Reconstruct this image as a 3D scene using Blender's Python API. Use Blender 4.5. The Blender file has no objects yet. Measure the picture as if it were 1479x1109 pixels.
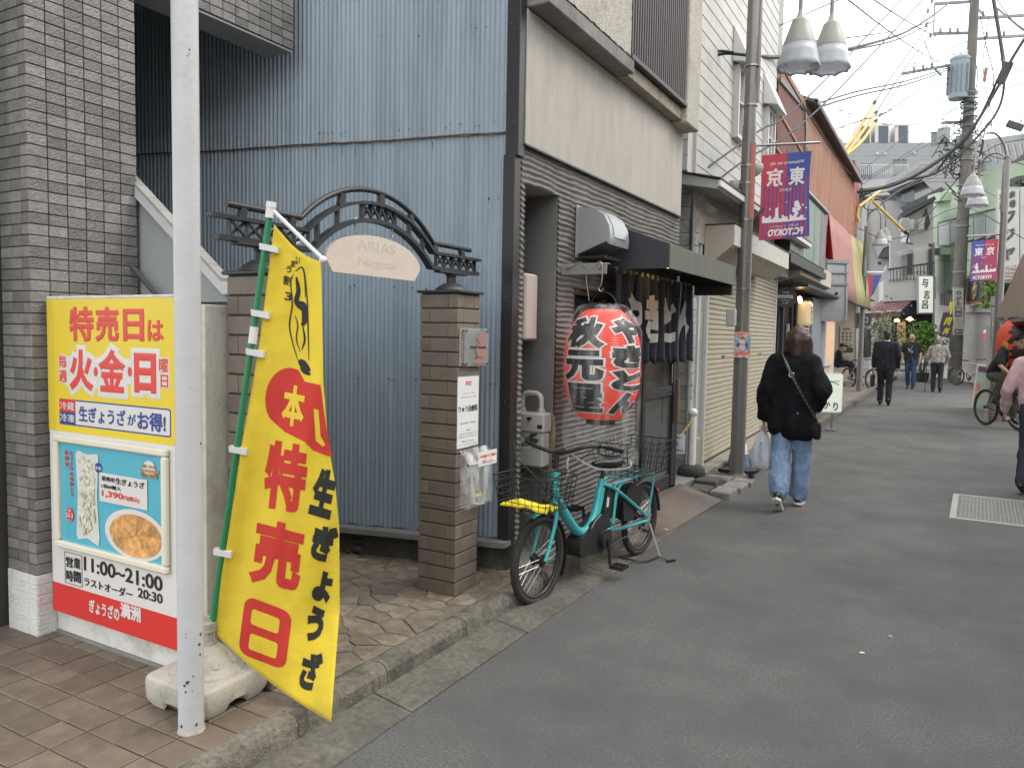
import bpy, bmesh, math, random
import numpy as np
from mathutils import Vector, Matrix, noise
random.seed(7)
SC = bpy.context.scene
COL = SC.collection
# ---------------------------------------------------------------- camera, measured from the photograph
F = 1110.0; IW, IH = 1479, 1109; CX, CY = IW/2, IH/2; EYE = 1.48
ROLL = math.radians(1.0); PITCH = math.atan((CY-484.)*math.cos(ROLL)/F); YAW = math.atan((1370.-CX)/F)
fw = np.array([-math.sin(YAW)*math.cos(PITCH), math.cos(YAW)*math.cos(PITCH), -math.sin(PITCH)])
r0 = np.array([math.cos(YAW), math.sin(YAW), 0.]); u0 = np.cross(r0, fw)
rt = math.cos(ROLL)*r0+math.sin(ROLL)*u0; up = -math.sin(ROLL)*r0+math.cos(ROLL)*u0
cam_d = bpy.data.cameras.new('camera'); cam = bpy.data.objects.new('camera', cam_d); COL.objects.link(cam)
cam_d.sensor_width = 36; cam_d.lens = 36*F/IW; cam_d.clip_end = 1500; cam_d.clip_start = .05
cam.matrix_world = Matrix(((rt[0], up[0], -fw[0], 0), (rt[1], up[1], -fw[1], 0), (rt[2], up[2], -fw[2], EYE), (0, 0, 0, 1)))
SC.camera = cam
# ---------------------------------------------------------------- overcast sky and soft sun
SUN_EL, SUN_AZ = math.radians(52), math.radians(60)      # azimuth from +Y towards +X
world = bpy.data.worlds.new('World'); SC.world = world; world.use_nodes = True
nt = world.node_tree; nt.nodes.clear()
out = nt.nodes.new('ShaderNodeOutputWorld'); bg = nt.nodes.new('ShaderNodeBackground')
sky = nt.nodes.new('ShaderNodeTexSky'); sky.sky_type = 'NISHITA'; sky.sun_disc = False
sky.sun_elevation = SUN_EL; sky.sun_rotation = SUN_AZ; sky.dust_density = 3; sky.air_density = 1
tc = nt.nodes.new('ShaderNodeTexCoord'); nz = nt.nodes.new('ShaderNodeTexNoise'); nz.inputs['Scale'].default_value = 2.2; nz.inputs['Detail'].default_value = 5
rmp = nt.nodes.new('ShaderNodeValToRGB'); rmp.color_ramp.elements[0].position = .3; rmp.color_ramp.elements[1].position = .75
rmp.color_ramp.elements[0].color = (10.5, 11.2, 12.0, 1); rmp.color_ramp.elements[1].color = (15.0, 14.7, 14.0, 1)
mx = nt.nodes.new('ShaderNodeMix'); mx.data_type = 'RGBA'; mx.inputs[0].default_value = .93
nt.links.new(tc.outputs['Generated'], nz.inputs['Vector']); nt.links.new(nz.outputs['Fac'], rmp.inputs['Fac'])
nt.links.new(sky.outputs[0], mx.inputs[6]); nt.links.new(rmp.outputs[0], mx.inputs[7]); nt.links.new(mx.outputs[2], bg.inputs['Color'])
bg.inputs['Strength'].default_value = .10
nt.links.new(bg.outputs[0], out.inputs[0])
sl = bpy.data.lights.new('sun', 'SUN'); sl.energy = .9; sl.angle = math.radians(24); sl.color = (1, .94, .86)
so = bpy.data.objects.new('sun', sl); COL.objects.link(so)
sd = Vector((math.sin(SUN_AZ)*math.cos(SUN_EL), math.cos(SUN_AZ)*math.cos(SUN_EL), math.sin(SUN_EL)))
so.rotation_euler = sd.to_track_quat('Z', 'Y').to_euler(); so.location = (6, 4, 14)
SC.view_settings.view_transform = 'Standard'; SC.view_settings.look = 'None'; SC.view_settings.gamma = 1
SC.view_settings.use_curve_mapping = False; SC.view_settings.exposure = 1.0
SC.cycles.max_bounces = 7; SC.cycles.transparent_max_bounces = 12; SC.cycles.use_denoising = True

# ---------------------------------------------------------------- measuring helpers (photo pixel -> place on a known real plane)
def ray(u, v): return fw+(u-CX)/F*rt-(v-CY)/F*up
def at(u, v, d): q = ray(u, v)*d; return (q[0], q[1], EYE+q[2])
def gr(u, v, z=0.): r = ray(u, v); t = (z-EYE)/r[2]; return (r[0]*t, r[1]*t, z)
def onx(u, v, x): r = ray(u, v); t = x/r[0]; return (x, r[1]*t, EYE+r[2]*t)
def ony(u, v, y): r = ray(u, v); t = y/r[1]; return (r[0]*t, y, EYE+r[2]*t)

# ---------------------------------------------------------------- materials
MATS = {}
def mat(name, col, rough=.6, var=.12, scale=6., bump=0., bscale=60., metal=0., spec=.5, rand=0., stretch=None, dirt=None, dscale=2., demit=0, coat=0., dirt_lo=.5, dirt_hi=.72, sheen=0):
    if name in MATS: return MATS[name]
    m = bpy.data.materials.new(name); m.use_nodes = True; t = m.node_tree; N = t.nodes; L = t.links
    b = N['Principled BSDF']; b.inputs['Roughness'].default_value = rough; b.inputs['Metallic'].default_value = metal
    b.inputs['Specular IOR Level'].default_value = spec; b.inputs['Coat Weight'].default_value = coat
    if sheen: b.inputs['Sheen Weight'].default_value = sheen
    tcn = N.new('ShaderNodeTexCoord'); vec = tcn.outputs['Object']
    oi = N.new('ShaderNodeObjectInfo')
    ad = N.new('ShaderNodeVectorMath'); ad.operation = 'ADD'; L.new(vec, ad.inputs[0])
    cr = N.new('ShaderNodeCombineXYZ'); mm = N.new('ShaderNodeMath'); mm.operation = 'MULTIPLY'; mm.inputs[1].default_value = 37.0
    L.new(oi.outputs['Random'], mm.inputs[0]); L.new(mm.outputs[0], cr.inputs[0]); L.new(mm.outputs[0], cr.inputs[1]); L.new(cr.outputs[0], ad.inputs[1]); vec = ad.outputs[0]
    if stretch:
        mp = N.new('ShaderNodeMapping'); mp.inputs['Scale'].default_value = stretch; L.new(vec, mp.inputs[0]); svec = mp.outputs[0]
    else: svec = vec
    n = N.new('ShaderNodeTexNoise'); n.inputs['Scale'].default_value = scale; n.inputs['Detail'].default_value = 6; n.inputs['Roughness'].default_value = .62; L.new(svec, n.inputs['Vector'])
    r = N.new('ShaderNodeValToRGB'); r.color_ramp.elements[0].position = .28; r.color_ramp.elements[1].position = .72
    c = col
    r.color_ramp.elements[0].color = (*[max(0, x*(1-var)) for x in c], 1); r.color_ramp.elements[1].color = (*[min(1, x*(1+var)) for x in c], 1)
    L.new(n.outputs['Fac'], r.inputs['Fac']); colr = r.outputs['Color']
    if rand:
        ge = N.new('ShaderNodeNewGeometry'); a2 = N.new('ShaderNodeMath'); a2.operation = 'ADD'; L.new(ge.outputs['Random Per Island'], a2.inputs[0]); L.new(oi.outputs['Random'], a2.inputs[1])
        fr = N.new('ShaderNodeMath'); fr.operation = 'FRACT'; L.new(a2.outputs[0], fr.inputs[0])
        mr = N.new('ShaderNodeMapRange'); mr.inputs['To Min'].default_value = 1-rand; mr.inputs['To Max'].default_value = 1+rand; L.new(fr.outputs[0], mr.inputs[0])
        hs = N.new('ShaderNodeHueSaturation'); L.new(mr.outputs[0], hs.inputs['Value']); L.new(colr, hs.inputs['Color']); colr = hs.outputs[0]
    if dirt:
        n2 = N.new('ShaderNodeTexNoise'); n2.inputs['Scale'].default_value = dscale; n2.inputs['Detail'].default_value = 8; n2.inputs['Roughness'].default_value = .7
        L.new(svec if stretch else vec, n2.inputs['Vector'])
        m2 = N.new('ShaderNodeMapRange'); m2.inputs['From Min'].default_value = dirt_lo; m2.inputs['From Max'].default_value = dirt_hi; L.new(n2.outputs['Fac'], m2.inputs[0])
        x = N.new('ShaderNodeMix'); x.data_type = 'RGBA'; L.new(m2.outputs[0], x.inputs[0]); L.new(colr, x.inputs[6]); x.inputs[7].default_value = (*dirt, 1); colr = x.outputs[2]
    L.new(colr, b.inputs['Base Color'])
    if bump:
        n3 = N.new('ShaderNodeTexNoise'); n3.inputs['Scale'].default_value = bscale; n3.inputs['Detail'].default_value = 4; L.new(vec, n3.inputs['Vector'])
        bp = N.new('ShaderNodeBump'); bp.inputs['Strength'].default_value = bump; bp.inputs['Distance'].default_value = .01; L.new(n3.outputs['Fac'], bp.inputs['Height']); L.new(bp.outputs[0], b.inputs['Normal'])
    MATS[name] = m; return m
def emat(name, col, strength, base=None):
    m = mat(name, base or col, .5, .03)
    b = m.node_tree.nodes['Principled BSDF']; b.inputs['Emission Color'].default_value = (*col, 1); b.inputs['Emission Strength'].default_value = strength; return m
def glassmat(name, tint=(.05, .06, .06), alpha=.8, rough=.05):
    if name in MATS: return MATS[name]
    m = mat(name, tint, rough, .1, spec=.8); m.node_tree.nodes['Principled BSDF'].inputs['Alpha'].default_value = alpha; return m
def plasticfilm(name, alpha=.2, rough=.15):
    if name in MATS: return MATS[name]
    m = mat(name, (.85, .87, .88), rough, .05, bump=.9, bscale=14, spec=1.0)
    N = m.node_tree.nodes; L = m.node_tree.links; b = N['Principled BSDF']
    n = N.new('ShaderNodeTexNoise'); n.inputs['Scale'].default_value = 16; n.inputs['Detail'].default_value = 4
    tcn = N.new('ShaderNodeTexCoord'); mp = N.new('ShaderNodeMapping'); mp.inputs['Scale'].default_value = (1, 1, .35); L.new(tcn.outputs['Object'], mp.inputs[0]); L.new(mp.outputs[0], n.inputs['Vector'])
    r = N.new('ShaderNodeMapRange'); r.inputs['From Min'].default_value = .45; r.inputs['From Max'].default_value = .75; r.inputs['To Min'].default_value = alpha*.25; r.inputs['To Max'].default_value = min(1, alpha*2.6)
    L.new(n.outputs['Fac'], r.inputs[0]); L.new(r.outputs[0], b.inputs['Alpha']); return m

# ---------------------------------------------------------------- things, parts
def thing(name, label, cat, loc=(0, 0, 0), group=None):
    o = bpy.data.objects.new(name, None); COL.objects.link(o); o.location = loc; o.empty_display_size = .1
    o['label'] = label; o['category'] = cat; o['o'] = list(map(float, loc))
    if group: o['group'] = group
    return o
def org(p): return Vector(p['o']) if p is not None and 'o' in p else Vector((0, 0, 0))
def tag(o, label, cat, group=None):
    o['label'] = label; o['category'] = cat
    if group: o['group'] = group
    return o
def copy_tree(o, parent=None):
    c = o.copy(); COL.objects.link(c); c.parent = parent
    for ch in [x for x in o.children]: copy_tree(ch, c)
    return c
class MB:
    def __init__(s): s.v = []; s.f = []; s.m = []; s.cm = 0
    def add(s, vs, fs):
        n = len(s.v); s.v += [tuple(map(float, v)) for v in vs]; s.f += [tuple(i+n for i in f) for f in fs]; s.m += [s.cm]*len(fs); return s
    def hexa(s, p): return s.add(p, [(0, 3, 2, 1), (4, 5, 6, 7), (0, 1, 5, 4), (1, 2, 6, 5), (2, 3, 7, 6), (3, 0, 4, 7)])
    def box(s, x0, x1, y0, y1, z0, z1): return s.hexa([(x0, y0, z0), (x1, y0, z0), (x1, y1, z0), (x0, y1, z0), (x0, y0, z1), (x1, y0, z1), (x1, y1, z1), (x0, y1, z1)])
    def bbox(s, x0, x1, y0, y1, z0, z1, b=.004):     # bevelled box
        xs = (x0, x1); ys = (y0, y1); zs = (z0, z1); vs = []; idx = {}
        for i in (0, 1):
            for j in (0, 1):
                for k in (0, 1):
                    sx, sy, sz = (b, -b)[i], (b, -b)[j], (b, -b)[k]
                    idx[i, j, k] = len(vs)
                    vs += [(xs[i], ys[j]+sy, zs[k]+sz), (xs[i]+sx, ys[j], zs[k]+sz), (xs[i]+sx, ys[j]+sy, zs[k])]
        fs = []
        for a, o1, o2 in ((0, 1, 2), (1, 0, 2), (2, 0, 1)):
            for e in (0, 1):
                q = []
                for (c, d) in ((0, 0), (1, 0), (1, 1), (0, 1)):
                    t = [0, 0, 0]; t[a] = e; t[o1] = c; t[o2] = d; q.append(idx[tuple(t)]+a)
                fs.append(tuple(q))
        for a, o1, o2 in ((0, 1, 2), (1, 0, 2), (2, 0, 1)):      # edges along a
            for c in (0, 1):
                for d in (0, 1):
                    t0 = [0, 0, 0]; t1 = [0, 0, 0]; t0[a] = 0; t1[a] = 1; t0[o1] = t1[o1] = c; t0[o2] = t1[o2] = d
                    fs.append((idx[tuple(t0)]+o1, idx[tuple(t1)]+o1, idx[tuple(t1)]+o2, idx[tuple(t0)]+o2))
        for k, v in idx.items(): fs.append((v, v+1, v+2))
        return s.add(vs, fs)
    def obox(s, c, ax, ay, az, hx, hy, hz):
        c = Vector(c); ax = Vector(ax).normalized()*hx; ay = Vector(ay).normalized()*hy; az = Vector(az).normalized()*hz
        return s.hexa([c-ax-ay-az, c+ax-ay-az, c+ax+ay-az, c-ax+ay-az, c-ax-ay+az, c+ax-ay+az, c+ax+ay+az, c-ax+ay+az])
    def beam(s, p, q, w, h, upv=(0, 0, 1)):          # rectangular bar from p to q
        p = Vector(p); q = Vector(q); d = q-p; a = d.normalized(); sd_ = a.cross(Vector(upv))
        if sd_.length < 1e-4: sd_ = a.cross(Vector((1, 0, 0)))
        sd_.normalize(); n = sd_.cross(a)
        return s.obox((p+q)/2, a, sd_, n, d.length/2, w/2, h/2)
    def prism(s, poly, vec):                          # planar polygon (3d points) extruded by vec
        n = len(poly); vec = Vector(vec); P_ = [Vector(p) for p in poly]
        return s.add(P_+[p+vec for p in P_], [tuple(range(n))[::-1], tuple(range(n, 2*n))]+[(i, (i+1) % n, (i+1) % n+n, i+n) for i in range(n)])
    def quad(s, a, b, c, d): return s.add([a, b, c, d], [(0, 1, 2, 3)])
    def ring(s, c, u, w, ru, rw, n): return [Vector(c)+u*(ru*math.cos(2*math.pi*i/n))+w*(rw*math.sin(2*math.pi*i/n)) for i in range(n)]
    def tube(s, pts, r, n=8, closed=False, flat=1.0):
        P_ = [Vector(p) for p in pts]; m = len(P_)
        if not hasattr(r, '__len__'): r = [r]*m
        t = (P_[1]-P_[0]).normalized(); ref = Vector((0, 0, 1)) if abs(t.z) < .9 else Vector((1, 0, 0)); u = t.cross(ref).normalized()
        vs = []
        for i in range(m):
            a = P_[(i-1) % m] if (i > 0 or closed) else P_[i]; b = P_[(i+1) % m] if (i < m-1 or closed) else P_[i]
            t = (b-a).normalized(); u = (u-t*u.dot(t)); 
            if u.length < 1e-5: u = t.orthogonal()
            u.normalize(); w = t.cross(u); vs += s.ring(P_[i], u, w, r[i], r[i]*flat, n)
        fs = []
        for i in range(m if closed else m-1):
            j = (i+1) % m
            for k in range(n): fs.append((i*n+k, i*n+(k+1) % n, j*n+(k+1) % n, j*n+k))
        if not closed: fs += [tuple(range(n))[::-1], tuple((m-1)*n+k for k in range(n))]
        return s.add(vs, fs)
    def cyl(s, p, q, r, r2=None, n=16): return s.tube([p, q], [r, r if r2 is None else r2], n)
    def lathe(s, prof, c=(0, 0, 0), n=24, axis='z', wob=None):   # prof: (r, h)
        c = Vector(c); vs = []; m = len(prof)
        for j, (r, h_) in enumerate(prof):
            for i in range(n):
                a = 2*math.pi*i/n; rr = r*(wob(a, j) if wob else 1)
                p = (rr*math.cos(a), rr*math.sin(a), h_)
                if axis == 'x': p = (h_, p[0], p[1])
                if axis == 'y': p = (p[0], h_, p[1])
                vs.append(c+Vector(p))
        fs = [(j*n+i, j*n+(i+1) % n, (j+1)*n+(i+1) % n, (j+1)*n+i) for j in range(m-1) for i in range(n)]
        fs += [tuple(range(n))[::-1], tuple((m-1)*n+k for k in range(n))]
        return s.add(vs, fs)
    def ball(s, c, rx, ry=None, rz=None, n=12, m=8):
        ry = ry or rx; rz = rz or rx; vs = []
        for j in range(m+1):
            a = math.pi*j/m; a = min(max(a, .02), math.pi-.02)
            for i in range(n): b = 2*math.pi*i/n; vs.append((c[0]+rx*math.sin(a)*math.cos(b), c[1]+ry*math.sin(a)*math.sin(b), c[2]+rz*math.cos(a)))
        return s.add(vs, [(j*n+i, (j+1)*n+i, (j+1)*n+(i+1) % n, j*n+(i+1) % n) for j in range(m) for i in range(n)]+[tuple(range(n)), tuple(m*n+k for k in range(n))[::-1]])
    def mesh(s, name, mats, smooth=False, origin=(0, 0, 0)):
        me = bpy.data.meshes.new(name); o = Vector(origin)
        me.from_pydata([(v[0]-o.x, v[1]-o.y, v[2]-o.z) for v in s.v], [], s.f)
        for m in (mats if isinstance(mats, (list, tuple)) else [mats]): me.materials.append(m)
        if any(s.m): me.polygons.foreach_set('material_index', s.m)
        bm = bmesh.new(); bm.from_mesh(me); bmesh.ops.recalc_face_normals(bm, faces=bm.faces); bm.to_mesh(me); bm.free()
        if smooth:
            me.polygons.foreach_set('use_smooth', [True]*len(me.polygons))
            try: me.set_sharp_from_angle(angle=math.radians(smooth if smooth is not True else 40))
            except Exception: pass
        me.update(); return me
    def build(s, name, mats, parent=None, smooth=False, kind=None, label=None):
        o = bpy.data.objects.new(name, s.mesh(name, mats, smooth, org(parent))); COL.objects.link(o); o.parent = parent; o['o'] = list(org(parent))
        if kind: o['kind'] = kind
        if label: o['label'] = label
        return o
def inst(name, me, loc, parent=None, rot=None, scale=None):
    o = bpy.data.objects.new(name, me); COL.objects.link(o); o.parent = parent; o.location = Vector(loc)-org(parent)
    if rot: o.rotation_euler = rot
    if scale: o.scale = scale
    return o
def arc(c, u, w, r, a0, a1, n=10, r2=None):
    c = Vector(c); u = Vector(u); w = Vector(w); r2 = r2 or r
    return [c+u*(r*math.cos(a0+(a1-a0)*i/n))+w*(r2*math.sin(a0+(a1-a0)*i/n)) for i in range(n+1)]
def smoothline(pts, n=6):          # Catmull-Rom through points
    P_ = [Vector(p) for p in pts]; P_ = [P_[0]*2-P_[1]]+P_+[P_[-1]*2-P_[-2]]; o = []
    for i in range(1, len(P_)-2):
        a, b, c, d = P_[i-1:i+3]
        for k in range(n):
            t = k/n; o.append(.5*((2*b)+(c-a)*t+(2*a-5*b+4*c-d)*t*t+(3*b-a-3*c+d)*t*t*t))
    o.append(P_[-2]); return o
# ---------------------------------------------------------------- lettering: real outlines from Blender's own font
TC = {}
def glyphs(txt, bold, res=3, offset=0.0):
    k = (txt, bold, res, offset)
    if k in TC: return TC[k]
    cu = bpy.data.curves.new('t', 'FONT'); cu.body = txt; cu.align_x = 'CENTER'; cu.resolution_u = res; cu.bevel_depth = bold; cu.bevel_resolution = 1; cu.space_line = .92
    cu.offset = offset
    o = bpy.data.objects.new('t', cu); COL.objects.link(o); dg = bpy.context.evaluated_depsgraph_get(); ev = o.evaluated_get(dg); me = bpy.data.meshes.new_from_object(ev)
    V = [tuple(v.co) for v in me.vertices]; Fc = [tuple(p.vertices) for p in me.polygons]
    bpy.data.objects.remove(o); bpy.data.curves.remove(cu); bpy.data.meshes.remove(me)
    if not V: V = [(0, 0, 0)]
    A = np.array(V); TC[k] = (A, Fc); return TC[k]
def frame(o, r, u):
    r = Vector(r).normalized(); u = Vector(u).normalized(); return (Vector(o), r, u, r.cross(u).normalized())
def lettering(txt, fr, x0, x1, y0, y1, m, parent, bold=.02, lift=.0015, thick=.001, mirror=False, warp=None, shear=0., ref=None, cut=0, name='lettering', label=None, res=3):
    """txt fitted in the box x0..x1, y0..y1 of the frame; ref = bold of the fitted outline (halo keeps the same fit)."""
    A, Fc = glyphs(txt, bold, res); B = glyphs(txt, ref if ref is not None else bold, res)[0]
    lo = B.min(0); hi = B.max(0); w = max(hi[0]-lo[0], 1e-4); h_ = max(hi[1]-lo[1], 1e-4); zz = max(abs(A[:, 2]).max(), 1e-5)
    X = x0+(A[:, 0]-lo[0])/w*(x1-x0); Yy = y0+(A[:, 1]-lo[1])/h_*(y1-y0)
    if shear: X = X+(Yy-(y0+y1)/2)*shear
    if mirror: X = x0+x1-X
    Z = lift+thick*A[:, 2]/zz if bold > 0 else np.full(len(A), lift)
    O, R, U, Nn = fr
    if cut:
        bm = bmesh.new(); vs = [bm.verts.new((X[i], Yy[i], Z[i])) for i in range(len(X))]
        for f in Fc:
            try: bm.faces.new([vs[i] for i in f])
            except Exception: pass
        for ax, lo_, hi_ in ((0, X.min(), X.max()), (1, Yy.min(), Yy.max())):
            c = math.floor(lo_/cut)*cut+cut
            while c < hi_:
                n_ = (1, 0, 0) if ax == 0 else (0, 1, 0)
                bmesh.ops.bisect_plane(bm, geom=bm.verts[:]+bm.edges[:]+bm.faces[:], plane_co=(c, c, 0), plane_no=n_); c += cut
        bm.verts.ensure_lookup_table(); bm.verts.index_update()
        pts = [tuple(v.co) for v in bm.verts]; Fc = [tuple(v.index for v in f.verts) for f in bm.faces]; bm.free()
    else: pts = list(zip(X, Yy, Z))
    mb = MB()
    if warp: vs = [warp(*p) for p in pts]
    else: vs = [O+R*float(p[0])+U*float(p[1])+Nn*float(p[2]) for p in pts]
    mb.add(vs, Fc); return mb.build(name, m, parent, label=label)
def panel(fr, x0, x1, y0, y1, m, parent, name, lift=.001, thick=.002, r=0., label=None, cut=0):
    O, R, U, Nn = fr; pts = []
    if r > 0:
        for cx_, cy_, a in ((x1-r, y1-r, 0), (x0+r, y1-r, 90), (x0+r, y0+r, 180), (x1-r, y0+r, 270)):
            for k in range(5): t = math.radians(a+k*22.5); pts.append((cx_+r*math.cos(t), cy_+r*math.sin(t)))
    else: pts = [(x0, y0), (x1, y0), (x1, y1), (x0, y1)]
    mb = MB(); mb.prism([O+R*p[0]+U*p[1]+Nn*(lift-thick) for p in pts], Nn*thick); return mb.build(name, m, parent, label=label)
def framerim(fr, x0, x1, y0, y1, w, m, parent, name, lift=.002, thick=.004):
    O, R, U, Nn = fr; mb = MB()
    def bx(a, b, c, d): mb.prism([O+R*a+U*c+Nn*(lift-thick), O+R*b+U*c+Nn*(lift-thick), O+R*b+U*d+Nn*(lift-thick), O+R*a+U*d+Nn*(lift-thick)], Nn*thick)
    bx(x0, x1, y0, y0+w); bx(x0, x1, y1-w, y1); bx(x0, x0+w, y0+w, y1-w); bx(x1-w, x1, y0+w, y1-w); return mb.build(name, m, parent)
def disc(fr, cx_, cy_, rx, ry, m, parent, name, lift=.002, thick=.002, n=28, label=None, poly=None):
    O, R, U, Nn = fr; pts = poly or [(cx_+rx*math.cos(2*math.pi*i/n), cy_+ry*math.sin(2*math.pi*i/n)) for i in range(n)]
    mb = MB(); mb.prism([O+R*p[0]+U*p[1]+Nn*(lift-thick) for p in pts], Nn*thick); return mb.build(name, m, parent, label=label)
def quadgrid(fn, nu, nv):
    vs = [fn(i/nu, j/nv) for j in range(nv+1) for i in range(nu+1)]
    return vs, [(j*(nu+1)+i, j*(nu+1)+i+1, (j+1)*(nu+1)+i+1, (j+1)*(nu+1)+i) for j in range(nv) for i in range(nu)]
# ================================================================= SETTING
SW = .12                       # sidewalk height
m_asph = mat('asphalt', (.138, .137, .134), .9, .5, 95, .9, 210, dirt=(.098, .097, .096), dscale=1.3, dirt_lo=.38, dirt_hi=.66, spec=.25)
m_ground = mat('far_ground', (.09, .09, .088), .95, .1)
m_gut = mat('gutter_concrete', (.125, .115, .095), .9, .4, 40, .5, 150, dirt=(.068, .063, .052), dscale=3.2, dirt_lo=.45, dirt_hi=.66)
m_kerb = mat('kerb_concrete', (.17, .155, .128), .92, .4, 45, .9, 140, dirt=(.07, .063, .05), dscale=6, dirt_lo=.46, dirt_hi=.64, rand=.12)
m_conc = mat('concrete', (.2, .195, .18), .9, .2, 6, .4, 90, dirt=(.1, .098, .09), dscale=2.4)
m_conc_d = mat('dark_concrete', (.075, .073, .065), .95, .35, 9, .9, 60, dirt=(.035, .034, .03), dscale=5)
m_bed = mat('joint_mortar', (.14, .12, .096), .95, .3, 30, .4, 200)
MB().box(-260, 260, -60, 500, -.5, -.03).build('ground', m_ground, kind='structure')
r = MB()
vs, fs = quadgrid(lambda a, b: (-1.76+a*3.9+(.012*noise.noise((0, b*110, 0)) if a == 0 else 0), -4+b*56, .0), 1, 300); r.add(vs, fs)
r.build('road', m_asph, kind='structure')
MB().box(-2.02, -1.75, -3, 7.6, -.02, -.004).build('gutter', m_gut, kind='structure')
g2 = MB()
for y0, y1 in ((-3, 1.45), (1.46, 2.35), (2.358, 3.3), (3.306, 4.4), (4.406, 5.4), (5.406, 7.4)):
    xo = -1.757-.01*random.random(); g2.hexa([(-1.968, y0, -.03), (xo, y0, -.03), (xo, y1, -.03), (-1.968, y1, -.03), (-1.968, y0, .036), (xo, y0, .004), (xo, y1, .004), (-1.968, y1, .036)])
g2.build('gutter_slabs', m_gut, kind='structure')
# sidewalk bed + kerb stones
side = thing('sidewalk', 'sidewalk', 'x'); del side['label'], side['category']; side['kind'] = 'structure'
MB().box(-9, -2.05, -3, 5.2, -.02, SW-.006).build('sidewalk_bed', m_bed, side)
kb = []
ys = [-.62, -.02, .58, 1.18, 1.94, 2.44, 3.04, 3.64, 4.24, 4.84, 5.38]
for y0, y1 in zip(ys[:-1], ys[1:]):
    L_ = y1-y0-.004; b = .018
    prof = [(-2.045, -.02), (-2.045, SW-.004), (-1.992, SW-.003), (-1.972, SW-.012), (-1.956, SW-.034), (-1.948, .0), (-1.948, -.02)]
    q = MB(); nseg = 6; vs = []; fs = []
    for s_ in range(nseg+1):
        for px, pz in prof:
            j = .003*noise.noise((px*9+y0*7, s_*.9, pz*9)); vs.append((px+j, y0+.004+L_*s_/nseg, pz+(j if pz > 0 else 0)))
    n = len(prof)
    for s_ in range(nseg):
        for i in range(n): fs.append((s_*n+i, s_*n+(i+1) % n, (s_+1)*n+(i+1) % n, (s_+1)*n+i))
    fs += [tuple(range(n)), tuple(nseg*n+i for i in range(n))]
    q.add(vs, fs).build('kerb_stone', m_kerb, side, smooth=30)
# brown ceramic paving tiles
m_tile = mat('paving_tile', (.165, .128, .098), .52, .2, 12, .3, 90, rand=.15, dirt=(.09, .072, .056), dscale=4, dirt_lo=.52, dirt_hi=.75, spec=.4)
px_, py_ = .1475, .127
t_me = MB().bbox(-px_/2+.003, px_/2-.003, -py_/2+.0028, py_/2-.0028, -.02, 0, .0025).mesh('paving_tile', m_tile)
cnt = 0; far_t = MB()
for i in range(-18, 8):
    for j in range(-9, 3):
        cx_ = -2.768+(i+.5)*px_; cy_ = 1.743+(j+.5)*py_
        if cx_+px_/2 > -2.05+.02 or cy_ > 2.03: continue
        if cx_ < -4.4 or cy_ < .75:
            far_t.box(cx_-px_/2+.003, cx_+px_/2-.003, cy_-py_/2+.003, cy_+py_/2-.003, SW-.02, SW); continue
        o = inst('paving_tile', t_me, (cx_, cy_, SW+random.uniform(-.0012, .0012)), side, rot=(random.uniform(-.004, .004), random.uniform(-.004, .004), 0)); cnt += 1
far_t.build('paving_tile_field', m_tile, side, kind='stuff')
# cut tiles along the kerb
for j in range(-8, 3):
    cy_ = 1.743+(j+.5)*py_
    if cy_ > 2.03: continue
    x0 = -2.768+px_*math.floor((-2.05+2.768-.02)/px_)
    MB().bbox(x0+.003, -2.049, cy_-py_/2+.003, cy_+py_/2-.003, SW-.02, SW-.001, .002).build('paving_tile', m_tile, side)
# crazy paving of irregular flagstones
m_flag = mat('flagstone', (.205, .17, .128), .75, .3, 12, .6, 50, rand=.24, dirt=(.11, .092, .07), dscale=9, dirt_lo=.46, dirt_hi=.66)
def clip(poly, a, b, c):           # keep a*x+b*y<=c
    o = []
    for i in range(len(poly)):
        p, q = poly[i], poly[(i+1) % len(poly)]; dp = a*p[0]+b*p[1]-c; dq = a*q[0]+b*q[1]-c
        if dp <= 0: o.append(p)
        if dp*dq < 0: t = dp/(dp-dq); o.append((p[0]+(q[0]-p[0])*t, p[1]+(q[1]-p[1])*t))
    return o
rs = random.Random(11); seeds = []
sx_, sy_ = .125, .14
for i in range(-1, 17):
    for j in range(-1, 14): seeds.append((-4.15+i*sx_+(j % 2)*.07+rs.uniform(-.058, .058), 2.13+j*sy_+rs.uniform(-.062, .062)))
def stonepoly(k):
    s = seeds[k]; poly = [(-4.3, 2.115), (-2.05, 2.115), (-2.05, 3.86), (-4.3, 3.86)]
    for q in seeds:
        if q == s: continue
        dx, dy = q[0]-s[0], q[1]-s[1]; L_ = math.hypot(dx, dy)
        if L_ > .6: continue
        poly = clip(poly, dx/L_, dy/L_, (dx*(q[0]+s[0])/2+dy*(q[1]+s[1])/2)/L_-.0045)
        if len(poly) < 3: return None
    return poly
for k in range(len(seeds)):
    if not (-4.2 < seeds[k][0] < -2.05 and 2.1 < seeds[k][1] < 3.9): continue
    p = stonepoly(k)
    if not p: continue
    z = SW+rs.uniform(-.003, .002)
    c = (sum(a[0] for a in p)/len(p), sum(a[1] for a in p)/len(p))
    q = MB(); n = len(p); lo = [(x, y, z-.02) for x, y in p]; mid = [(x, y, z-.003) for x, y in p]; hi = [(c[0]+(x-c[0])*.95, c[1]+(y-c[1])*.95, z+rs.uniform(-.001, .001)) for x, y in p]
    q.add(lo+mid+hi, [tuple(range(2*n, 3*n))]+[(i, (i+1) % n, (i+1) % n+n, i+n) for i in range(n)]+[(i+n, (i+1) % n+n, (i+1) % n+2*n, i+2*n) for i in range(n)])
    q.build('flagstone', m_flag, side)
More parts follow.
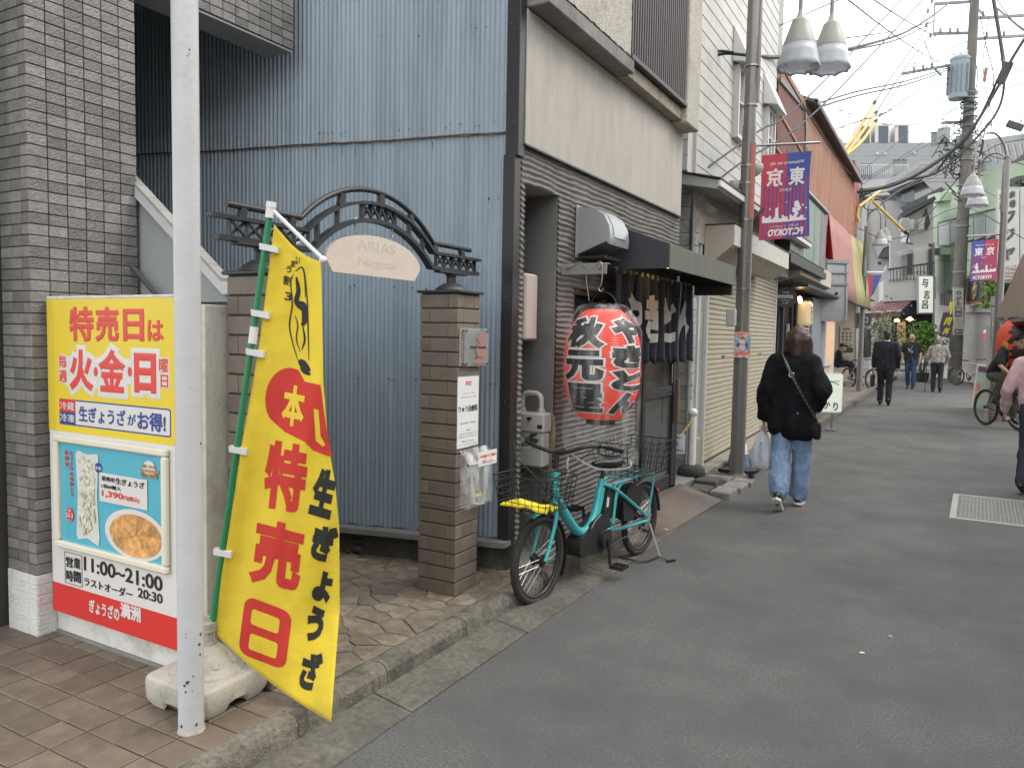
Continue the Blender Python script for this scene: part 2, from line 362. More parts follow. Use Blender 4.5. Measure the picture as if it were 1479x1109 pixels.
for i in range(9):                 # border row of rectangular setts between tiles and flagstones
    x = -2.09-i*.24-.12
    MB().bbox(x-.117, x+.117, 2.03, 2.108, SW-.02, SW-.001+rs.uniform(-.002, .001), .003).build('border_sett', m_flag, side)
# concrete strip in front of the restaurant and shutter building
MB().bbox(-2.6, -2.049, 3.93, 5.4, -.02, SW-.004, .004).build('doorstep_slab', m_conc, side)
MB().bbox(-2.6, -2.13, 5.405, 6.98, -.02, SW-.01, .004).build('doorstep_slab', m_conc, side)
# ================================================================= TILED BUILDING (left)
m_gt = mat('glazed_grey_tile', (.20, .19, .18), .38, .16, 30, .6, 110, rand=.3, spec=.5, dirt=(.11, .105, .1), dscale=6, dirt_lo=.55, dirt_hi=.75)
m_grout = mat('dark_grout', (.05, .048, .045), .9, .2)
m_whitet = mat('white_painted_tile', (.66, .65, .62), .55, .06, 12, .6, 70, dirt=(.35, .33, .29), dscale=7, dirt_lo=.58, dirt_hi=.75)
m_soffit = mat('grey_soffit_paint', (.3, .3, .29), .7, .08)
m_parap = mat('pale_parapet_paint', (.5, .51, .51), .7, .06, 5, .1, dirt=(.36, .36, .35), dscale=3)
m_stairw = mat('grey_stair_paint', (.30, .31, .315), .75, .06, 3)
m_rough = mat('rough_cast_concrete', (.125, .125, .112), .95, .35, 60, 1., 150, stretch=(1, 1, .4), dirt=(.07, .07, .062), dscale=6)
tb = thing('tiled_building', 'grey tiled building corner with overhead beam and sloping stair wall beside the yellow signboard', 'building', (-3.54, 2.1, SW))
XP, YP0, YP1 = -3.425, 1.85, 2.354
MB().box(-3.655, XP-.006, YP0+.006, YP1-.006, SW-.02, 7).build('pillar_core', m_grout, tb)
MB().box(-8, -3.68, YP0-.2, YP1-.02, SW-.02, 3.58).build('rear_wall', m_grout, tb)
MB().box(-8, XP-.21, YP1-.02, 3.33, 3.60, 3.75).build('upper_floor_slab', m_soffit, tb)
MB().box(-8, XP-.21, -1.5, 3.33, 3.76, 9.5).build('upper_wall', m_grout, tb)
tw, th = (YP1-YP0)/6, .0477
me_r = MB().bbox(-.012, .0, -tw/2+.0022, tw/2-.0022, -th/2+.002, th/2-.002, .0018).mesh('tile', m_gt)
me_l = MB().bbox(-.084/2+.0022, .084/2-.0022, 0, .012, -th/2+.002, th/2-.002, .0018).mesh('tile', m_gt)
me_c = MB().bbox(-.06/2+.0022, .06/2-.0022, 0, .012, -th/2+.002, th/2-.002, .0018).mesh('tile', m_gt)
z0 = .393; rows = int((7-z0)/th); far_t = MB(); far_l = MB()
for k in range(rows):
    z = z0+(k+.5)*th
    for i in range(6):
        y = YP0+(i+.5)*tw
        if z < 2.75: inst('tile', me_r, (XP+random.uniform(-.0008, .0008), y, z), tb)
        else: far_t.bbox(XP-.012, XP, y-tw/2+.0022, y+tw/2-.0022, z-th/2+.002, z+th/2-.002, .0018)
    for i, (x, w) in enumerate(((-3.455, .06), (-3.527, .084), (-3.611, .084))):
        far_l.bbox(x-w/2+.0022, x+w/2-.0022, YP0, YP0+.012, z-th/2+.002, z+th/2-.002, .0018)
far_t.build('upper_tiles', m_gt, tb, kind='stuff'); far_l.build('side_tiles', m_gt, tb, kind='stuff')
wb = MB()
for k in range(6):
    za, zb = SW+k*.0455, SW+(k+1)*.0455
    for i in range(6): wb.bbox(XP-.02, XP+.004, YP0+i*tw+.002, YP0+(i+1)*tw-.002, za+.0015, zb-.0015, .002)
    for x, w in ((-3.455, .06), (-3.527, .084), (-3.611, .084)): wb.bbox(x-w/2+.002, x+w/2-.002, YP0-.004, YP0+.012, za+.0015, zb-.0015, .002)
wb.box(-3.653, XP+.001, YP0-.001, YP1, SW-.01, z0-.002)
wb.build('white_painted_base', m_whitet, tb)
bt = MB(); nb = int((3.368-YP1)/tw)
MB().box(XP-.2, XP-.008, YP1-.004, 3.36, 3.115, 9.5).build('beam', m_grout, tb)
MB().box(XP-.205, XP-.006, YP1-.002, 3.362, 3.108, 3.118).build('beam_soffit', m_soffit, tb)
for k in range(10):
    for i in range(13):
        y = 3.368-(i+.5)*tw; z = 3.122+(k+.5)*th
        if y-tw/2 > YP1-.02: bt.bbox(XP-.01, XP+.001, y-tw/2+.002, y+tw/2-.002, z-th/2+.002, z+th/2-.002, .0018)
bt.build('beam_tiles', m_gt, tb, kind='stuff')
lw = MB()                                      # tiled wall further left
for k in range(56):
    for i in range(10): lw.bbox(-4.6+i*.09+.002, -4.6+(i+1)*.09-.002, YP0-.212, YP0-.2, z0+k*th+.002, z0+(k+1)*th-.002, .0018)
lw.build('rear_wall_tiles', m_gt, tb, kind='stuff')
MB().box(-8, -3.683, YP0-.215, YP0-.2, SW, z0).build('rear_wall_base', m_whitet, tb)
# stair parapet: sloping pale coping over a grey wall on a rough concrete base
YS = 2.372
a0, a1 = ony(200, 263, YS), ony(328, 403, YS); b0, b1 = ony(200, 292, YS), ony(328, 425, YS); sl_ = (a0[2]-a1[2])/(a0[0]-a1[0]); xe = a1[0]; xs = -4.6
za = lambda x: a1[2]+(x-a1[0])*sl_; hb = a1[2]-b1[2]
MB().prism([(xs, YS-.03, za(xs)-hb), (xe, YS-.03, za(xe)-hb), (xe, YS-.03, za(xe)-.012), (xs, YS-.03, za(xs)-.012)], (0, .045, 0)).build('parapet_coping', m_parap, tb)
zr = ony(310, 436, YS)[2]
MB().prism([(xs, YS, zr), (xe-.01, YS, zr), (xe-.01, YS, za(xe)-hb-.001), (xs, YS, za(xs)-hb-.001)], (0, .014, 0)).build('stair_wall', m_stairw, tb)
MB().box(xs, xe-.012, YS+.012, YS+.125, SW-.01, zr-.001).build('rough_base', m_rough, tb)
ct = MB(); L_ = math.hypot(1, sl_)
for i in range(22):                            # thin capping tiles along the slope
    x0_ = xe-i*.085; x1_ = x0_-.081
    ct.prism([(x1_, YS-.034, za(x1_)-.011), (x0_, YS-.034, za(x0_)-.011), (x0_, YS-.034, za(x0_)+.003), (x1_, YS-.034, za(x1_)+.003)], (0, .055, 0))
ct.build('coping_tiles', mat('coping_tile', (.3, .29, .27), .6, .1, rand=.15), tb)
h0_, h1_ = ony(200, 383, YS), ony(246, 433, YS)
MB().tube([(h0_[0]-.5, YS-.05, h0_[2]+.5*(-sl_)), (h1_[0]+.3, YS-.05, h1_[2]-.3*(-sl_))], .012).build('handrail', mat('dark_rail', (.06, .06, .065), .5, .1), tb)

# ================================================================= SIGN WALL + SIGNBOARD
YW = 1.925
m_bw = mat('stained_white_paint', (.62, .61, .57), .75, .08, 4, .3, 60, dirt=(.36, .34, .28), dscale=3.5, dirt_lo=.5, dirt_hi=.72)
sw = thing('low_wall', 'low white painted concrete wall carrying the yellow gyoza signboard', 'wall', (-2.9, 2.0, SW))
MB().bbox(-3.422, -2.43, YW+.012, YW+.16, SW-.02, 1.575, .004).build('wall', m_bw, sw)
MB().bbox(-3.42, -2.43, YW-.002, YW+.04, SW-.005, SW+.012, .004).build('cement_fillet', m_conc, sw)
sb = thing('signboard', 'tall yellow, white and red gyoza shop signboard listing special sale days and opening hours', 'signboard', (-2.96, YW, .22))
m_yel = mat('sign_yellow', (.74, .56, .03), .38, .03, 3, spec=.4); m_wht = mat('sign_white', (.66, .64, .61), .38, .02, 3, spec=.4)
m_red = mat('sign_red', (.62, .035, .03), .4, .04, 3, spec=.4); m_lred = mat('lettering_red', (.66, .05, .035), .4, .03); m_navy = mat('sign_navy', (.03, .05, .25), .4, .03)
m_blk = mat('sign_black', (.015, .014, .014), .4, .05)
XL, XR, ZB, ZT = -3.40, -2.45, .232, 1.60
MB().bbox(XL, XR, YW-.022, YW+.012, ZB, ZT, .003).build('board', m_wht, sb)
MB().bbox(XL-.004, XR, YW-.02, YW+.012, ZT+.0005, ZT+.012, .002).build('top_flashing', mat('old_sealant', (.6, .58, .54), .8, .2, 30, .5), sb)
sf = frame((0, YW-.022, 0), (1, 0, 0), (0, 0, 1))
zy = 1.035
panel(sf, XL+.001, XR, zy, ZT-.001, m_yel, sb, 'yellow_field', .001, .001)
panel(sf, XL+.001, XR, ZB+.001, .362, m_red, sb, 'red_band', .001, .001)
m_yd = mat('sign_yellow_fold', (.66, .5, .03), .4, .03)
panel(sf, XL+.001, XL+.05, zy+.001, ZT-.002, m_yd, sb, 'yellow_return_edge', .0016, .001)
def SX(u): return ony(u, 660, YW-.022)[0]
def SZ(u, v): return ony(u, v, YW-.022)[2]
def sgt(txt, u0, u1, v0, v1, m, bold=.03, lift=.0026, **k):
    uc = (u0+u1)/2; return lettering(txt, sf, SX(u0), SX(u1), SZ(uc, v1), SZ(uc, v0), m, sb, bold=bold, lift=lift, **k)
def halo(txt, u0, u1, v0, v1, m, hb_, rb=.03, lift=.002, **k): return sgt(txt, u0, u1, v0, v1, m, bold=hb_, lift=lift, ref=rb, **k)
for t_, a, b, c, d in (('特', 104, 139, 443, 493), ('売', 141, 175, 443, 494), ('日', 181, 211, 446, 493), ('は', 216, 239, 462, 493)): sgt(t_, a, b, c, d, m_lred, .035)
for t_, a, b, c, d, bo in (('火', 103, 138, 505, 565, .05), ('金', 145, 184, 504, 567, .04), ('日', 196, 228, 510, 568, .055)):
    halo(t_, a, b, c, d, m_wht, .17, bo, .0014, name='halo'); sgt(t_, a, b, c, d, m_lred, bo)
panel(sf, SX(100), SX(232), SZ(165, 553), SZ(165, 517), m_wht, sb, 'white_backing', .0012, .0008, .01)
for u in (141, 190): disc(sf, SX(u), SZ(u, 537), .013, .019, m_lred, sb, 'lettering', .003)
for t_, a, b, c, d in (('毎', 88, 100, 513, 531), ('週', 88, 100, 534, 552), ('曜', 232, 245, 518, 538), ('日', 234, 245, 541, 560)):
    halo(t_, a, b, c, d, m_wht, .11, .02, .0013, name='halo'); sgt(t_, a, b, c, d, m_lred, .02)
xa, xb, zc, zd = SX(88), SX(248), SZ(168, 622), SZ(168, 583)
panel(sf, xa, xb, zc, zd, m_navy, sb, 'blue_border', .0016, .001, .012); panel(sf, xa+.006, xb-.006, zc+.006, zd-.006, m_wht, sb, 'white_panel', .0022, .001, .008)
xm = SX(111); zm_ = (zc+zd)/2
panel(sf, xa+.001, xm, zm_, zd-.001, m_red, sb, 'red_square', .0028, .001); panel(sf, xa+.001, xm, zc+.001, zm_, m_navy, sb, 'blue_square', .0028, .001)
lettering('冷蔵', sf, xa+.006, xm-.006, zm_+.008, zd-.012, m_wht, sb, .01, .0034); lettering('冷凍', sf, xa+.006, xm-.006, zc+.012, zm_-.008, m_wht, sb, .01, .0034)
lettering('生ぎょうざ', sf, SX(116), SX(183), zc+.022, zd-.022, m_navy, sb, .025, .0034); lettering('が', sf, SX(186), SX(198), zc+.03, zm_+.02, m_navy, sb, .015, .0034)
lettering('お得!', sf, SX(200), SX(241), zc+.016, zd-.02, m_navy, sb, .03, .0034)
# poster frame
pf0, pf1, pz0, pz1 = SX(84), SX(246), .532, 1.02
m_cream = mat('cream_frame_plastic', (.72, .68, .56), .4, .05); m_cyan = mat('poster_cyan', (.09, .42, .53), .3, .04, spec=.5)
fr_ = thing('x', 'x', 'x'); bpy.data.objects.remove(fr_)
fm = MB()
for i, (a, b, c, d) in enumerate(((pf0, pf1, pz0, pz0+.03), (pf0, pf1, pz1-.03, pz1), (pf0, pf0+.03, pz0+.0305, pz1-.0305), (pf1-.03, pf1, pz0+.0305, pz1-.0305))): fm.bbox(a, b, YW-.048, YW-.023, c, d, .007)
fo = fm.build('poster_frame', m_cream, sb)
pfr = frame((0, YW-.03, 0), (1, 0, 0), (0, 0, 1)); PX0, PX1, PZ0, PZ1 = pf0+.03, pf1-.03, pz0+.03, pz1-.03
panel(pfr, PX0, PX1, PZ0, PZ1, m_cyan, sb, 'poster', .0, .004)
def ppx(a): return PX0+(PX1-PX0)*a
def ppz(a): return PZ1-(PZ1-PZ0)*a
def pt(txt, a0_, a1_, b0_, b1_, m, bold=.01, lift=.004, **k): return lettering(txt, pfr, ppx(a0_), ppx(a1_), ppz(b1_), ppz(b0_), m, sb, bold=bold, lift=lift, **k)
m_dump = mat('dumpling_cream', (.66, .60, .47), .6, .12, 60); m_fry = mat('fried_brown', (.55, .26, .07), .6, .4, 55, dirt=(.75, .55, .3), dscale=40, dirt_lo=.5, dirt_hi=.6)
m_bag = mat('bag_print', (.62, .63, .58), .4, .06)
disc(pfr, 0, 0, 1, 1, m_bag, sb, 'printed_bag', .003, .001, poly=[(ppx(a), ppz(b)) for a, b in ((.17, .1), (.19, .06), (.29, .09), (.39, .07), (.40, .1), (.38, .5), (.40, .9), (.385, .97), (.28, .92), (.18, .95), (.165, .9), (.185, .5))])
rr = random.Random(3)
dm = MB()
for i in range(70):
    a, b = .285+rr.uniform(-.08, .08), .13+.74*(i/70); t = rr.uniform(0, 3.1); cx_, cz_ = ppx(a), ppz(b); w1, w2 = .015, .0085
    O, R, U, Nn = pfr; pts = []
    for k in range(9):
        q = math.pi*k/8; x_ = w1*math.cos(q); y_ = w2*math.sin(q)*1.5-w2*.5; pts.append(O+R*(cx_+x_*math.cos(t)-y_*math.sin(t))+U*(cz_+x_*math.sin(t)+y_*math.cos(t))+Nn*(.0035+.00006*i))
    dm.prism(pts, Nn*.0006)
dm.build('printed_dumplings', mat('dumpling_print', (.60, .54, .41), .5, .25, 90, rand=.3), sb)
disc(pfr, ppx(.74), ppz(.80), (PX1-PX0)*.27, (PZ1-PZ0)*.215, m_wht, sb, 'printed_plate', .003, .001, poly=[(min(PX1, ppx(.74)+(PX1-PX0)*.285*math.cos(t*math.pi/16)), max(PZ0, ppz(.78)+(PZ1-PZ0)*.24*math.sin(t*math.pi/16))) for t in range(32)])
fd = MB(); O, R, U, Nn = pfr
for i in range(18):
    t = i*2*math.pi/18; cx_, cz_ = ppx(.745), ppz(.785); A_ = (PX1-PX0)*.238; B_ = (PZ1-PZ0)*.2; pts = []
    for k in range(7):
        q = t+.55*(k/6.); rr_ = 1.0 if 0 < k < 6 else .55
        pts.append((cx_+A_*rr_*math.cos(q), cz_+B_*rr_*math.sin(q)))
    pts += [(cx_-A_*.05*math.cos(t+.5), cz_-B_*.05*math.sin(t+.5)), (cx_+A_*.25*math.cos(t), cz_+B_*.25*math.sin(t))]
    fd.prism([O+R*p[0]+U*max(PZ0+.001, p[1])+Nn*(.0045+.0001*(i % 9)) for p in pts], Nn*.0005)
fd.build('printed_fried_dumplings', mat('fried_print', (.58, .3, .1), .5, .45, 45, rand=.25), sb)
disc(pfr, ppx(.40), ppz(.2), .021, .021, m_navy, sb, 'blue_badge', .005, .001); pt('冷凍', .365, .435, .185, .22, m_wht, .01, .006)
panel(pfr, ppx(.41), ppx(.86), ppz(.52), ppz(.24), m_wht, sb, 'price_panel', .004, .001)
pt('業務用', .435, .56, .27, .315, m_blk, .01, .0055); pt('生ぎょうざ', .57, .84, .265, .325, m_blk, .025, .0055); pt('1袋60個入', .435, .62, .345, .385, m_blk, .008, .0055)
pt('1,390', .435, .64, .405, .475, m_lred, .03, .0055); pt('円(税込)', .645, .79, .42, .47, m_lred, .01, .0055)
pt('たっぷり60個入で', .098, .132, .07, .58, m_lred, .02, .004) if False else None
for j, ch in enumerate('たっぷり60個入で'): pt(ch, .105, .137, .075+j*.052, .115+j*.052, m_lred, .02, .004)
for j, ch in enumerate('お得!'): pt(ch, .055, .092, .075+j*.06, .118+j*.06, m_lred, .02, .004)
disc(pfr, ppx(.10), ppz(.72), .027, .03, m_lred, sb, 'red_badge', .004, .001); pt('1個', .085, .115, .665, .69, m_wht, .01, .0055); pt('23.2', .06, .14, .705, .745, m_wht, .02, .0055); pt('(税込)', .075, .125, .765, .785, m_wht, .0, .0055)
m_brn = mat('badge_brown', (.42, .22, .07), .5, .05)
disc(pfr, 0, 0, 1, 1, m_wht, sb, 'white_badge', .004, .001, poly=[(ppx(.88)+.035*math.cos(t)*(1.15 if math.sin(t) < 0 else 1), ppz(.125)+.035*math.sin(t)*.85) for t in [k*math.pi/12 for k in range(24)]])
panel(pfr, ppx(.80), ppx(.965), ppz(.165), ppz(.14), m_brn, sb, 'brown_ribbon', .0055, .001); pt('3割うまい!!', .82, .94, .095, .125, m_brn, .01, .0055); pt('100%', .85, .955, .172, .215, m_brn, .04, .0055); pt('国産', .81, .845, .172, .215, m_brn, .01, .0055)
# opening hours
bx0, bx1, bz0, bz1 = SX(91), SX(116), SZ(103, 843), SZ(103, 798)
framerim(sf, bx0, bx1, bz0, bz1, .002, m_blk, sb, 'hours_box', .002, .001)
for t_, a, b, c, d in (('営', 93, 103, 803, 818), ('業', 104, 114, 805, 820), ('時', 93, 103, 822, 838), ('間', 104, 114, 824, 840)): sgt(t_, a, b, c, d, m_blk, .025)
sgt('11:00~21:00', 119, 233, 817, 838, m_blk, .02); sgt('ラストオーダー', 119, 189, 841, 854, m_blk, .015); sgt('20:30', 197, 233, 852, 866, m_blk, .02)
lettering('ぎょうざの', sf, SX(126), SX(170), SZ(148, 889), SZ(148, 869), m_wht, sb, .035, .0026); lettering('満洲', sf, SX(171), SX(201), SZ(186, 894), SZ(186, 872), m_wht, sb, .045, .0026)

# ================================================================= WHITE POST
m_post = mat('chipped_white_paint', (.50, .505, .515), .45, .06, 7, .15, 50, dirt=(.42, .40, .36), dscale=5, dirt_lo=.6, dirt_hi=.75)
m_rust = mat('rust', (.22, .09, .03), .9, .3, 40)
po = thing('post', 'white painted steel post in front of the yellow signboard', 'post', (-2.18, 1.673, SW))
MB().cyl((-2.18, 1.673, SW), (-2.18, 1.673, 4.6), .0415, n=32).build('pole', m_post, po, smooth=True)
MB().lathe([(.043, .0), (.0445, .004), (.0425, .012)], (-2.18, 1.673, SW), 24, wob=lambda a, j: 1+.03*noise.noise((a*3, j, 0))).build('rusty_foot', mat('rust_white', (.5, .45, .38), .8, .3, 60, dirt=(.2, .08, .03), dscale=30), po)
ch = MB()
def onpost(u, v, r, n=7):
    q = np.array(ony(u, v, 1.673)); d = ray(u, v); d = d/np.linalg.norm(d)
    # nearest hit on the cylinder
    o2 = np.array([0, 0, EYE]); dx, dy = d[0], d[1]; ox, oy = 2.18, -1.673
    A_ = dx*dx+dy*dy; B_ = 2*(ox*dx+oy*dy); C_ = ox*ox+oy*oy-.0419**2; disc_ = B_*B_-4*A_*C_
    t = (-B_-math.sqrt(max(0, disc_)))/(2*A_); p = Vector(o2+d*t); nn = Vector((p.x+2.18, p.y-1.673, 0)).normalized(); tt = nn.cross(Vector((0, 0, 1)))
    pts = [p+tt*(r*random.uniform(.5, 1.2)*math.cos(k*2*math.pi/n))+Vector((0, 0, 1))*(r*random.uniform(.5, 1.6)*math.sin(k*2*math.pi/n)) for k in range(n)]
    ch.prism(pts, nn*.0006)
for u, v, r in ((279, 976, .003), (270, 986, .006), (266, 990, .005), (273, 984, .003), (268, 999, .0035), (278, 998, .002), (269, 915, .002), (288, 930, .006), (290, 915, .005), (289, 945, .004), (274, 72, .003), (271, 81, .002), (273, 78, .002), (268, 920, .0015), (275, 560, .0015), (284, 300, .001), (262, 1049, .005), (284, 1046, .005), (290, 640, .004)): onpost(u, v, r)
ch.build('paint_chips', mat('paint_chip', (.06, .035, .02), .9, .3), po)

# ================================================================= BANNER + WATER BASE
FB = np.array([-2.285, 1.88]); FE = np.array([math.cos(YAW), math.sin(YAW)]); FN = np.array([FE[1], -FE[0]])
def onflag(u, v, off=0.):
    r = ray(u, v); t = (FN@FB+off)/(FN@r[:2]); q = r*t; return Vector((q[0], q[1], EYE+q[2]))
b0_ = onflag(299, 962)
fb = thing("water_base", 'weathered white plastic water-filled base of the yellow banner', 'banner base', (b0_[0], b0_[1], SW))
m_pl = mat('weathered_white_plastic', (.46, .44, .39), .55, .14, 12, .3, 60, dirt=(.25, .22, .17), dscale=6, dirt_lo=.45, dirt_hi=.68)
bx_, by_ = b0_[0]-.004, b0_[1]+.006; ca, sa = math.cos(.02), math.sin(.02)
def bl(x, y, z): return (bx_+x*ca-y*sa, by_+x*sa+y*ca, z)
hb2 = .162; lv = [(SW+.004, .9, 1), (SW+.03, .985, 1), (SW+.075, 1.0, 0), (SW+.100, .99, 0), (SW+.109, .965, 0), (SW+.112, .93, 0), (SW+.112, .80, 0)]
vs = []; nn_ = 56
def rsq(a, r, s): # rounded square
    c, s_ = math.cos(a), math.sin(a); p = 9.; k = (abs(c)**p+abs(s_)**p)**(-1/p); return r*s*k*c, r*s*k*s_
for z, s_, low in lv:
    for i in range(nn_):
        a = 2*math.pi*i/nn_; x, y = rsq(a, hb2, s_); lift_ = 0
        if low:                                   # feet: arches between them
            q = abs((a % (math.pi/2))-math.pi/4); lift_ = .03*max(0, 1-((math.pi/4-q)/.3)**4) if (math.pi/4-q) < .3 else 0
            lift_ = lift_*(1 if z < SW+.02 else .35)
        vs.append(bl(x, y, z+lift_))
fs = [(j*nn_+i, j*nn_+(i+1) % nn_, (j+1)*nn_+(i+1) % nn_, (j+1)*nn_+i) for j in range(len(lv)-1) for i in range(nn_)]+[tuple(range(nn_))[::-1], tuple((len(lv)-1)*nn_+i for i in range(nn_))]
MB().add(vs, fs).build('tank', m_pl, fb, smooth=50)
MB().lathe([(.132, 0), (.130, .016), (.122, .024), (.115, .028), (.105, .045), (.088, .065), (.066, .085), (.048, .098), (.034, .106), (.033, .11)], (bx_, by_, SW+.1), 40).build('dome', m_pl, fb, smooth=50)
MB().lathe([(.034, 0), (.034, .012), (.030, .014), (.030, .05), (.038, .052), (.038, .085), (.030, .09), (.029, .096)], (bx_, by_, SW+.205), 24).build('socket', m_pl, fb, smooth=40)
rb = MB()
for a in range(8):
    t = a*math.pi/4+.1; rb.box(bx_+.031*math.cos(t)-.003, bx_+.031*math.cos(t)+.003, by_+.031*math.sin(t)-.003, by_+.031*math.sin(t)+.003, SW+.22, SW+.255)
rb.build('socket_rib', m_pl, fb)
for t in (-1.9, -1.2, -.4, .4):
    c_ = Vector((bx_+.098*math.cos(t), by_+.098*math.sin(t), SW+.158)); d_ = Vector((math.cos(t), math.sin(t), 1.1)).normalized(); w_ = d_.cross(Vector((0, 0, 1))).normalized()
    MB().tube(arc(c_-d_*.004, w_, d_.cross(w_), .014, 0, 2*math.pi, 12)[:-1], .003, 6, closed=True).build('boss', m_pl, fb, smooth=True)
ban = thing('banner', 'yellow vertical nobori banner on a green pole reading special sale day in red', 'banner', (b0_[0], b0_[1], SW+.29))
m_green = mat('green_pole', (.02, .21, .085), .35, .05); m_wp = mat('white_plastic', (.75, .74, .72), .45, .04)
p_lo = onflag(299, 948); p_hi = onflag(391, 300)
MB().cyl(p_lo+Vector((0, 0, -.02)), onflag(389.5, 310), .0115, n=14).build('pole', m_green, ban, smooth=True)
pd = (p_hi-p_lo).normalized()
MB().cyl(onflag(366, 484)-pd*.03, onflag(366, 484)+pd*.03, .0155, n=14).build('pole_joint', m_wp, ban, smooth=True)
MB().cyl(onflag(391, 303)-pd*.03, p_hi, .016, n=14).cyl(p_hi, p_hi+pd*.02, .018, n=14).build('pole_cap', m_wp, ban, smooth=True)
MB().cyl(onflag(301, 940)-pd*.02, onflag(301, 940)+pd*.03, .016, n=14).build('pole_sleeve', m_wp, ban, smooth=True)
MB().cyl(onflag(392, 302), onflag(467, 375), .0075, n=10).ball(onflag(467, 375), .013).build('cross_arm', m_wp, ban, smooth=True)
le = [(300, 402), (322, 396.5), (500, 374), (640, 349.5), (790, 327), (912, 306)]; re = [(300, 461), (378, 463.5), (550, 467), (640, 474), (700, 484), (760, 490), (880, 490.5), (1000, 481), (1043, 478), (1100, 474)]
def itp(tab, v):
    for (a, x), (b, y) in zip(tab[:-1], tab[1:]):
        if v <= b: return x+(y-x)*(v-a)/(b-a)
    return tab[-1][1]
def fold(u, v):
    s = (u-itp(le, min(v, 912)))/150.
    return .006*math.sin(s*13+v*.011)-.03*math.sin(s*5.2+.2+v*.0018)*min(1, max(0, s*3))+.008*noise.noise((u*.03, v*.006, 0))+.006*noise.noise((u*.07, v*.02, 3))+(.02*max(0, (u-455)/30)*max(0, min(1, (v-560)/150)))+.13*max(0, min(1, (u-395)/85))*max(0, min(1, (v-880)/140))**1.3
def clothpt(a, b):
    # a across, b down
    top = (397+(463-397)*a, 324+(378-324)*a+10*math.sin(math.pi*a)); bot = (306+(478-306)*a, 912+(1043-912)*a+9*math.sin(math.pi*a)-0*a)
    v = top[1]+(bot[1]-top[1])*b; vl = 324+(912-324)*b; vr = 378+(1043-378)*b
    ul = itp(le, vl); ur = itp(re, vr); u = ul+(ur-ul)*a; v = vl+(vr-vl)*a+(10*math.sin(math.pi*a)*(1-b)+9*math.sin(math.pi*a)*b)
    return u, v
m_clothy = mat('banner_yellow_cloth', (.74, .55, .03), .75, .05, 12, .25, 35, dirt=(.6, .42, .03), dscale=4, dirt_lo=.6, dirt_hi=.8, sheen=.2)
vs, fs = quadgrid(lambda a, b: onflag(*clothpt(a, b), fold(*clothpt(a, b))), 30, 90)
cl = MB().add(vs, fs).build('cloth', m_clothy, ban, smooth=180)
mod = cl.modifiers.new('thickness', 'SOLIDIFY'); mod.thickness = .0012; mod.offset = -1
for v in (357, 452, 508, 648, 796):
    u = itp(le, v); uu = u-8
    c_ = onflag(uu, v); MB().obox(c_+Vector((FE[0]*.012, FE[1]*.012, -.004)), (FE[0], FE[1], -.18), (FN[0], FN[1], 0), (0, 0, 1), .032, .014, .011).build('strap', mat('strap_white', (.7, .7, .7), .6, .05), ban)
for u in (430, 463): MB().beam(onflag(u, 322+(u-392)*.98*.73, -.0), onflag(u+1, 352+(u-430)*.85), .012, .002, (FN[0], FN[1], 0)).build('strap', MATS['strap_white'], ban)
m_fr = mat('banner_red_print', (.56, .035, .025), .75, .06); m_fk = mat('banner_black_print', (.02, .02, .018), .75, .1)
IDF = (Vector((0, 0, 0)), Vector((1, 0, 0)), Vector((0, 1, 0)), Vector((0, 0, 1)))
def ft(txt, u0, u1, v0, v1, m, bold, shear=0., lift=.0022, slope=.0, **k):
    vc = (v0+v1)/2; uc = (u0+u1)/2
    def wp(x, y, z): uu, vv = x, -y+(x-uc)*slope; return onflag(uu, vv, fold(uu, vv)+lift+z)
    return lettering(txt, IDF, u0, u1, -v1, -v0, m, ban, bold=bold, lift=0, thick=.0006, warp=wp, shear=shear, cut=5, **k)
SL = .42
ft('特', 382, 442, 638, 738, m_fr, .045, -.15*0+.1, slope=SL*.45); ft('売', 363, 436, 752, 850, m_fr, .045, .12, slope=SL*.6); 
def blob_flag(name, poly, m, lift=.0018):
    bm = bmesh.new(); f = bm.faces.new([bm.verts.new((x, y, 0)) for x, y in poly])
    for ax in (0, 1):
        c = 300
        while c < 1100:
            bmesh.ops.bisect_plane(bm, geom=bm.verts[:]+bm.edges[:]+bm.faces[:], plane_co=(c, c, 0), plane_no=(1, 0, 0) if ax == 0 else (0, 1, 0)); c += 6
    bm.verts.index_update(); mb = MB(); mb.add([onflag(v.co.x, v.co.y, fold(v.co.x, v.co.y)+lift) for v in bm.verts], [tuple(v.index for v in f.verts) for f in bm.faces]); bm.free(); return mb.build(name, m, ban)
def ringpoly(u0, u1, v0, v1, r, sl, sh, n=5):
    o = []
    for cx_, cy_, a in ((u1-r, v1-r, 0), (u0+r, v1-r, 90), (u0+r, v0+r, 180), (u1-r, v0+r, 270)):
        for k in range(n): t = math.radians(a+k*90/(n-1)); x, y = cx_+r*math.cos(t), cy_+r*math.sin(t); o.append((x-(y-(v0+v1)/2)*sh, y+(x-(u0+u1)/2)*sl))
    return o
blob_flag('lettering', ringpoly(349, 417, 872, 955, 14, .38, .13), m_fr)
blob_flag('print_window', ringpoly(363, 403, 886, 908, 4, .38, .13), m_clothy, .0026); blob_flag('print_window', ringpoly(360, 400, 921, 944, 4, .38, .13), m_clothy, .0026)
blob_flag('red_emblem', [(418+35*math.cos(t), 578-47*math.sin(t)) for t in [math.radians(200-k*12) for k in range(12)]]+[(440, 551), (463, 556), (466, 580), (472, 620), (480, 660), (464, 655), (452, 650), (440, 638), (428, 632), (412, 624), (398, 612), (389, 603)], m_fr)
ft('本', 408, 440, 556, 616, m_clothy, .04, .1, lift=.0028, slope=.2)
blob_flag('print_stroke', [(453, 590), (460, 592), (463, 630), (470, 642), (466, 645), (456, 636)], m_clothy, .0028)
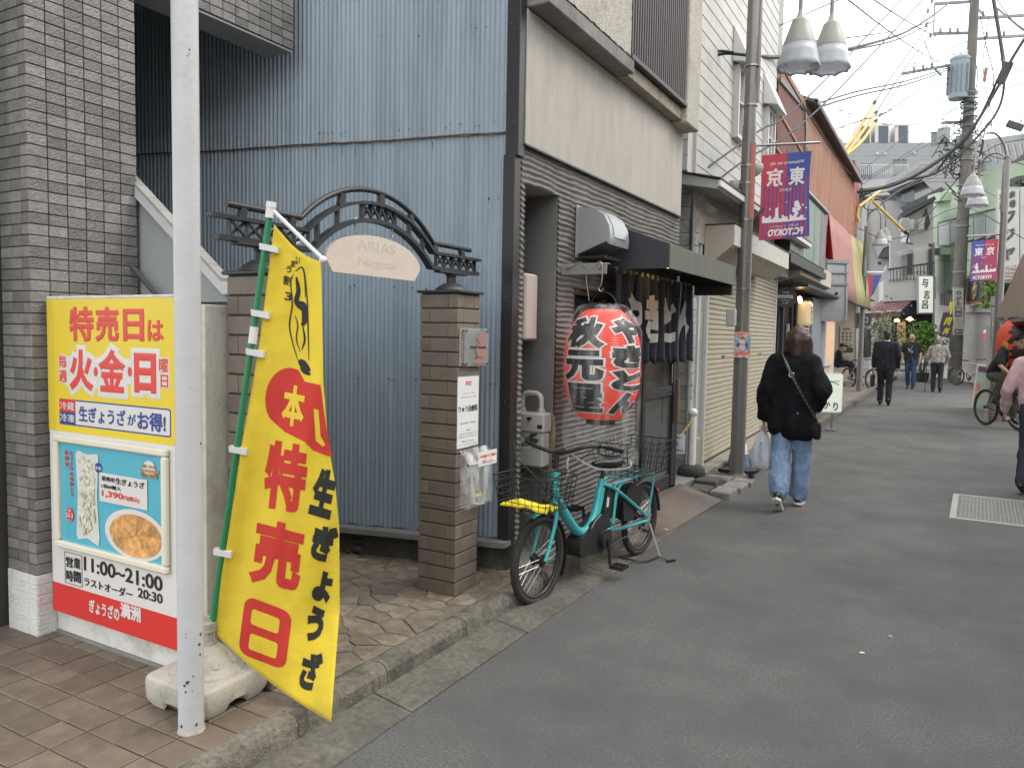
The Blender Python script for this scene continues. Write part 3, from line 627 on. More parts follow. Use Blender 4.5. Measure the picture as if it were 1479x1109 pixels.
for t_, a, b, c, d in (('生', 451, 483, 676, 748), ('ぎ', 451, 486, 756, 812), ('ょ', 453, 479, 824, 870), ('う', 443, 467, 874, 928), ('ざ', 435, 463, 938, 998)): ft(t_, a, b, c, d, m_fk, .065, .2, slope=.3)
for t_, a, b, c, d in (('3', 411, 422, 422, 434), ('割', 409, 421, 398, 412), ('う', 413, 421, 384, 394), ('ま', 420, 427, 376, 386), ('い', 427, 433, 371, 382)): ft(t_, a, b, c, d, m_fk, .02, .1, slope=.2)
def stroke(pts, w, m=m_fk, lift=.0024):           # tapered brush stroke printed on the cloth
    P_ = smoothline([(a, b, 0) for a, b in pts], 5); n = len(P_); poly = []
    for sgn in (1, -1):
        L_ = []
        for i in range(n):
            d_ = (P_[min(i+1, n-1)]-P_[max(i-1, 0)]).normalized(); ww = w*(.35+.65*math.sin(math.pi*(i+.5)/n)); L_.append((P_[i].x-d_.y*ww*sgn/2, P_[i].y+d_.x*ww*sgn/2))
        poly += L_ if sgn == 1 else L_[::-1]
    mb = MB(); vs = [onflag(x, y, fold(x, y)+lift) for x, y in poly]; mb.add(vs, [(i, i+1, 2*n-2-i, 2*n-1-i) for i in range(n-1)]); return mb
for pts, w in ((((426, 392), (436, 386), (440, 400), (441, 430)), 2.2), (((424, 395), (420, 410), (422, 440), (418, 470), (424, 500), (432, 525)), 2.0), (((428, 400), (431, 420), (428, 436), (436, 448)), 7), (((431, 436), (439, 442), (440, 462), (436, 470)), 9), (((437, 470), (440, 490), (436, 505)), 3), (((426, 455), (430, 470), (428, 490), (434, 508)), 1.8), (((432, 520), (438, 526), (447, 536)), 11), (((434, 530), (440, 536), (448, 541)), 7), (((441, 400), (444, 440), (445, 480), (446, 520)), 2)):
    stroke(pts, w).build('brush_stroke', m_fk, ban)
# ================================================================= GATE: two brick pillars and the black iron arch
m_brick = mat('taupe_brick', (.175, .145, .115), .6, .14, 18, .25, 80, rand=.16, dirt=(.13, .105, .08), dscale=9)
m_mort = mat('pillar_mortar', (.055, .045, .036), .9, .2); m_iron = mat('black_iron', (.024, .026, .03), .45, .2, 20, .15, 90)
GX0, GX1 = -2.41, -2.175; ch_ = (1.69-SW)/21
def gate_pillar(y0, y1, label, zt=1.69):
    p = thing('gate_pillar', label, 'gate pillar', ((GX0+GX1)/2, (y0+y1)/2, SW), 'brick pillars of the arched gate')
    MB().box(GX0+.006, GX1-.006, y0+.006, y1-.006, SW-.01, zt).build('mortar_core', m_mort, p)
    n = 21
    for k in range(n):
        za_, zb_ = SW+k*ch_, SW+(k+1)*ch_-.0075; W = GX1-GX0; D_ = y1-y0
        s = .26 if k % 2 else .74                    # running bond on both faces
        xj = GX0+W*s; yj = y0+D_*s
        j = random.uniform(-.0015, .0015)
        for (xa_, xb_, ya_, yb_) in ((GX0+j, xj-.001, y0, y0+.055), (xj+.001, GX1+j, y0, y0+.055), (GX1-.055, GX1+j, y0+.056, yj), (GX1-.055, GX1+j, yj+.002, y1), (GX0, GX1-.057, y1-.055, y1)):
            MB().bbox(xa_, xb_, ya_, yb_, za_, zb_, .002).build('brick', m_brick, p)
    MB().bbox(GX0-.015, GX1+.015, y0-.015, y1+.015, zt, zt+.014, .003).build('cap_plate', m_iron, p)
    return p
gp = gate_pillar(3.262, 3.475, 'taupe brick gate pillar carrying the white clinic notice and glass plate')
gate_pillar(2.025, 2.235, 'taupe brick gate pillar half hidden behind the yellow banner')
ga = thing('gate_arch', 'black wrought iron arch with lattice panels spanning the two brick gate pillars', 'gate arch', (-2.29, 2.73, 1.704))
XC = -2.29; YL, YR, YM = 2.09, 3.367, 2.73
def zig(pts, w, h_, name):
    m = MB()
    for i in range(len(pts)-1): m.beam(pts[i], pts[i+1], w, h_)
    return m
def archpts(za_, rise, ya, yb, n=18): # shallow circular arc between (ya,za) and (yb,za)
    c = (yb-ya)/2; R_ = (c*c+rise*rise)/(2*rise); cz = za_+rise-R_; a = math.asin(c/R_); return [Vector((XC, (ya+yb)/2+R_*math.sin(t), cz+R_*math.cos(t))) for t in [-a+2*a*i/n for i in range(n+1)]]
for nm, za_, rise, ya, yb, ye0, ye1, w, h_ in (('top_rail', 1.935, .182, 2.29, 3.20, 1.925, 3.545, .022, .02), ('middle_rail', 1.888, .172, 2.315, 3.195, 1.85, 3.63, .04, .014), ('lower_rail', 1.812, .172, 2.345, 3.18, 1.875, 3.61, .04, .018)):
    P_ = [Vector((XC, ye0, za_))]+archpts(za_, rise, ya, yb)+[Vector((XC, ye1, za_))]
    if nm == 'top_rail': MB().tube(P_, .0125, 8).build(nm, m_iron, ga, smooth=50)
    else: zig(P_, w, h_, nm).build(nm, m_iron, ga)
def zarch(za_, rise, ya, yb, y):
    if y <= ya or y >= yb: return za_
    c = (yb-ya)/2; R_ = (c*c+rise*rise)/(2*rise); cz = za_+rise-R_; return cz+math.sqrt(R_*R_-(y-(ya+yb)/2)**2)
zt_ = lambda y: zarch(1.935, .182, 2.29, 3.20, y); zm2 = lambda y: zarch(1.888, .172, 2.315, 3.195, y); zl_ = lambda y: zarch(1.812, .172, 2.345, 3.18, y)
for y in (1.99, 2.235, 2.52, 2.79, 3.02, 3.22, 3.47): MB().beam((XC, y, zm2(y)+.003), (XC, y+(.0 if abs(y-YM) < .1 else .012*(1 if y < YM else -1)), zt_(y)-.006), .02, .032, (0, 1, 0)).build('strut', m_iron, ga)
for y in (2.38, 2.50, 2.66, 2.89, 3.0, 3.11): MB().beam((XC, y, zl_(y)+.003), (XC, y, zm2(y)-.006), .02, .014, (0, 1, 0)).build('strut', m_iron, ga)
def lattice(y0, y1, n):
    for i in range(n+1):
        y = y0+(y1-y0)*i/n
        MB().beam((XC, y, zl_(y)+.006), (XC, y, zm2(y)-.005), .018, .007, (0, 1, 0)).build('lattice_bar', m_iron, ga)
        if i < n:
            yb = y0+(y1-y0)*(i+1)/n
            MB().beam((XC-.003, y, zl_(y)+.008), (XC-.003, yb, zm2(yb)-.007), .008, .009).build('lattice_bar', m_iron, ga); MB().beam((XC+.005, y, zm2(y)-.007), (XC+.005, yb, zl_(yb)+.008), .008, .009).build('lattice_bar', m_iron, ga)
lattice(2.665, 2.885, 4); lattice(1.935, 2.33, 5); lattice(3.225, 3.59, 5)
for y in (YL, YR):
    MB().bbox(XC-.022, XC+.022, y-.13, y+.13, 1.792, 1.803, .003).build('saddle', m_iron, ga); MB().lathe([(.085, 0), (.083, .01), (.07, .022), (.045, .036), (.04, .04)], (XC, y, 1.7045), 24).build('foot', m_iron, ga, smooth=40)
    MB().lathe([(.026, .036), (.024, .07), (.034, .09)], (XC, y, 1.7045), 8).build('stem', m_iron, ga)
hs = thing('hanging_sign', 'pale wooden nameplate hanging by chains from the iron arch', 'sign', (XC, 2.75, 1.76))
m_pw = mat('pale_sign_face', (.60, .52, .44), .55, .06, 8, .1, dirt=(.5, .43, .36), dscale=3)
sgp = [(3.038, 1.733), (3.082, 1.792)]+[(2.755-.327*math.cos(math.radians(a)), 1.795+.122*math.sin(math.radians(a))) for a in range(170, 5, -11)]+[(2.424, 1.797), (2.466, 1.734)]
sgp = [(2.466, 1.734), (3.038, 1.734), (3.084, 1.793)]+[(2.754+.33*math.cos(t), 1.793+.123*math.sin(t)) for t in [math.pi*k/14 for k in range(1, 14)]]+[(2.424, 1.793)]
MB().prism([(XC-.008, y, z) for y, z in sgp], (.016, 0, 0)).build('board', m_pw, hs)
hf = frame((XC+.008, 2.754, 1.8), (0, 1, 0), (0, 0, 1)); m_faint = mat('faded_letters', (.51, .45, .385), .6, .1); m_faint2 = mat('very_faded_letters', (.545, .475, .405), .6, .1)
lettering('ARIAS', hf, -.135, .135, .045, .09, m_faint, hs, .0, .0008); lettering('Nogata', hf, -.125, .135, -.035, .015, m_faint2, hs, .0, .0008)
for y, za_, zb_ in ((2.615, 1.977, 1.893), (2.87, 1.972, 1.893)):
    for k in range(4):
        z = za_-(k+.5)*(za_-zb_)/4; U_ = Vector((0, 1, 0)) if k % 2 else Vector((1, 0, 0))
        MB().tube(arc((XC, y, z), U_, (0, 0, 1), .0065, 0, 2*math.pi, 10, .0135)[:-1], .0022, 5, closed=True).build('chain_link', mat('steel', (.3, .3, .3), .35, .1, metal=1), hs)
# things on the right gate pillar
pfm = frame((GX1+.002, 0, 0), (0, 1, 0), (0, 0, 1))
gl = thing('glass_nameplate', 'small glass nameplate with red print on steel standoffs near the pillar top', 'nameplate', (GX1+.02, 3.39, 1.41))
m_gl = mat('clear_plate', (.38, .42, .41), .05, .05, spec=.8); m_gl.node_tree.nodes['Principled BSDF'].inputs['Alpha'].default_value = .38
MB().bbox(GX1+.022, GX1+.027, 3.29, 3.52, 1.315, 1.512, .001).build('plate', m_gl, gl)
MB().bbox(GX1+.0025, GX1+.006, 3.272, 3.46, 1.315, 1.512, .001).build('backing', mat('plate_backing', (.32, .31, .29), .5, .1), gl)
gfr = frame((GX1+.029, 0, 0), (0, 1, 0), (0, 0, 1)); m_rp = mat('faded_red_print', (.38, .20, .18), .5, .1)
disc(gfr, 0, 0, 1, 1, m_rp, gl, 'red_print', .0, .0005, poly=[(3.36, 1.33), (3.41, 1.36), (3.39, 1.41), (3.43, 1.43), (3.40, 1.46), (3.42, 1.50), (3.47, 1.48), (3.49, 1.50), (3.49, 1.45), (3.47, 1.42), (3.50, 1.39), (3.47, 1.36), (3.48, 1.33), (3.43, 1.325)])
lettering('ARIAS Nogata', gfr, 3.33, 3.49, 1.405, 1.42, m_blk, gl, .01, .001); lettering('お問い合せは', gfr, 3.38, 3.46, 1.355, 1.365, m_blk, gl, .0, .001)
for y in (3.30, 3.508):
    for z in (1.328, 1.50): MB().cyl((GX1, y, z), (GX1+.034, y, z), .007, n=10).build('standoff', MATS['steel'], gl, smooth=True)
nt_ = thing('clinic_notice', 'white paper notice headed 302 pasted on the brick gate pillar', 'notice', (GX1+.004, 3.36, 1.08))
MB().box(GX1+.002, GX1+.005, 3.262, 3.462, .893, 1.262).build('sheet', mat('notice_white', (.78, .78, .78), .5, .03), nt_)
nf = frame((GX1+.0052, 3.362, 1.08), (0, 1, 0), (0, 0, 1))
lettering('302', nf, -.028, .028, .137, .158, m_lred, nt_, .02, .0004); lettering('りゅう治療院', nf, -.09, .09, -.002, .032, m_blk, nt_, .012, .0004)
for t_, w, z in (('はり・灸・マッサージ・指圧', .055, .095), ('カイロプラクティック・整体', .075, .075), ('完全予約制・予約優先', .075, -.06), ('診療時間', .02, -.098), ('平日 10:00〜20:00 土日 10:00〜18:00', .08, -.115), ('出張治療もいたします お気軽にどうぞ', .085, -.13), ('電話 000-000-0000', .055, -.155), ('メール ryu@clinic', .085, -.172)):
    if '000' in t_: t_ = '電話でご予約を'
    if '@' in t_: t_ = 'メールでもどうぞ'
    lettering(t_, nf, -w, w, z-.004, z+.004, m_blk, nt_, .0, .0004)
fl = thing('flyer_box', 'clear plastic leaflet holder with a red lettered label strapped to the brick pillar', 'leaflet holder', (GX1+.02, 3.42, .7))
m_clp = plasticfilm('clear_plastic_box', .22); 
fbm = MB(); fbm.box(GX1+.006, GX1+.0085, 3.29, 3.55, .58, .88); fbm.box(GX1+.048, GX1+.0505, 3.29, 3.55, .58, .80); fbm.box(GX1+.009, GX1+.0475, 3.29, 3.2925, .58, .82); fbm.box(GX1+.009, GX1+.0475, 3.5475, 3.55, .58, .82); fbm.box(GX1+.009, GX1+.0475, 3.293, 3.547, .58, .583)
fbm.build('holder', m_clp, fl)
MB().prism([(GX1+.005, 3.285, .88), (GX1+.06, 3.30, .805), (GX1+.06, 3.56, .805), (GX1+.005, 3.555, .88)], (.001, 0, .002)).build('lid', m_clp, fl)
MB().box(GX1+.052, GX1+.0535, 3.39, 3.58, .785, .862).build('label', mat('label_white', (.8, .78, .76), .5, .03), fl)
lf = frame((GX1+.0537, 3.485, .823), (0, 1, 0), (0, 0, 1)); lettering('フタを開いてご自由に', lf, -.085, .085, .006, .022, m_lred, fl, .02, .0004); lettering('お取りください', lf, -.055, .055, -.022, -.006, m_lred, fl, .02, .0004)
lettering('最新号', lf, -.07, .03, -.205, -.188, mat('yellow_print', (.75, .68, .05), .5, .05), fl, .01, -.03)
for z in (.60, .895): MB().tube([(GX0-.002, 3.258, z+.004), (GX0+.12, 3.257, z-.004), (GX1+.003, 3.258, z-.006), (GX1+.004, 3.36, z-.003), (GX1+.004, 3.478, z+.004)], .0022, 5).build('wire_tie', mat('tie_wire', (.2, .19, .17), .5, .1), fl)

# ================================================================= BLUE CORRUGATED BUILDING
m_blue = mat('blue_corrugated_paint', (.28, .345, .405), .45, .12, 3.5, .12, 40, stretch=(2.2, 2.2, .14), dirt=(.19, .235, .27), dscale=4, dirt_lo=.5, dirt_hi=.72)
BC = np.array([-2.2, 3.823]); BE = np.array([-.974, -.2245]); BN = np.array([.2245, -.974])
def bp_(s, o_, z): return (BC[0]+BE[0]*s+BN[0]*o_, BC[1]+BE[1]*s+BN[1]*o_, z)
bb_ = thing('corrugated_building', 'old building clad in blue corrugated metal sheets behind the iron gate arch', 'building', (-4, 3.9, SW))
pitch = .0292; amp = .0062
def sheet(s0, s1, z0_, z1_, off, ph=0.):
    m = MB(); n = int((s1-s0)/pitch*6); vs = []; nz_ = 6
    for j in range(nz_+1):
        for i in range(n+1):
            s = s0+(s1-s0)*i/n; z = z0_+(z1_-z0_)*j/nz_; vs.append(bp_(s, off+amp*math.sin(2*math.pi*s/pitch)+.002*noise.noise((s*2, z*1.5, off))*2.2, z+(.003*math.sin(s*40) if j == 0 else 0)))
    m.add(vs, [(j*(n+1)+i, j*(n+1)+i+1, (j+1)*(n+1)+i+1, (j+1)*(n+1)+i) for j in range(nz_) for i in range(n)]); return m
w_ = pitch*24
k = 0; s = 0.004
while s < 4.6:
    e = min(s+w_, 4.7)
    sheet(s, e, .303, 2.64, .012 + .0015*(k % 2)).build('corrugated_sheet', m_blue, bb_, smooth=180); sheet(s, e, 2.61, 7., .019+.0015*(k % 2)).build('corrugated_sheet', m_blue, bb_, smooth=180); s = e; k += 1
rl = MB()
P_ = [bp_(s_*.03, .027+.003*noise.noise((s_*.3, 0, 0)), 2.612+.004*noise.noise((s_*.5, 5, 0))+.003*math.sin(s_*.03*2*math.pi/pitch)) for s_ in range(152)]
for a, b in zip(P_[:-1], P_[1:]): rl.beam(a, b, .006, .007)
rl.build('rusty_seam', mat('rusty_seam', (.12, .065, .035), .9, .5, 25), bb_)
nl = MB(); rn = random.Random(5)
for s_, z in [(rn.uniform(.05, 3.2), z) for z in (.7, 1.2, 1.75, 2.25, 2.665, 2.67, 3.2) for _ in range(16)]:
    s_ = round(s_/pitch)*pitch+pitch*.25; c_ = bp_(s_, .024+(.007 if z > 2.6 else 0), z+rn.uniform(-.012, .012)); nl.ball(c_, rn.uniform(.003, .006), n=6, m=4)
nl.build('nail_heads', mat('dark_nail', (.05, .045, .05), .8, .3), bb_)
wt = MB(); wt.prism([bp_(0.03, -.01, SW), bp_(4.7, -.01, SW), bp_(4.7, -.5, SW), bp_(.03, -.3, SW)], (0, 0, 7)); wt.build('wall_core', m_grout, bb_)
fdn = MB(); vs, fs = quadgrid(lambda a, b: bp_(-.03+4.7*a, .02+.006*noise.noise((a*60, b*3, 1))-.006*b, SW-.01+(.262-SW)*b), 120, 5); fdn.add(vs, fs); fdn.build('foundation', m_conc_d, bb_)
ld = MB(); ld.prism([bp_(-.035, .0, .266), bp_(4.7, .0, .266), bp_(4.7, .10, .266), bp_(-.02, .10, .266), bp_(-.035, .06, .266)], (0, 0, .032)); ld.build('sill_ledge', mat('ledge_concrete', (.2, .205, .2), .85, .15, 8, .3, dirt=(.12, .12, .11), dscale=4), bb_)
ro = MB()
for i in range(26):
    s_ = rn.uniform(.9, 2.2); ro.ball(bp_(s_, rn.uniform(.015, .035), SW+rn.uniform(0, .09)), rn.uniform(.015, .04), rn.uniform(.01, .02), rn.uniform(.01, .025), 7, 5)
ro.build("crumbled_render", m_conc_d, bb_, smooth=60, kind="stuff")
m_trim = mat('dark_brown_trim', (.028, .024, .025), .4, .1, 8)
MB().bbox(-2.232, -2.158, 3.785, 3.862, .3, 2.49, .003).build('corner_trim', m_trim, bb_); MB().bbox(-2.222, -2.14, 3.79, 3.864, 2.48, 7, .003).build('upper_corner_trim', m_trim, bb_)
sc_ = MB()
for z in (.5, 1.1, 1.7, 2.3, 2.7, 3.2): sc_.ball((-2.195, 3.784, z), .0035, n=6, m=4); sc_.ball((-2.17, 3.787, z-.03), .0035, n=6, m=4)
sc_.build('screws', MATS['steel'], bb_)

m_run = mat('rust_run', (.16, .085, .045), .9, .4, 30)
rr2 = MB()
for k in range(34):
    s_ = rn.uniform(.05, 3.3); s_ = round(s_/pitch)*pitch+pitch*.25; z = rn.choice([2.60, 2.60, 1.75, 1.2, .7])-.01; off = .0205+(.0 if z < 2.7 else .007); L_ = rn.uniform(.02, .10); w_2 = rn.uniform(.0012, .003)
    rr2.add([bp_(s_-w_2, off+.0012, z), bp_(s_+w_2, off+.0012, z), bp_(s_+w_2*.3, off+.0012, z-L_), bp_(s_-w_2*.3, off+.0012, z-L_)], [(0, 1, 2, 3)])
rr2.build('rust_runs', m_run, bb_, kind='stuff')
# ================================================================= RESTAURANT
FX = -2.15
m_plas = mat('grey_combed_plaster', (.17, .16, .15), .85, .16, 6, .35, 70, dirt=(.125, .118, .11), dscale=2.5)
m_beige = mat('stained_beige_board', (.41, .38, .335), .8, .09, 11, .2, 60, stretch=(1, 1.3, .4), dirt=(.33, .305, .275), dscale=4.5, dirt_lo=.45, dirt_hi=.75)
m_stuc = mat('mottled_stucco', (.42, .39, .34), .9, .28, 45, .9, 90, dirt=(.3, .27, .235), dscale=4)
m_dark = mat('dark_interior', (.012, .011, .012), .8, .3); m_darkf = mat('dark_metal_frame', (.022, .023, .028), .4, .12)
m_brownp = mat('brown_louver', (.055, .04, .038), .5, .15); m_grs = mat('smooth_grey_render', (.17, .17, .165), .8, .1, 3, .1, dirt=(.09, .088, .085), dscale=2)
rest = thing('restaurant', 'grey combed plaster restaurant front with beige panel and dark louvred upper storey', 'building', (FX, 5.3, SW))
# combed plaster with real ridges, openings left free
dy, dz = .022, .0075
def hole(y, z): return (3.898 < y < 4.34 and z < 2.352) or (4.60 < y < 5.80 and .98 < z < 1.795) or (y > 5.80 and z < 1.985)
ys_ = np.arange(3.864, 6.80, dy); zs_ = np.arange(SW-.02, 2.557, dz); V = []; Fs = []
ny, nz_ = len(ys_), len(zs_)
for j, z in enumerate(zs_):
    for i, y in enumerate(ys_):
        w = z+.012*noise.noise((y*3.1, z*4, 0))+.006*noise.noise((y*11, z*9, 4)); ph_ = w/.034
        a = .5+.5*math.sin(2*math.pi*ph_); a = a**1.6*(.75+.4*noise.noise((y*6, ph_*.9, 7)))
        V.append((FX-.012+.015*a+.002*noise.noise((y*40, z*40, 2)), y, z))
for j in range(nz_-1):
    for i in range(ny-1):
        if not hole(ys_[i]+dy/2, zs_[j]+dz/2): Fs.append((j*ny+i, j*ny+i+1, (j+1)*ny+i+1, (j+1)*ny+i))
MB().add(V, Fs).build('combed_plaster', m_plas, rest, smooth=180)
# masses behind
mb = MB(); mb.box(-7, FX-.55, 3.9, 6.8, SW-.02, 7); mb.box(FX-.56, FX-.03, 3.868, 3.896, SW-.02, 7); mb.box(FX-.56, FX-.025, 4.345, 4.60, SW-.02, 2.54); mb.box(FX-.56, FX-.025, 3.9, 6.8, 2.40, 3.3); mb.box(FX-.56, FX-.025, 4.6, 5.79, SW-.02, .97)
mb.build('wall_core', m_grs, rest)
MB().box(FX-.50, FX-.013, 4.338, 4.344, SW-.01, 2.352).build('recess_jamb', m_grs, rest)
MB().box(FX-.5, FX-.012, 3.9, 4.34, 2.352, 2.358).build('recess_ceiling', mat('recess_ceiling', (.3, .3, .29), .8, .05), rest)
rp = MB(); rp.ball((FX-.02, 4.3365, .86), .03, .002, .14); rp.ball((FX-.10, 4.3365, .83), .05, .002, .03); rp.ball((FX-.03, 4.3365, .72), .014, .002, .1)
rp.build('old_paint_patch', mat('ochre_patch', (.25, .21, .12), .9, .4, 60), rest)
MB().bbox(FX-.02, FX+.018, 3.862, 6.735, 2.557, 3.30, .004).build('beige_panel', m_beige, rest)
MB().bbox(FX-.02, FX+.022, 3.858, 6.74, 2.548, 2.5565, .001).build('drip_edge', m_darkf, rest)
MB().bbox(FX-.3, -2.0, 3.866, 5.171, 3.308, 3.40, .006).build('ledge', m_conc, rest)
MB().bbox(FX-.3, -2.045, 5.172, 6.78, 3.302, 3.40, .004).build('rear_ledge', mat('rust_stained_concrete', (.27, .24, .2), .9, .25, 12, .5, dirt=(.2, .12, .08), dscale=5), rest)
us = MB(); vs, fs = quadgrid(lambda a, b: (-2.016+.004*noise.noise((a*40, b*90, 3)), 3.866+a*1.27, 3.412+b*3.6), 60, 160); us.add(vs, fs); us.build('stucco_wall', m_stuc, rest, smooth=180)
MB().box(FX-.3, -2.03, 3.87, 5.13, 3.402, 7).build('stucco_core', m_stuc, rest)
cr_ = MB(); 
P_ = [(-2.004, 3.87+i*.04, 3.405+.012*noise.noise((i*.7, 3, 1))) for i in range(33)]; cr_.tube(P_, .006, 5); cr_.build('crack_line', mat('crack', (.05, .045, .04), .9, .3), rest)
MB().box(FX-.3, -2.045, 5.14, 6.40, 3.41, 7).build('balcony_core', m_dark, rest)
for i in range(26):
    y = 5.15+i*.0485; MB().bbox(-2.045, -2.012, y, y+.026, 3.43, 7, .004).build('louver_slat', m_brownp, rest)
MB().bbox(-2.05, -2.0, 5.135, 6.41, 3.405, 3.44, .003).build('louver_frame', m_brownp, rest)
MB().bbox(FX-.3, -2.0, 6.41, 6.76, 3.282, 7, .01).build('stucco_column', m_stuc, rest)
# window opening with brown sliding sash, door
MB().box(FX-.56, FX-.3, 4.6, 5.8, .9, 1.85).build('dark_room', m_dark, rest)
wn = MB(); 
for y0_, y1_, z0_, z1_ in ((4.60, 4.64, .98, 1.795), (5.76, 5.80, .98, 1.795), (4.64, 5.76, .98, 1.02), (4.64, 5.76, 1.755, 1.795), (5.16, 5.20, 1.02, 1.755)): wn.bbox(FX-.07, FX-.02, y0_, y1_, z0_, z1_, .003)
wo = wn.build('window_frame', mat('dark_brown_wood', (.05, .032, .025), .5, .2), rest)
m_gd = glassmat('dark_glass', (.03, .033, .034), .93, .06)
MB().box(FX-.055, FX-.05, 4.642, 5.158, 1.022, 1.753).box(FX-.055, FX-.05, 5.202, 5.758, 1.022, 1.753).build('window_glass', m_gd, rest)
dr = MB()
for y0_, y1_, z0_, z1_ in ((5.805, 5.87, SW-.01, 1.98), (5.93, 6.0, SW+.02, 1.93), (6.72, 6.80, SW+.02, 1.93), (6.81, 6.865, SW-.01, 1.98), (5.87, 6.81, 1.93, 1.98)): dr.bbox(FX-.05, FX+.005, y0_, y1_, z0_, z1_, .003)
dr.build('door_frame', m_darkf, rest)
for y0_, y1_, z0_, z1_ in ((6.003, 6.718, SW+.02, .25), (6.003, 6.718, .965, 1.05), (6.003, 6.718, 1.85, 1.93)): MB().bbox(FX-.04, FX-.005, y0_, y1_, z0_, z1_, .003).build('door_rail', m_darkf, rest)
m_gp = glassmat('door_glass', (.09, .095, .09), .8, .08)
MB().box(FX-.025, FX-.021, 6.003, 6.718, .252, .963).build('door_glass', m_gp, rest); MB().box(FX-.025, FX-.021, 6.003, 6.718, 1.052, 1.848).build('door_glass', m_gp, rest)
MB().box(FX-.56, FX-.5, 5.8, 6.8, SW, 2).build('door_room', mat('room_wall', (.1, .09, .08), .9, .3), rest)
MB().box(FX-.5, FX-.03, 5.8, 6.8, SW-.01, SW+.01).build('threshold', m_conc, rest)
hd = MB(); hd.tube([(FX+.0, 6.66, 1.0), (FX+.03, 6.66, 1.0), (FX+.03, 6.66, .72), (FX, 6.66, .72)], .008, 6); hd.build('door_handle', m_darkf, rest, smooth=True)
wh = mat('wood_pull', (.2, .11, .06), .5, .15); MB().bbox(FX+.0, FX+.03, 6.80, 6.835, .72, 1.1, .006).build('wooden_pull', wh, rest); MB().bbox(FX+.005, FX+.012, 6.655, 6.675, 1.08, 1.25, .002).build('push_plate', mat('chrome', (.6, .6, .6), .2, .02, metal=1), rest)
# exhaust hood
ho = thing('exhaust_hood', 'rounded grey metal exhaust hood on the plaster wall left of the awning', 'exhaust hood', (FX, 4.75, 2.1))
m_hood = mat('grey_hood_metal', (.33, .34, .35), .35, .06, 4, metal=.3)
pr_ = [(FX, 2.01), (FX+.21, 2.09), (FX+.232, 2.07), (FX+.238, 2.12), (FX+.228, 2.19), (FX+.19, 2.26), (FX+.13, 2.30), (FX+.05, 2.315), (FX, 2.318)]
MB().prism([(x, 4.60, z) for x, z in pr_], (0, .33, 0)).build('hood_shell', m_hood, ho, smooth=35)
MB().bbox(FX-.002, FX+.008, 4.585, 4.945, 1.99, 2.33, .003).build('flange', m_hood, ho)
pr2 = [(FX+.16, 2.289), (FX+.20, 2.254), (FX+.233, 2.19), (FX+.243, 2.12), (FX+.236, 2.12), (FX+.226, 2.19), (FX+.194, 2.248), (FX+.156, 2.28)]
MB().prism([(x, 4.66, z) for x, z in pr2], (0, .2, 0)).build('raised_lid', m_hood, ho, smooth=35)
sk = MB(); sk.box(FX-.01, FX+.19, 4.62, 4.91, 1.985, 2.005); sk.build('grease_tray', m_dark, ho)
# awning
aw = thing('awning', 'olive black box awning with a down light over the restaurant door', 'awning', (-1.9, 5.9, 1.95))
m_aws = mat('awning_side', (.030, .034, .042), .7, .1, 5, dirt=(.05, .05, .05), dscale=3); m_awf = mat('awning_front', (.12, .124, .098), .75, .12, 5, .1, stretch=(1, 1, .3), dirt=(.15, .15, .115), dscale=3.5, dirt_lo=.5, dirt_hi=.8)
ax, ay0, ay1 = -1.65, 5.005, 6.79; zf, zb_, zt2 = 1.945, 1.93, 2.105
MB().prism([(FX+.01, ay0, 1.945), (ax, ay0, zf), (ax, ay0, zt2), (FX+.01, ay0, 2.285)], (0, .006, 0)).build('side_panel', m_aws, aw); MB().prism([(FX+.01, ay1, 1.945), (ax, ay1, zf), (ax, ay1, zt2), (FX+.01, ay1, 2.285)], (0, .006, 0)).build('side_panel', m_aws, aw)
MB().bbox(ax-.006, ax+.003, ay0-.002, ay1+.008, zf-.003, zt2+.001, .002).build('front_valance', m_awf, aw)
MB().prism([(FX+.01, ay0+.007, 2.285), (ax-.007, ay0+.007, zt2), (ax-.007, ay0+.007, zt2-.006), (FX+.01, ay0+.007, 2.279)], (0, ay1-ay0-.008, 0)).build('top_sheet', m_awf, aw)
MB().box(FX+.01, ax-.1, ay0+.02, ay1-.02, 2.03, 2.05).build('under_panel', m_dark, aw)
MB().bbox(FX+.15, ax-.02, ay1-.02, ay1+.03, 1.86, 1.945, .003).build('rail_box', m_darkf, aw)
lo_ = np.array(ony(962, 400, 5.9)); MB().lathe([(.055, 0), (.055, .02)], (FX+.30, 5.62, 2.005), 20).build('downlight', emat('downlight_glow', (1, .62, .22), 9), aw)
MB().lathe([(.066, 0), (.066, .028)], (FX+.30, 5.62, 2.008), 20).build('downlight_rim', m_darkf, aw)
# noren
nr = thing('noren', 'navy cloth noren curtain with cream brush lettering hung across the restaurant door', 'curtain', (-2.02, 6.05, 1.95))
m_nav = mat('navy_cloth', (.007, .009, .024), .9, .25, 18, .5, 120, sheen=.1); m_crm = mat('noren_cream_print', (.46, .44, .41), .85, .06)
NX = -2.03
MB().cyl((NX, 4.98, 1.945), (NX, 6.95, 1.945), .008).build('rod', m_darkf, nr, smooth=True)
def nfold(y, z):
    d = (1.94-z)/.66; return NX+.008+(.010+.02*d)*math.sin(y*34+2*noise.noise((y*2, z, 0)))+.012*noise.noise((y*6, z*2, 5))
for i in range(5):
    y0_, y1_ = 4.99+i*.372, 4.99+(i+1)*.372-.01
    fl_ = (.07 if i == 4 else .0)
    vs, fs = quadgrid(lambda a, b: (nfold(y0_+(y1_-y0_)*a, 1.94-.655*b), y0_+(y1_-y0_)*a+fl_*a*b*b, 1.94-.655*b+.012*math.sin(a*9+i)*b), 18, 16)
    c = MB().add(vs, fs).build('curtain_panel', m_nav, nr, smooth=180); mo = c.modifiers.new('t', 'SOLIDIFY'); mo.thickness = .002
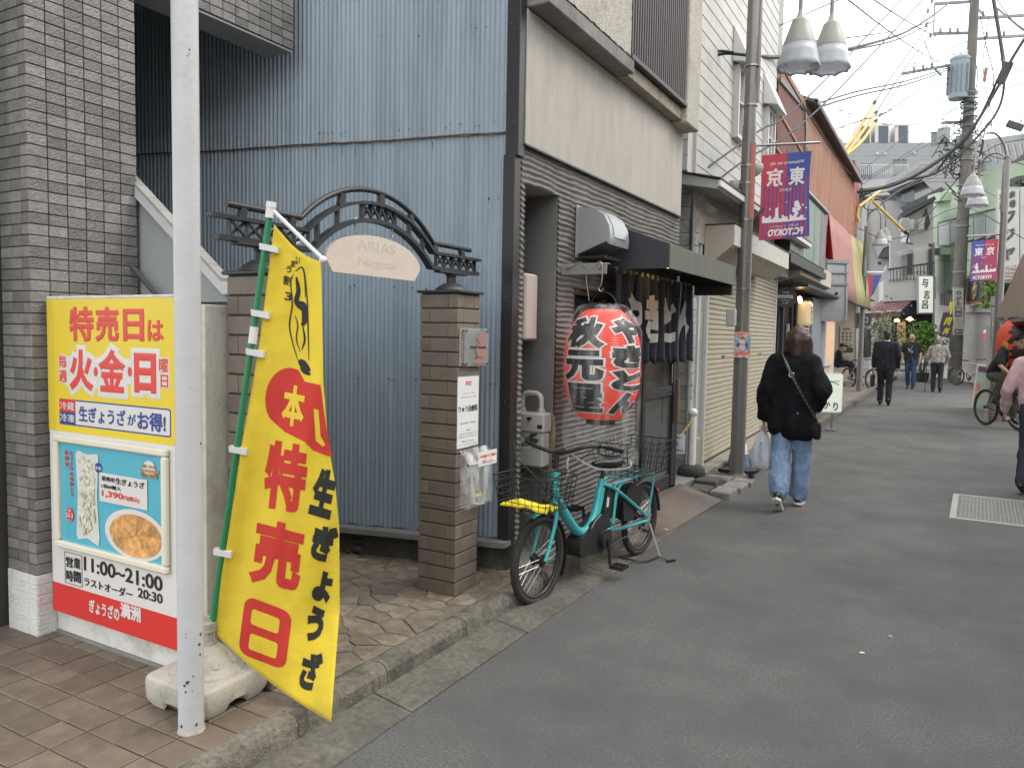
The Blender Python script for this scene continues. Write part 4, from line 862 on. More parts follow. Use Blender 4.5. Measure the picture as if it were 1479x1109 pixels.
def nw(x, y, z): return Vector((nfold(x, y)+.007+z, x, y))
IDN = (Vector((0, 0, 0)), Vector((1, 0, 0)), Vector((0, 1, 0)), Vector((0, 0, 1)))
for i, c in enumerate('やきとん'):
    y = 5.32+i*.41; lettering(c, IDN, y-.15, y+.15, 1.44, 1.81, m_crm, nr, bold=.05, lift=0, thick=.0006, warp=nw, cut=.02)
tf = MB(); 
for i in range(16): y = 5.0+i*.12; tf.bbox(NX-.009, NX+.0095, y, y+.05, 1.928, 1.963, .002)
tf.build('rod_loops', mat('loop_cream', (.3, .28, .25), .8, .1), nr, kind='stuff')
# gas meter with pipes, white meter box
gm = thing('gas_meter', 'white gas meter with two curved white pipes in the wall recess', 'gas meter', (-2.25, 4.27, .8))
m_gm = mat('meter_white', (.50, .49, .45), .45, .07, 6, dirt=(.36, .34, .3), dscale=6)
MB().bbox(-2.38, -2.158, 4.20, 4.32, .875, 1.0, .012).build('meter_head', m_gm, gm); MB().bbox(-2.36, -2.165, 4.21, 4.31, .66, .874, .01).build('meter_body', m_gm, gm)
MB().tube([(-2.335, 4.25, 1.0), (-2.335, 4.25, 1.07)]+arc((-2.29, 4.25, 1.075), (-1, 0, 0), (0, 0, 1), .045, 0, math.pi/2, 6)+[(-2.26, 4.25, 1.12)]+arc((-2.245, 4.25, 1.075), (0, 0, 1), (1, 0, 0), .045, 0, math.pi/2, 6)+[(-2.20, 4.25, 1.0)], .017, 12).build('pipe', m_gm, gm, smooth=60)
MB().tube([(-2.37, 4.22, 1.0), (-2.37, 4.22, 1.05)]+arc((-2.41, 4.22, 1.05), (1, 0, 0), (0, 0, 1), .04, 0, math.pi/2, 5)+[(-2.6, 4.22, 1.09)], .017, 12).build('pipe', m_gm, gm, smooth=60)
for x in (-2.2, -2.335): MB().cyl((x, 4.25, 1.0), (x, 4.25, 1.022), .026, n=8).build('coupling', m_gm, gm)
MB().bbox(-2.20, -2.165, 4.195, 4.2, .905, .93, .002).build('display', mat('display_brown', (.06, .03, .02), .3, .1), gm); MB().cyl((-2.25, 4.21, .965), (-2.25, 4.17, .965), .010).build('tap', m_blk, gm)
gfm = frame((0, 4.2095, 0), (1, 0, 0), (0, 0, 1)); lettering('都市ガス', gfm, -2.26, -2.19, .83, .845, m_blk, gm, .0, .0005); lettering('24', gfm, -2.24, -2.20, .78, .80, m_blk, gm, .0, .0005)
mbx = thing('meter_box', 'narrow pinkish white metal box high in the plaster wall recess', 'meter box', (-2.27, 4.2, 1.65))
MB().bbox(-2.33, -2.265, 4.14, 4.30, 1.45, 1.86, .012).build('case', mat('pinkish_white_case', (.55, .47, .43), .45, .05), mbx)
MB().box(-2.30, -2.296, 4.136, 4.141, 1.50, 1.55).build('case_slot', mat('slot_red', (.3, .08, .06), .5, .1), mbx)
# bracket + lantern
br = thing('bracket', 'grey steel bracket plate with hooks holding the big red lantern', 'bracket', (-2.0, 4.4, 1.9))
m_brk = mat('grey_bracket', (.22, .215, .205), .6, .1); m_wire = mat('galvanised_wire', (.45, .45, .44), .4, .1, metal=.8)
MB().bbox(-2.16, -1.845, 4.395, 4.407, 1.862, 1.932, .004).build('plate', m_brk, br); MB().bbox(-2.16, -1.845, 4.407, 4.45, 1.925, 1.932, .002).build('flange', m_brk, br)
for x in (-2.10, -1.89): MB().cyl((x, 4.394, 1.905), (x, 4.38, 1.905), .008, n=6).build('bolt', MATS['steel'], br)
MB().tube(smoothline([(-1.91, 4.39, 1.915), (-1.895, 4.375, 1.935), (-1.87, 4.37, 1.93), (-1.862, 4.37, 1.88), (-1.868, 4.37, 1.80), (-1.885, 4.37, 1.775), (-1.868, 4.37, 1.755), (-1.85, 4.37, 1.775)]), .003, 6).build('hook', m_wire, br, smooth=True)
MB().tube(smoothline([(-1.98, 4.39, 1.86), (-1.972, 4.39, 1.80), (-1.955, 4.39, 1.70)]), .0022, 5).build('wire', m_wire, br)
MB().tube(smoothline([(-2.36, 4.34, 1.97), (-2.25, 4.36, 1.92), (-2.1, 4.38, 1.905), (-2.03, 4.39, 1.94), (-1.98, 4.39, 1.905)]), .003, 6).build('cable', mat('grey_cable', (.2, .2, .2), .6, .1), br)
la = thing('lantern', 'big red paper lantern with black brush characters under a clear plastic cover', 'paper lantern', (-1.862, 4.4, 1.31))
LX, LY, LZ = -1.862, 4.40, 1.312; LR, LH = .236, .335
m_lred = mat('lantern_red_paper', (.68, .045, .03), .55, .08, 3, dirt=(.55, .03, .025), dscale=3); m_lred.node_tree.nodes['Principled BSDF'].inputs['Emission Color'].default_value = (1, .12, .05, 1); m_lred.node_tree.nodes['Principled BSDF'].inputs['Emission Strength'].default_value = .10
def lprof(t):   # t -1..1
    return LR*(1-abs(t)**3.1*(.56 if t > 0 else .46))
nprof = 132; prof = []
for i in range(nprof+1):
    t = -1+2*i/nprof; r = lprof(t)-(.0032 if i % 3 == 0 else 0); prof.append((r, t*LH))
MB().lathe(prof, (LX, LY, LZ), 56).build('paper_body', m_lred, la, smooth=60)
MB().lathe([(.088, 0), (.092, .002), (.092, .036), (.085, .038), (.083, .0)], (LX, LY, LZ-LH-.037), 32).build('bottom_ring', m_blk, la, smooth=40)
MB().lathe([(.10, 0), (.105, .018), (.095, .02), (.093, .005)], (LX, LY, LZ+LH+.001), 32).build('top_ring', m_blk, la, smooth=40)
MB().tube(arc((LX, LY, LZ+LH+.015), (1, 0, 0), (0, 0, 1), .085, 0, math.pi, 14, .09), .003, 6).build('handle', m_darkf, la, smooth=True)
def lwarp(off):
    def f(x, y, z):   # x = arc angle (rad), y = height rel
        t = max(-1, min(1, y/LH)); r = lprof(t)+.0022+off+z*1.0; return Vector((LX+r*math.sin(x), LY-r*math.cos(x), LZ+y))
    return f
m_lk = mat('lantern_black_ink', (.018, .017, .016), .5, .2, 12); m_lw = mat('lantern_white_outline', (.74, .70, .68), .6, .04)
vca = math.atan2(LX, -LY)  # direction of the camera seen from the lantern as angle around
ac = math.atan2(-LX, LY)   # x=sin, y=-cos
def ll(c, a0_, a1_, z0_, z1_, bold=.065, sh=0):
    # heavy brush look: black glyph, wider white outline below
    lettering(c, IDN, a0_, a1_, z0_, z1_, m_lw, la, bold=bold+.05, ref=bold, lift=0, thick=.001, warp=lwarp(.0), cut=.03, shear=sh, name='lettering_outline')
    lettering(c, IDN, a0_, a1_, z0_, z1_, m_lk, la, bold=bold, lift=0, thick=.001, warp=lwarp(.0022), cut=.03, shear=sh)
for i, c in enumerate('秋元屋'):
    ll(c, ac-1.18, ac+.05, .285-.197*(i+1)+.012, .285-.197*i, .055 if i < 2 else .04, .0)
for c, za_, zb2 in (('や', .13, .285), ('き', -.015, .12), ('と', -.15, -.025), ('ん', -.295, -.16)): ll(c, ac+.24, ac+1.36, za_, zb2, .07)
cvm = MB(); n_ = 64
cp = [(.10, LH+.035, .004), (.15, LH+.02, .012), (.20, LH*.86, .006), (.243, LH*.6, .004), (.250, 0, .004), (.246, -.2, .006), (.243, -LH+.03, .01), (.238, -LH-.06, .018), (.226, -LH-.16, .026), (.215, -LH-.235, .03)]
vs = []
for j, (r, z, w) in enumerate(cp):
    for i in range(n_):
        a = 2*math.pi*i/n_; rr = r+w*(.8*math.sin(a*9+j*.5)+.7*noise.noise((math.cos(a)*3, math.sin(a)*3, j*.7))); vs.append((LX+rr*math.cos(a), LY+rr*math.sin(a), LZ+z-(.05*math.cos(a-.6) if j == len(cp)-1 else 0)))
cvm.add(vs, [(j*n_+i, j*n_+(i+1) % n_, (j+1)*n_+(i+1) % n_, (j+1)*n_+i) for j in range(len(cp)-1) for i in range(n_)])
cvm.build('plastic_cover', plasticfilm('clear_film', .11, .07), la, smooth=180)
mcl = mat('film_edge', (.7, .72, .72), .2, .1); mcl.node_tree.nodes['Principled BSDF'].inputs['Alpha'].default_value = .6
MB().tube(smoothline([(LX-.215, LY-.05, LZ-LH-.20), (LX-.05, LY-.205, LZ-LH-.235), (LX+.08, LY-.18, LZ-LH-.285), (LX+.205, LY-.03, LZ-LH-.285), (LX+.16, LY+.1, LZ-LH-.26)]), .004, 5, flat=2).build('cover_hem', mcl, la, smooth=True)
MB().tube(smoothline([(LX-.12, LY-.2, LZ-LH-.23), (LX-.125, LY-.205, LZ-LH-.27), (LX-.12, LY-.2, LZ-LH-.33), (LX-.13, LY-.205, LZ-LH-.36)]), .007, 5).build('hem_tassel', mcl, la)
# ramp, pavers
rmp_ = thing('ramp', 'reddish brown ribbed metal ramp plate in front of the restaurant door', 'ramp', (-1.95, 6.1, .0))
m_rmp = mat('ribbed_ramp_metal', (.135, .105, .085), .6, .15, 12, .2, dirt=(.09, .07, .06), dscale=4)
q0, q1, q2, q3 = (-1.80, 5.44, .012), (-1.74, 6.98, .012), (-2.135, 6.98, SW+.004), (-2.135, 5.44, SW+.004)
MB().prism([q0, q1, q2, q3], (0, 0, -.012)).build('plate', m_rmp, rmp_)
rbm = MB()
for i in range(46):
    y = 5.455+i*.0333; rbm.prism([(q0[0]+.002, y, .0125), (q0[0]+.002, y+.016, .0125), (q2[0]-.001, y+.016, SW+.0045), (q2[0]-.001, y, SW+.0045)], (0, 0, .004))
rbm.build('ribs', m_rmp, rmp_, kind='stuff')
lf_ = MB(); lf_.ball((-1.82, 5.62, .022), .03, .018, .006, 7, 4); tag(lf_.build('leaf', mat('dry_leaf', (.45, .36, .16), .8, .2)), 'small pale yellow dry leaf lying on the brown ramp plate', 'leaf')
rs2 = random.Random(4)
for (x0, y0, w, d, t) in ((-2.1, 7.02, .20, .30, .05), (-1.89, 7.08, .19, .33, .03), (-2.12, 7.36, .22, .3, .1), (-1.88, 7.45, .2, .32, .02), (-2.13, 7.70, .26, .25, .04), (-1.86, 7.80, .2, .2, .02)):
    m = MB(); m.bbox(x0, x0+w, y0, y0+d, -.01, .045+t*.6, .012); m.build('paving_slab', m_conc_d if t > .04 else m_conc, side)
MB().bbox(-3.2, -2.14, 6.985, 8.1, -.02, .105, .01).build('alley_slab', m_conc, side)
MB().bbox(-2.6, -2.145, 8.11, 13, -.02, .10, .006).build('shutter_threshold', mat('pale_threshold', (.27, .25, .2), .85, .12, 7, .2), side)
MB().box(-2.14, -1.83, 8.0, 13.2, -.02, .03).build('kerb_edge_strip', m_gut, side)
gr_ = MB()
for i in range(150): y = 8.3+i*.03; gr_.box(-2.10, -1.93, y, y+.018, .02, .036)
gr_.build('drain_grate', mat('dark_steel', (.05, .05, .048), .6, .2), side, kind='stuff')
wd = MB()
for i in range(60):
    a = random.random()*6.28; x, y = -1.80+random.uniform(-.05, .05), 7.15+random.uniform(-.05, .3); wd.prism([(x, y, .0), (x+.006*math.cos(a), y+.006*math.sin(a), 0), (x+.02*math.cos(a+.4), y+.02*math.sin(a+.4), .02+.03*random.random())], (.001, .001, .0))
tag(wd.build('weeds', mat('weed_green', (.08, .14, .03), .7, .3)), 'small green weeds at the edge of the broken paving slabs', 'weeds')['kind'] = 'stuff'
# ================================================================= TEAL BICYCLE
m_teal = mat('teal_paint', (.045, .40, .42), .25, .04, 5, coat=.6, spec=.5); m_rub = mat('tyre_rubber', (.03, .029, .028), .8, .15, 40, .5, 200, dirt=(.06, .055, .05), dscale=8)
m_bk = mat('black_plastic', (.02, .02, .021), .45, .1); m_al = mat('alloy', (.5, .5, .5), .35, .05, metal=.9); m_bs = mat('black_steel', (.025, .025, .026), .35, .08)
def make_wheel(parent, c, R, tyre, spokes=32, ax=(1, 0, 0), plane=((0, 1, 0), (0, 0, 1)), mats=None, rimm=None, n=48, hubr=.022, disc=0.05):
    U_, W_ = Vector(plane[0]), Vector(plane[1]); A_ = Vector(ax); c = Vector(c)
    w = MB().tube(arc(c, U_, W_, R-tyre, 0, 2*math.pi, n)[:-1], tyre, 10, closed=True).build('tyre', m_rub, parent, smooth=180)
    MB().tube(arc(c, U_, W_, R-tyre*2.1, 0, 2*math.pi, n)[:-1], tyre*.62, 8, closed=True).build('rim', rimm or m_bs, parent, smooth=60)
    MB().cyl(c-A_*.04, c+A_*.04, hubr, n=14).cyl(c-A_*.03, c-A_*.026, hubr*1.6, n=14).cyl(c+A_*.026, c+A_*.03, hubr*1.6, n=14).build('hub', m_bk, parent, smooth=40)
    s = MB()
    for i in range(spokes):
        a = 2*math.pi*i/spokes; b = a+(.5 if i % 2 else -.5); sg = 1 if i % 4 < 2 else -1
        s.tube([c+A_*(.028*sg)+U_*(hubr*1.4*math.cos(b))+W_*(hubr*1.4*math.sin(b)), c+U_*((R-tyre*2.4)*math.cos(a))+W_*((R-tyre*2.4)*math.sin(a))], .0011, 4)
    s.build('spokes', m_al, parent, kind='stuff')
bk = thing('bicycle', 'teal electric bicycle with wire baskets parked at the kerb under the red lantern', 'bicycle', (-1.88, 4.33, 0))
BF = np.array([-1.918, 3.70]); BR = np.array([-1.783, 4.932]); bd = (BR-BF)/np.linalg.norm(BR-BF); bs_ = np.array([bd[1], -bd[0]])   # bs_: towards the road
def B(s, l, z): return (BF[0]+bd[0]*s+bs_[0]*l, BF[1]+bd[1]*s+bs_[1]*l, z)   # s along from front hub to the rear hub
WB = float(np.linalg.norm(BR-BF)); R_ = .247
pl_ = (tuple(bd)+(0,), (0, 0, 1)); axv = tuple(bs_)+(0,)
make_wheel(bk, B(0, 0, R_), R_, .0205, ax=axv, plane=pl_); make_wheel(bk, B(WB, 0, R_), R_, .0205, ax=axv, plane=pl_, hubr=.03)
# fork
hs0, hs1 = (.19, .565), (.215, .665)           # head tube bottom/top (s, z)
def T(pts, r, n=10, sm=5): return MB().tube(smoothline([B(*p) for p in pts], sm) if sm else [B(*p) for p in pts], r, n)
for l in (.048, -.048): T([(.0, l, R_), (.045, l, .33), (.10, l, .46), (.12, l*.75, .535)], .0115).build('fork_blade', m_teal, bk, smooth=60)
T([(.12, -.045, .535), (.13, 0, .548), (.12, .045, .535)], .013).build('fork_crown', m_teal, bk, smooth=60)
T([(.13, 0, .535), (.165, 0, .715)], .022, 14, 0).build('head_tube', m_teal, bk, smooth=60)
T([(.145, 0, .61), (.21, 0, .52), (.33, 0, .395), (.42, 0, .325), (.52, 0, .31), (.60, 0, .36), (.655, 0, .45), (.685, 0, .55)], [.030]*36, 14).build('main_tube', m_teal, bk, smooth=60)
T([(.64, 0, .33), (.70, 0, .60)], .0205, 12, 0).build('seat_tube', m_teal, bk, smooth=60)
T([(.70, 0, .595), (.715, 0, .70)], .0125, 12, 0).build('seat_post', m_bk, bk, smooth=60)
for l in (.052, -.052):
    T([(.69, l*.3, .57), (.80, l, .52), (WB-.07, l*1.1, .31), (WB, l*1.1, R_)], .012, 8).build('seat_stay', m_teal, bk, smooth=60)
    T([(.66, l*.6, .30), (.80, l, .27), (WB, l*1.1, R_)], .0135, 8).build('chain_stay', m_teal, bk, smooth=60)
    T([(.745, l*1.1, .565), (.88, l*1.25, .57), (1.1, l*1.25, .57), (1.33, l*1.2, .555)], .0075, 8).build('rack_rail', m_teal, bk, smooth=60)
    T([(1.31, l*1.2, .56), (1.29, l*1.2, .45), (WB+.0, l*1.1, R_+.02)], .0075, 8).build('rack_strut', m_teal, bk, smooth=60); T([(.85, l*1.2, .565), (.80, l, .50), (.76, l, .31)], .010, 8).build('rack_strut', m_teal, bk, smooth=60)
for s_ in (.90, 1.02, 1.15, 1.3): T([(s_, -.064, .574), (s_, .064, .574)], .005, 6, 0).build('rack_bar', m_teal, bk)
# motor, battery, crank
mo_ = MB(); P_ = [(.51, .33), (.63, .40), (.73, .36), (.74, .22), (.64, .16), (.50, .17), (.40, .20), (.385, .29)]
mo_.prism([B(s_, -.05, z) for s_, z in P_], Vector((bs_[0], bs_[1], 0))*.10); mo_.build('motor', m_bk, bk)
MB().cyl(B(.65, .05, .245), B(.65, .072, .245), .052, n=20).build('motor_cap', m_bk, bk, smooth=40)
MB().cyl(B(.425, -.055, .235), B(.425, .052, .235), .062, n=20).build('motor_drum', m_bk, bk, smooth=40)
T([(.49, .052, .335), (.54, .052, .375), (.60, .052, .398)], .004, 6, 0).build('silver_trim', m_al, bk)
MB().prism([B(s_, -.04, z) for s_, z in ((.665, .37), (.755, .345), (.79, .52), (.775, .55), (.72, .56))], Vector((bs_[0], bs_[1], 0))*.08).build('battery', m_bk, bk)
MB().prism([B(s_, .0405, z) for s_, z in ((.69, .43), (.715, .425), (.725, .485), (.70, .49))], Vector((bs_[0], bs_[1], 0))*.002).build('battery_label', m_wht, bk)
T([(.65, .085, .245), (.665, .09, .085)], .011, 8, 0).build('crank', m_bs, bk, smooth=40); T([(.65, -.085, .245), (.635, -.09, .40)], .011, 8, 0).build('crank', m_bs, bk, smooth=40)
def pedal(s_, l, z):
    m = MB(); d_ = Vector((bd[0], bd[1], 0)); e_ = Vector((bs_[0], bs_[1], 0)); c_ = Vector(B(s_, l, z))
    for q in (-.036, .036): m.obox(c_+d_*q, e_, d_, (0, 0, 1), .045, .006, .011)
    for q in (-.04, -.012, .012, .04): m.obox(c_+e_*q, d_, e_, (0, 0, 1), .036, .004, .008)
    m.build('pedal', m_bk, bk)
pedal(.668, .15, .08); pedal(.63, -.15, .405)
MB().cyl(B(.65, .074, .245), B(.65, .078, .245), .06, n=24).build('chainring', m_bs, bk)
T([(.60, .08, .305), (.85, .075, .285), (WB, .07, R_+.03)], .004, 5, 0).build('chain', m_bs, bk); T([(.60, .08, .185), (.85, .075, .205), (WB, .07, R_-.03)], .004, 5, 0).build('chain', m_bs, bk)
# saddle
sdm = MB(); nS = 14; vs = []
for i in range(nS+1):
    t = i/nS; s_ = .585+.27*t; w = .022+.065*max(0, (t-.35)/.65)**.8 if t > .35 else .022+.006*t; h_ = .012+.02*t; zc_ = .70+.012*math.sin(t*3.1+2.2)+.012*t
    if i in (0, nS): w *= .55; h_ *= .5
    for k in range(12):
        a = 2*math.pi*k/12; vs.append(B(s_, w*math.cos(a), zc_+h_*math.sin(a)*(1.0 if math.sin(a) > 0 else 1.7)))
sdm.add(vs, [(j*12+i, j*12+(i+1) % 12, (j+1)*12+(i+1) % 12, (j+1)*12+i) for j in range(nS) for i in range(12)]+[tuple(range(12)), tuple(nS*12+k for k in range(12))]).build('saddle', m_bk, bk, smooth=60)
for l in (-.03, .03): T([(.69, l, .665), (.76, l, .66), (.83, l, .675)], .005, 6).build('saddle_spring', m_bs, bk)
# handlebar (width spans away/towards the road)
T([(.165, 0, .71), (.175, 0, .825)], .0135, 12, 0).build('stem', m_bk, bk, smooth=60)
T([(.34, -.28, .845), (.26, -.255, .875), (.17, -.20, .865), (.155, -.08, .837), (.17, 0, .826), (.155, .08, .837), (.17, .19, .875), (.26, .26, .875), (.37, .29, .845)], .0115, 10).build('handlebar', m_bs, bk, smooth=60)
for l in (-1, 1):
    T([(.275, l*.26, .872), (.39, l*.295, .84)], .0175, 12, 0).build('grip', m_bk, bk, smooth=50)
    T([(.23, l*.235, .865), (.20, l*.26, .84), (.27, l*.295, .825), (.35, l*.31, .82)], .005, 6).build('brake_lever', m_bk, bk, smooth=60)
    T([(.23, l*.24, .865), (.16, l*.28, .93 if l < 0 else .90), (.06, l*.20, .80), (.06, l*.05, .68), (.12, 0, .56)], .0028, 5, 6).build('brake_cable', m_bk, bk, smooth=60)
MB().prism([B(.22, -.22, .885), B(.26, -.24, .885), B(.26, -.195, .895), B(.22, -.18, .895)], (0, 0, .018)).build('control_unit', m_bk, bk)
# front basket (wire)
def basket(name, s0, s1, w, z0_, z1_, flare, ns, nw_, nz2, r=.0022, m=m_bs, ox=0.):
    k = MB()
    def ringp(t):
        e = flare*t; return [(s0-e, -w/2-e, z0_+(z1_-z0_)*t), (s1+e*.3, -w/2-e, z0_+(z1_-z0_)*t), (s1+e*.3, w/2+e, z0_+(z1_-z0_)*t), (s0-e, w/2+e, z0_+(z1_-z0_)*t)]
    def lp(a, b, t): return tuple(a[i]+(b[i]-a[i])*t for i in range(3))
    for j in range(nz2+1):
        R4 = ringp(j/nz2); rr = r*(1.7 if j == nz2 else 1)
        for i in range(4): k.tube([B(*R4[i]), B(*R4[(i+1) % 4])], rr, 5)
    R0, R1 = ringp(0), ringp(1)
    for i in range(4):
        n = ns if i % 2 == 0 else nw_
        for q in range(n+1): k.tube([B(*lp(R0[i], R0[(i+1) % 4], q/n)), B(*lp(R1[i], R1[(i+1) % 4], q/n))], r, 4)
    for q in range(1, nw_): k.tube([B(*lp(R0[1], R0[2], q/nw_)), B(*lp(R0[0], R0[3], q/nw_))], r, 4)
    for q in range(1, ns): k.tube([B(*lp(R0[0], R0[1], q/ns)), B(*lp(R0[3], R0[2], q/ns))], r, 4)
    return k.build(name, m, bk)
basket('front_basket', -.16, .10, .29, .55, .73, .03, 6, 7, 5)
basket('rear_basket', .92, 1.33, .29, .585, .80, .045, 9, 7, 5, .0022)
T([(.14, 0, .60), (.06, 0, .56)], .02, 8, 0).build('basket_mount', m_bk, bk)
yc = MB(); yb = MB()
vs, fs = quadgrid(lambda a, b: B(-.165+.13*a, -.145+.29*b, .561+.02*noise.noise((a*4, b*4, 1))+.022*math.exp(-((a-.35)**2+(b-.4)**2)*14)), 14, 14)
ye = MB().add(vs, fs).build('saddle_cover', mat('yellow_cloth', (.82, .66, .03), .7, .05)); ye.data.update(); mo_ = ye.modifiers.new('t', 'SOLIDIFY'); mo_.thickness = .010; tag(ye, 'folded yellow plastic cover lying in the front basket of the teal bicycle', 'cover')
MB().bbox(0, .001, 0, .001, 0, .001) if False else None
# lamp, guards, mudguards, stand, lock
MB().lathe([(.0, 0), (.02, .004), (.024, .03), (.0, .034)], B(.02, -.1, .50), 14, axis='y').build('headlamp', m_al, bk, smooth=50)
T([(.12, -.02, .54), (.04, -.06, .52), (.02, -.09, .50)], .004, 6).build('lamp_arm', m_bk, bk)
def guard(c, a0_, a1_, r, w, name, m):
    g = MB(); n = 18; vs = []
    for i in range(n+1):
        a = a0_+(a1_-a0_)*i/n
        for q in (-1, -.6, 0, .6, 1): vs.append(B(c+(r-abs(q)**2*.012)*math.cos(a), w*q, R_+(r-abs(q)**2*.012)*math.sin(a)))
    g.add(vs, [(i*5+k, i*5+k+1, (i+1)*5+k+1, (i+1)*5+k) for i in range(n) for k in range(4)]); o = g.build(name, m, bk, smooth=180); mm = o.modifiers.new('t', 'SOLIDIFY'); mm.thickness = .002; return o
guard(0, -.55, 1.5, .272, .027, 'front_mudguard', m_bs); guard(WB, .05, 3.0, .272, .03, 'rear_mudguard', m_bs); guard(0, 1.45, 1.9, .274, .027, 'mudguard_nose', m_teal)
for l in (.045, -.045): MB().prism([B(s_, l, z) for s_, z in ((.92, .30), (.90, .44), (.98, .51), (1.20, .50), (1.16, .38), (1.05, .28))], Vector((bs_[0], bs_[1], 0))*.002).build('skirt_guard', m_bk, bk)
T([(WB, .075, R_-.02), (WB+.01, .15, .02), (WB-.02, .24, .006)], .0075, 8, 0).build('stand_leg', m_al, bk); T([(WB, -.075, R_-.02), (WB+.01, -.13, .02)], .0075, 8, 0).build('stand_leg', m_al, bk)
T([(WB+.005, .15, .016), (WB-.16, .12, .012), (WB-.2, 0, .02), (WB-.16, -.12, .012), (WB+.005, -.13, .016)], .006, 6).build('stand_foot', m_bs, bk)
MB().prism([B(WB-.05, .225, .004), B(WB+.01, .25, .004), B(WB+.005, .27, .004), B(WB-.055, .245, .004)], (0, 0, .012)).build('stand_pad', m_bs, bk)
MB().cyl(B(WB+.25, .0, .40), B(WB+.265, 0, .40), .018, n=12).build('rear_reflector', mat('reflector_red', (.5, .03, .02), .2, .05), bk)
MB().tube(smoothline([B(.14, -.1, .72), B(.05, -.05, .75), B(.0, .03, .745), B(.05, .08, .75)]), .005, 6).build('cable_lock', m_bk, bk)
bfm = frame(B(.66, .027, .47), (bd[0], bd[1], 0), (0, 0, 1)); lettering('ViVi', bfm, -.012, .012, -.04, .04, m_wht, bk, .02, .0005) if False else None
# ================================================================= SHUTTER BUILDING
m_sid = mat('white_siding', (.50, .49, .455), .65, .06, 5, .15, 50, dirt=(.40, .385, .35), dscale=3); m_cw = mat('cream_wall', (.45, .40, .34), .75, .06, 4, .1, dirt=(.36, .32, .27), dscale=3)
m_blkw = mat('grey_block', (.36, .36, .34), .9, .15, 12, .3, 90, rand=.08, dirt=(.2, .2, .19), dscale=8); m_shut = mat('cream_shutter', (.43, .39, .29), .5, .04, 6, dirt=(.36, .32, .24), dscale=4)
m_wf = mat('white_trim', (.58, .57, .55), .5, .04)
sx = lambda y: -2.30-(y-8.35)*.0333
sh = thing('shutter_building', 'cream and white building with closed roller shutters, canopy box and tall siding wall', 'building', (-2.4, 10, 0))
MB().box(-7, -2.52, 7.6, 12.9, -.02, 7.5).build('wall_core', m_blkw, sh)
for k in range(23):
    z = .10+k*.128
    for (x0, x1) in (((-3.3, -2.66), (-2.655, -2.246)) if k % 2 else ((-3.3, -2.85), (-2.845, -2.45), (-2.445, -2.246))): MB().bbox(x0, x1, 7.60, 7.72, z+.002, z+.126, .004).build('wall_block', m_blkw, sh)
MB().bbox(-2.33, -2.285, 7.93, 8.0, .1, 3.05, .004).build('corner_post', m_wf, sh); MB().cyl((-2.262, 7.57, .1), (-2.262, 7.57, 3.1), .014).build('drain_pipe', mat('grey_pipe', (.3, .3, .3), .5, .1), sh, smooth=True)
MB().prism([(-2.31, 8.05, .1), (-2.31, 8.22, .1), (-2.31, 8.22, 2.5), (-2.31, 8.05, 2.5)], (-.25, 0, 0)).build('pilaster', mat('grey_white_trim', (.38, .375, .355), .6, .1, 5), sh)
MB().bbox(-2.36, -2.29, 8.02, 8.25, .10, .42, .01).build('pilaster_foot', mat('ochre_foot', (.38, .34, .27), .8, .1), sh)
sl_me = None; ns = 41; zs0, zs1 = .13, 2.42; ph_ = (zs1-zs0)/ns
for (ya, yb) in ((8.27, 10.42), (10.47, 12.72)):
    q = MB(); P_ = [(0, 0), (.010, .006), (.012, .03), (.009, ph_-.012), (.0, ph_-.007), (-.004, ph_)]
    q.prism([(sx(ya)+x, ya, z) for x, z in P_], (sx(yb)-sx(ya), yb-ya, 0)); me = q.mesh('shutter_slat', m_shut, smooth=30, origin=(0, 0, 0))
    for k in range(ns): inst('shutter_slat', me, (random.uniform(-.0006, .0006), 0, zs0+k*ph_), sh)
for y in (8.24, 10.445, 12.74): MB().bbox(sx(y)-.03, sx(y)+.022, y-.028, y+.028, .10, 2.45, .003).build('shutter_guide', m_wf, sh)
for y in (9.1, 11.5): MB().bbox(sx(y)+.008, sx(y)+.018, y-.10, y+.04, 1.26, 1.285, .002).build('keyhole_plate', m_darkf, sh)
# header, canopy box, eave
MB().bbox(-2.60, -2.27, 7.75, 12.76, 2.452, 3.02, .003).build('header_wall', m_cw, sh)
bxx = -1.97; yb0, yb1 = 8.0, 11.0
MB().prism([(-2.268, yb0, 2.30), (bxx-.18, yb0, 2.30), (bxx, yb0, 2.44), (bxx, yb0, 2.64), (-2.268, yb0, 2.68)], (0, yb1-yb0, 0)).build('canopy_box', m_cw, sh)
MB().bbox(bxx-.01, bxx+.012, yb0-.005, yb1+.005, 2.435, 2.648, .003).build('canopy_fascia', mat('pale_fascia', (.52, .50, .45), .6, .05, 4, dirt=(.42, .4, .36), dscale=3), sh); MB().bbox(-2.268, bxx+.02, yb0-.008, yb1+.008, 2.6485, 2.662, .002).build('canopy_flashing', m_darkf, sh)
MB().prism([(-2.62, 7.30, 3.02), (-1.97, 7.30, 2.885), (-1.95, 7.30, 2.94), (-1.95, 7.30, 2.965), (-2.62, 7.30, 3.13)], (0, 5.4, 0)).build('eave', mat('eave_soffit', (.36, .35, .31), .8, .08, 4), sh)
MB().bbox(-1.965, -1.935, 7.295, 12.71, 2.905, 2.968, .004).build('eave_fascia', m_wf, sh); MB().prism([(-2.62, 7.28, 3.131), (-1.93, 7.28, 2.970), (-1.93, 7.28, 2.985), (-2.62, 7.28, 3.15)], (0, 5.44, 0)).build('eave_roof', m_darkf, sh)
MB().prism([(-2.27, 8.02, 2.78), (-2.27, 8.02, 2.90), (-2.15, 8.02, 2.80)], (0, .03, 0)).build('bracket_fin', m_wf, sh)
XW = -2.335
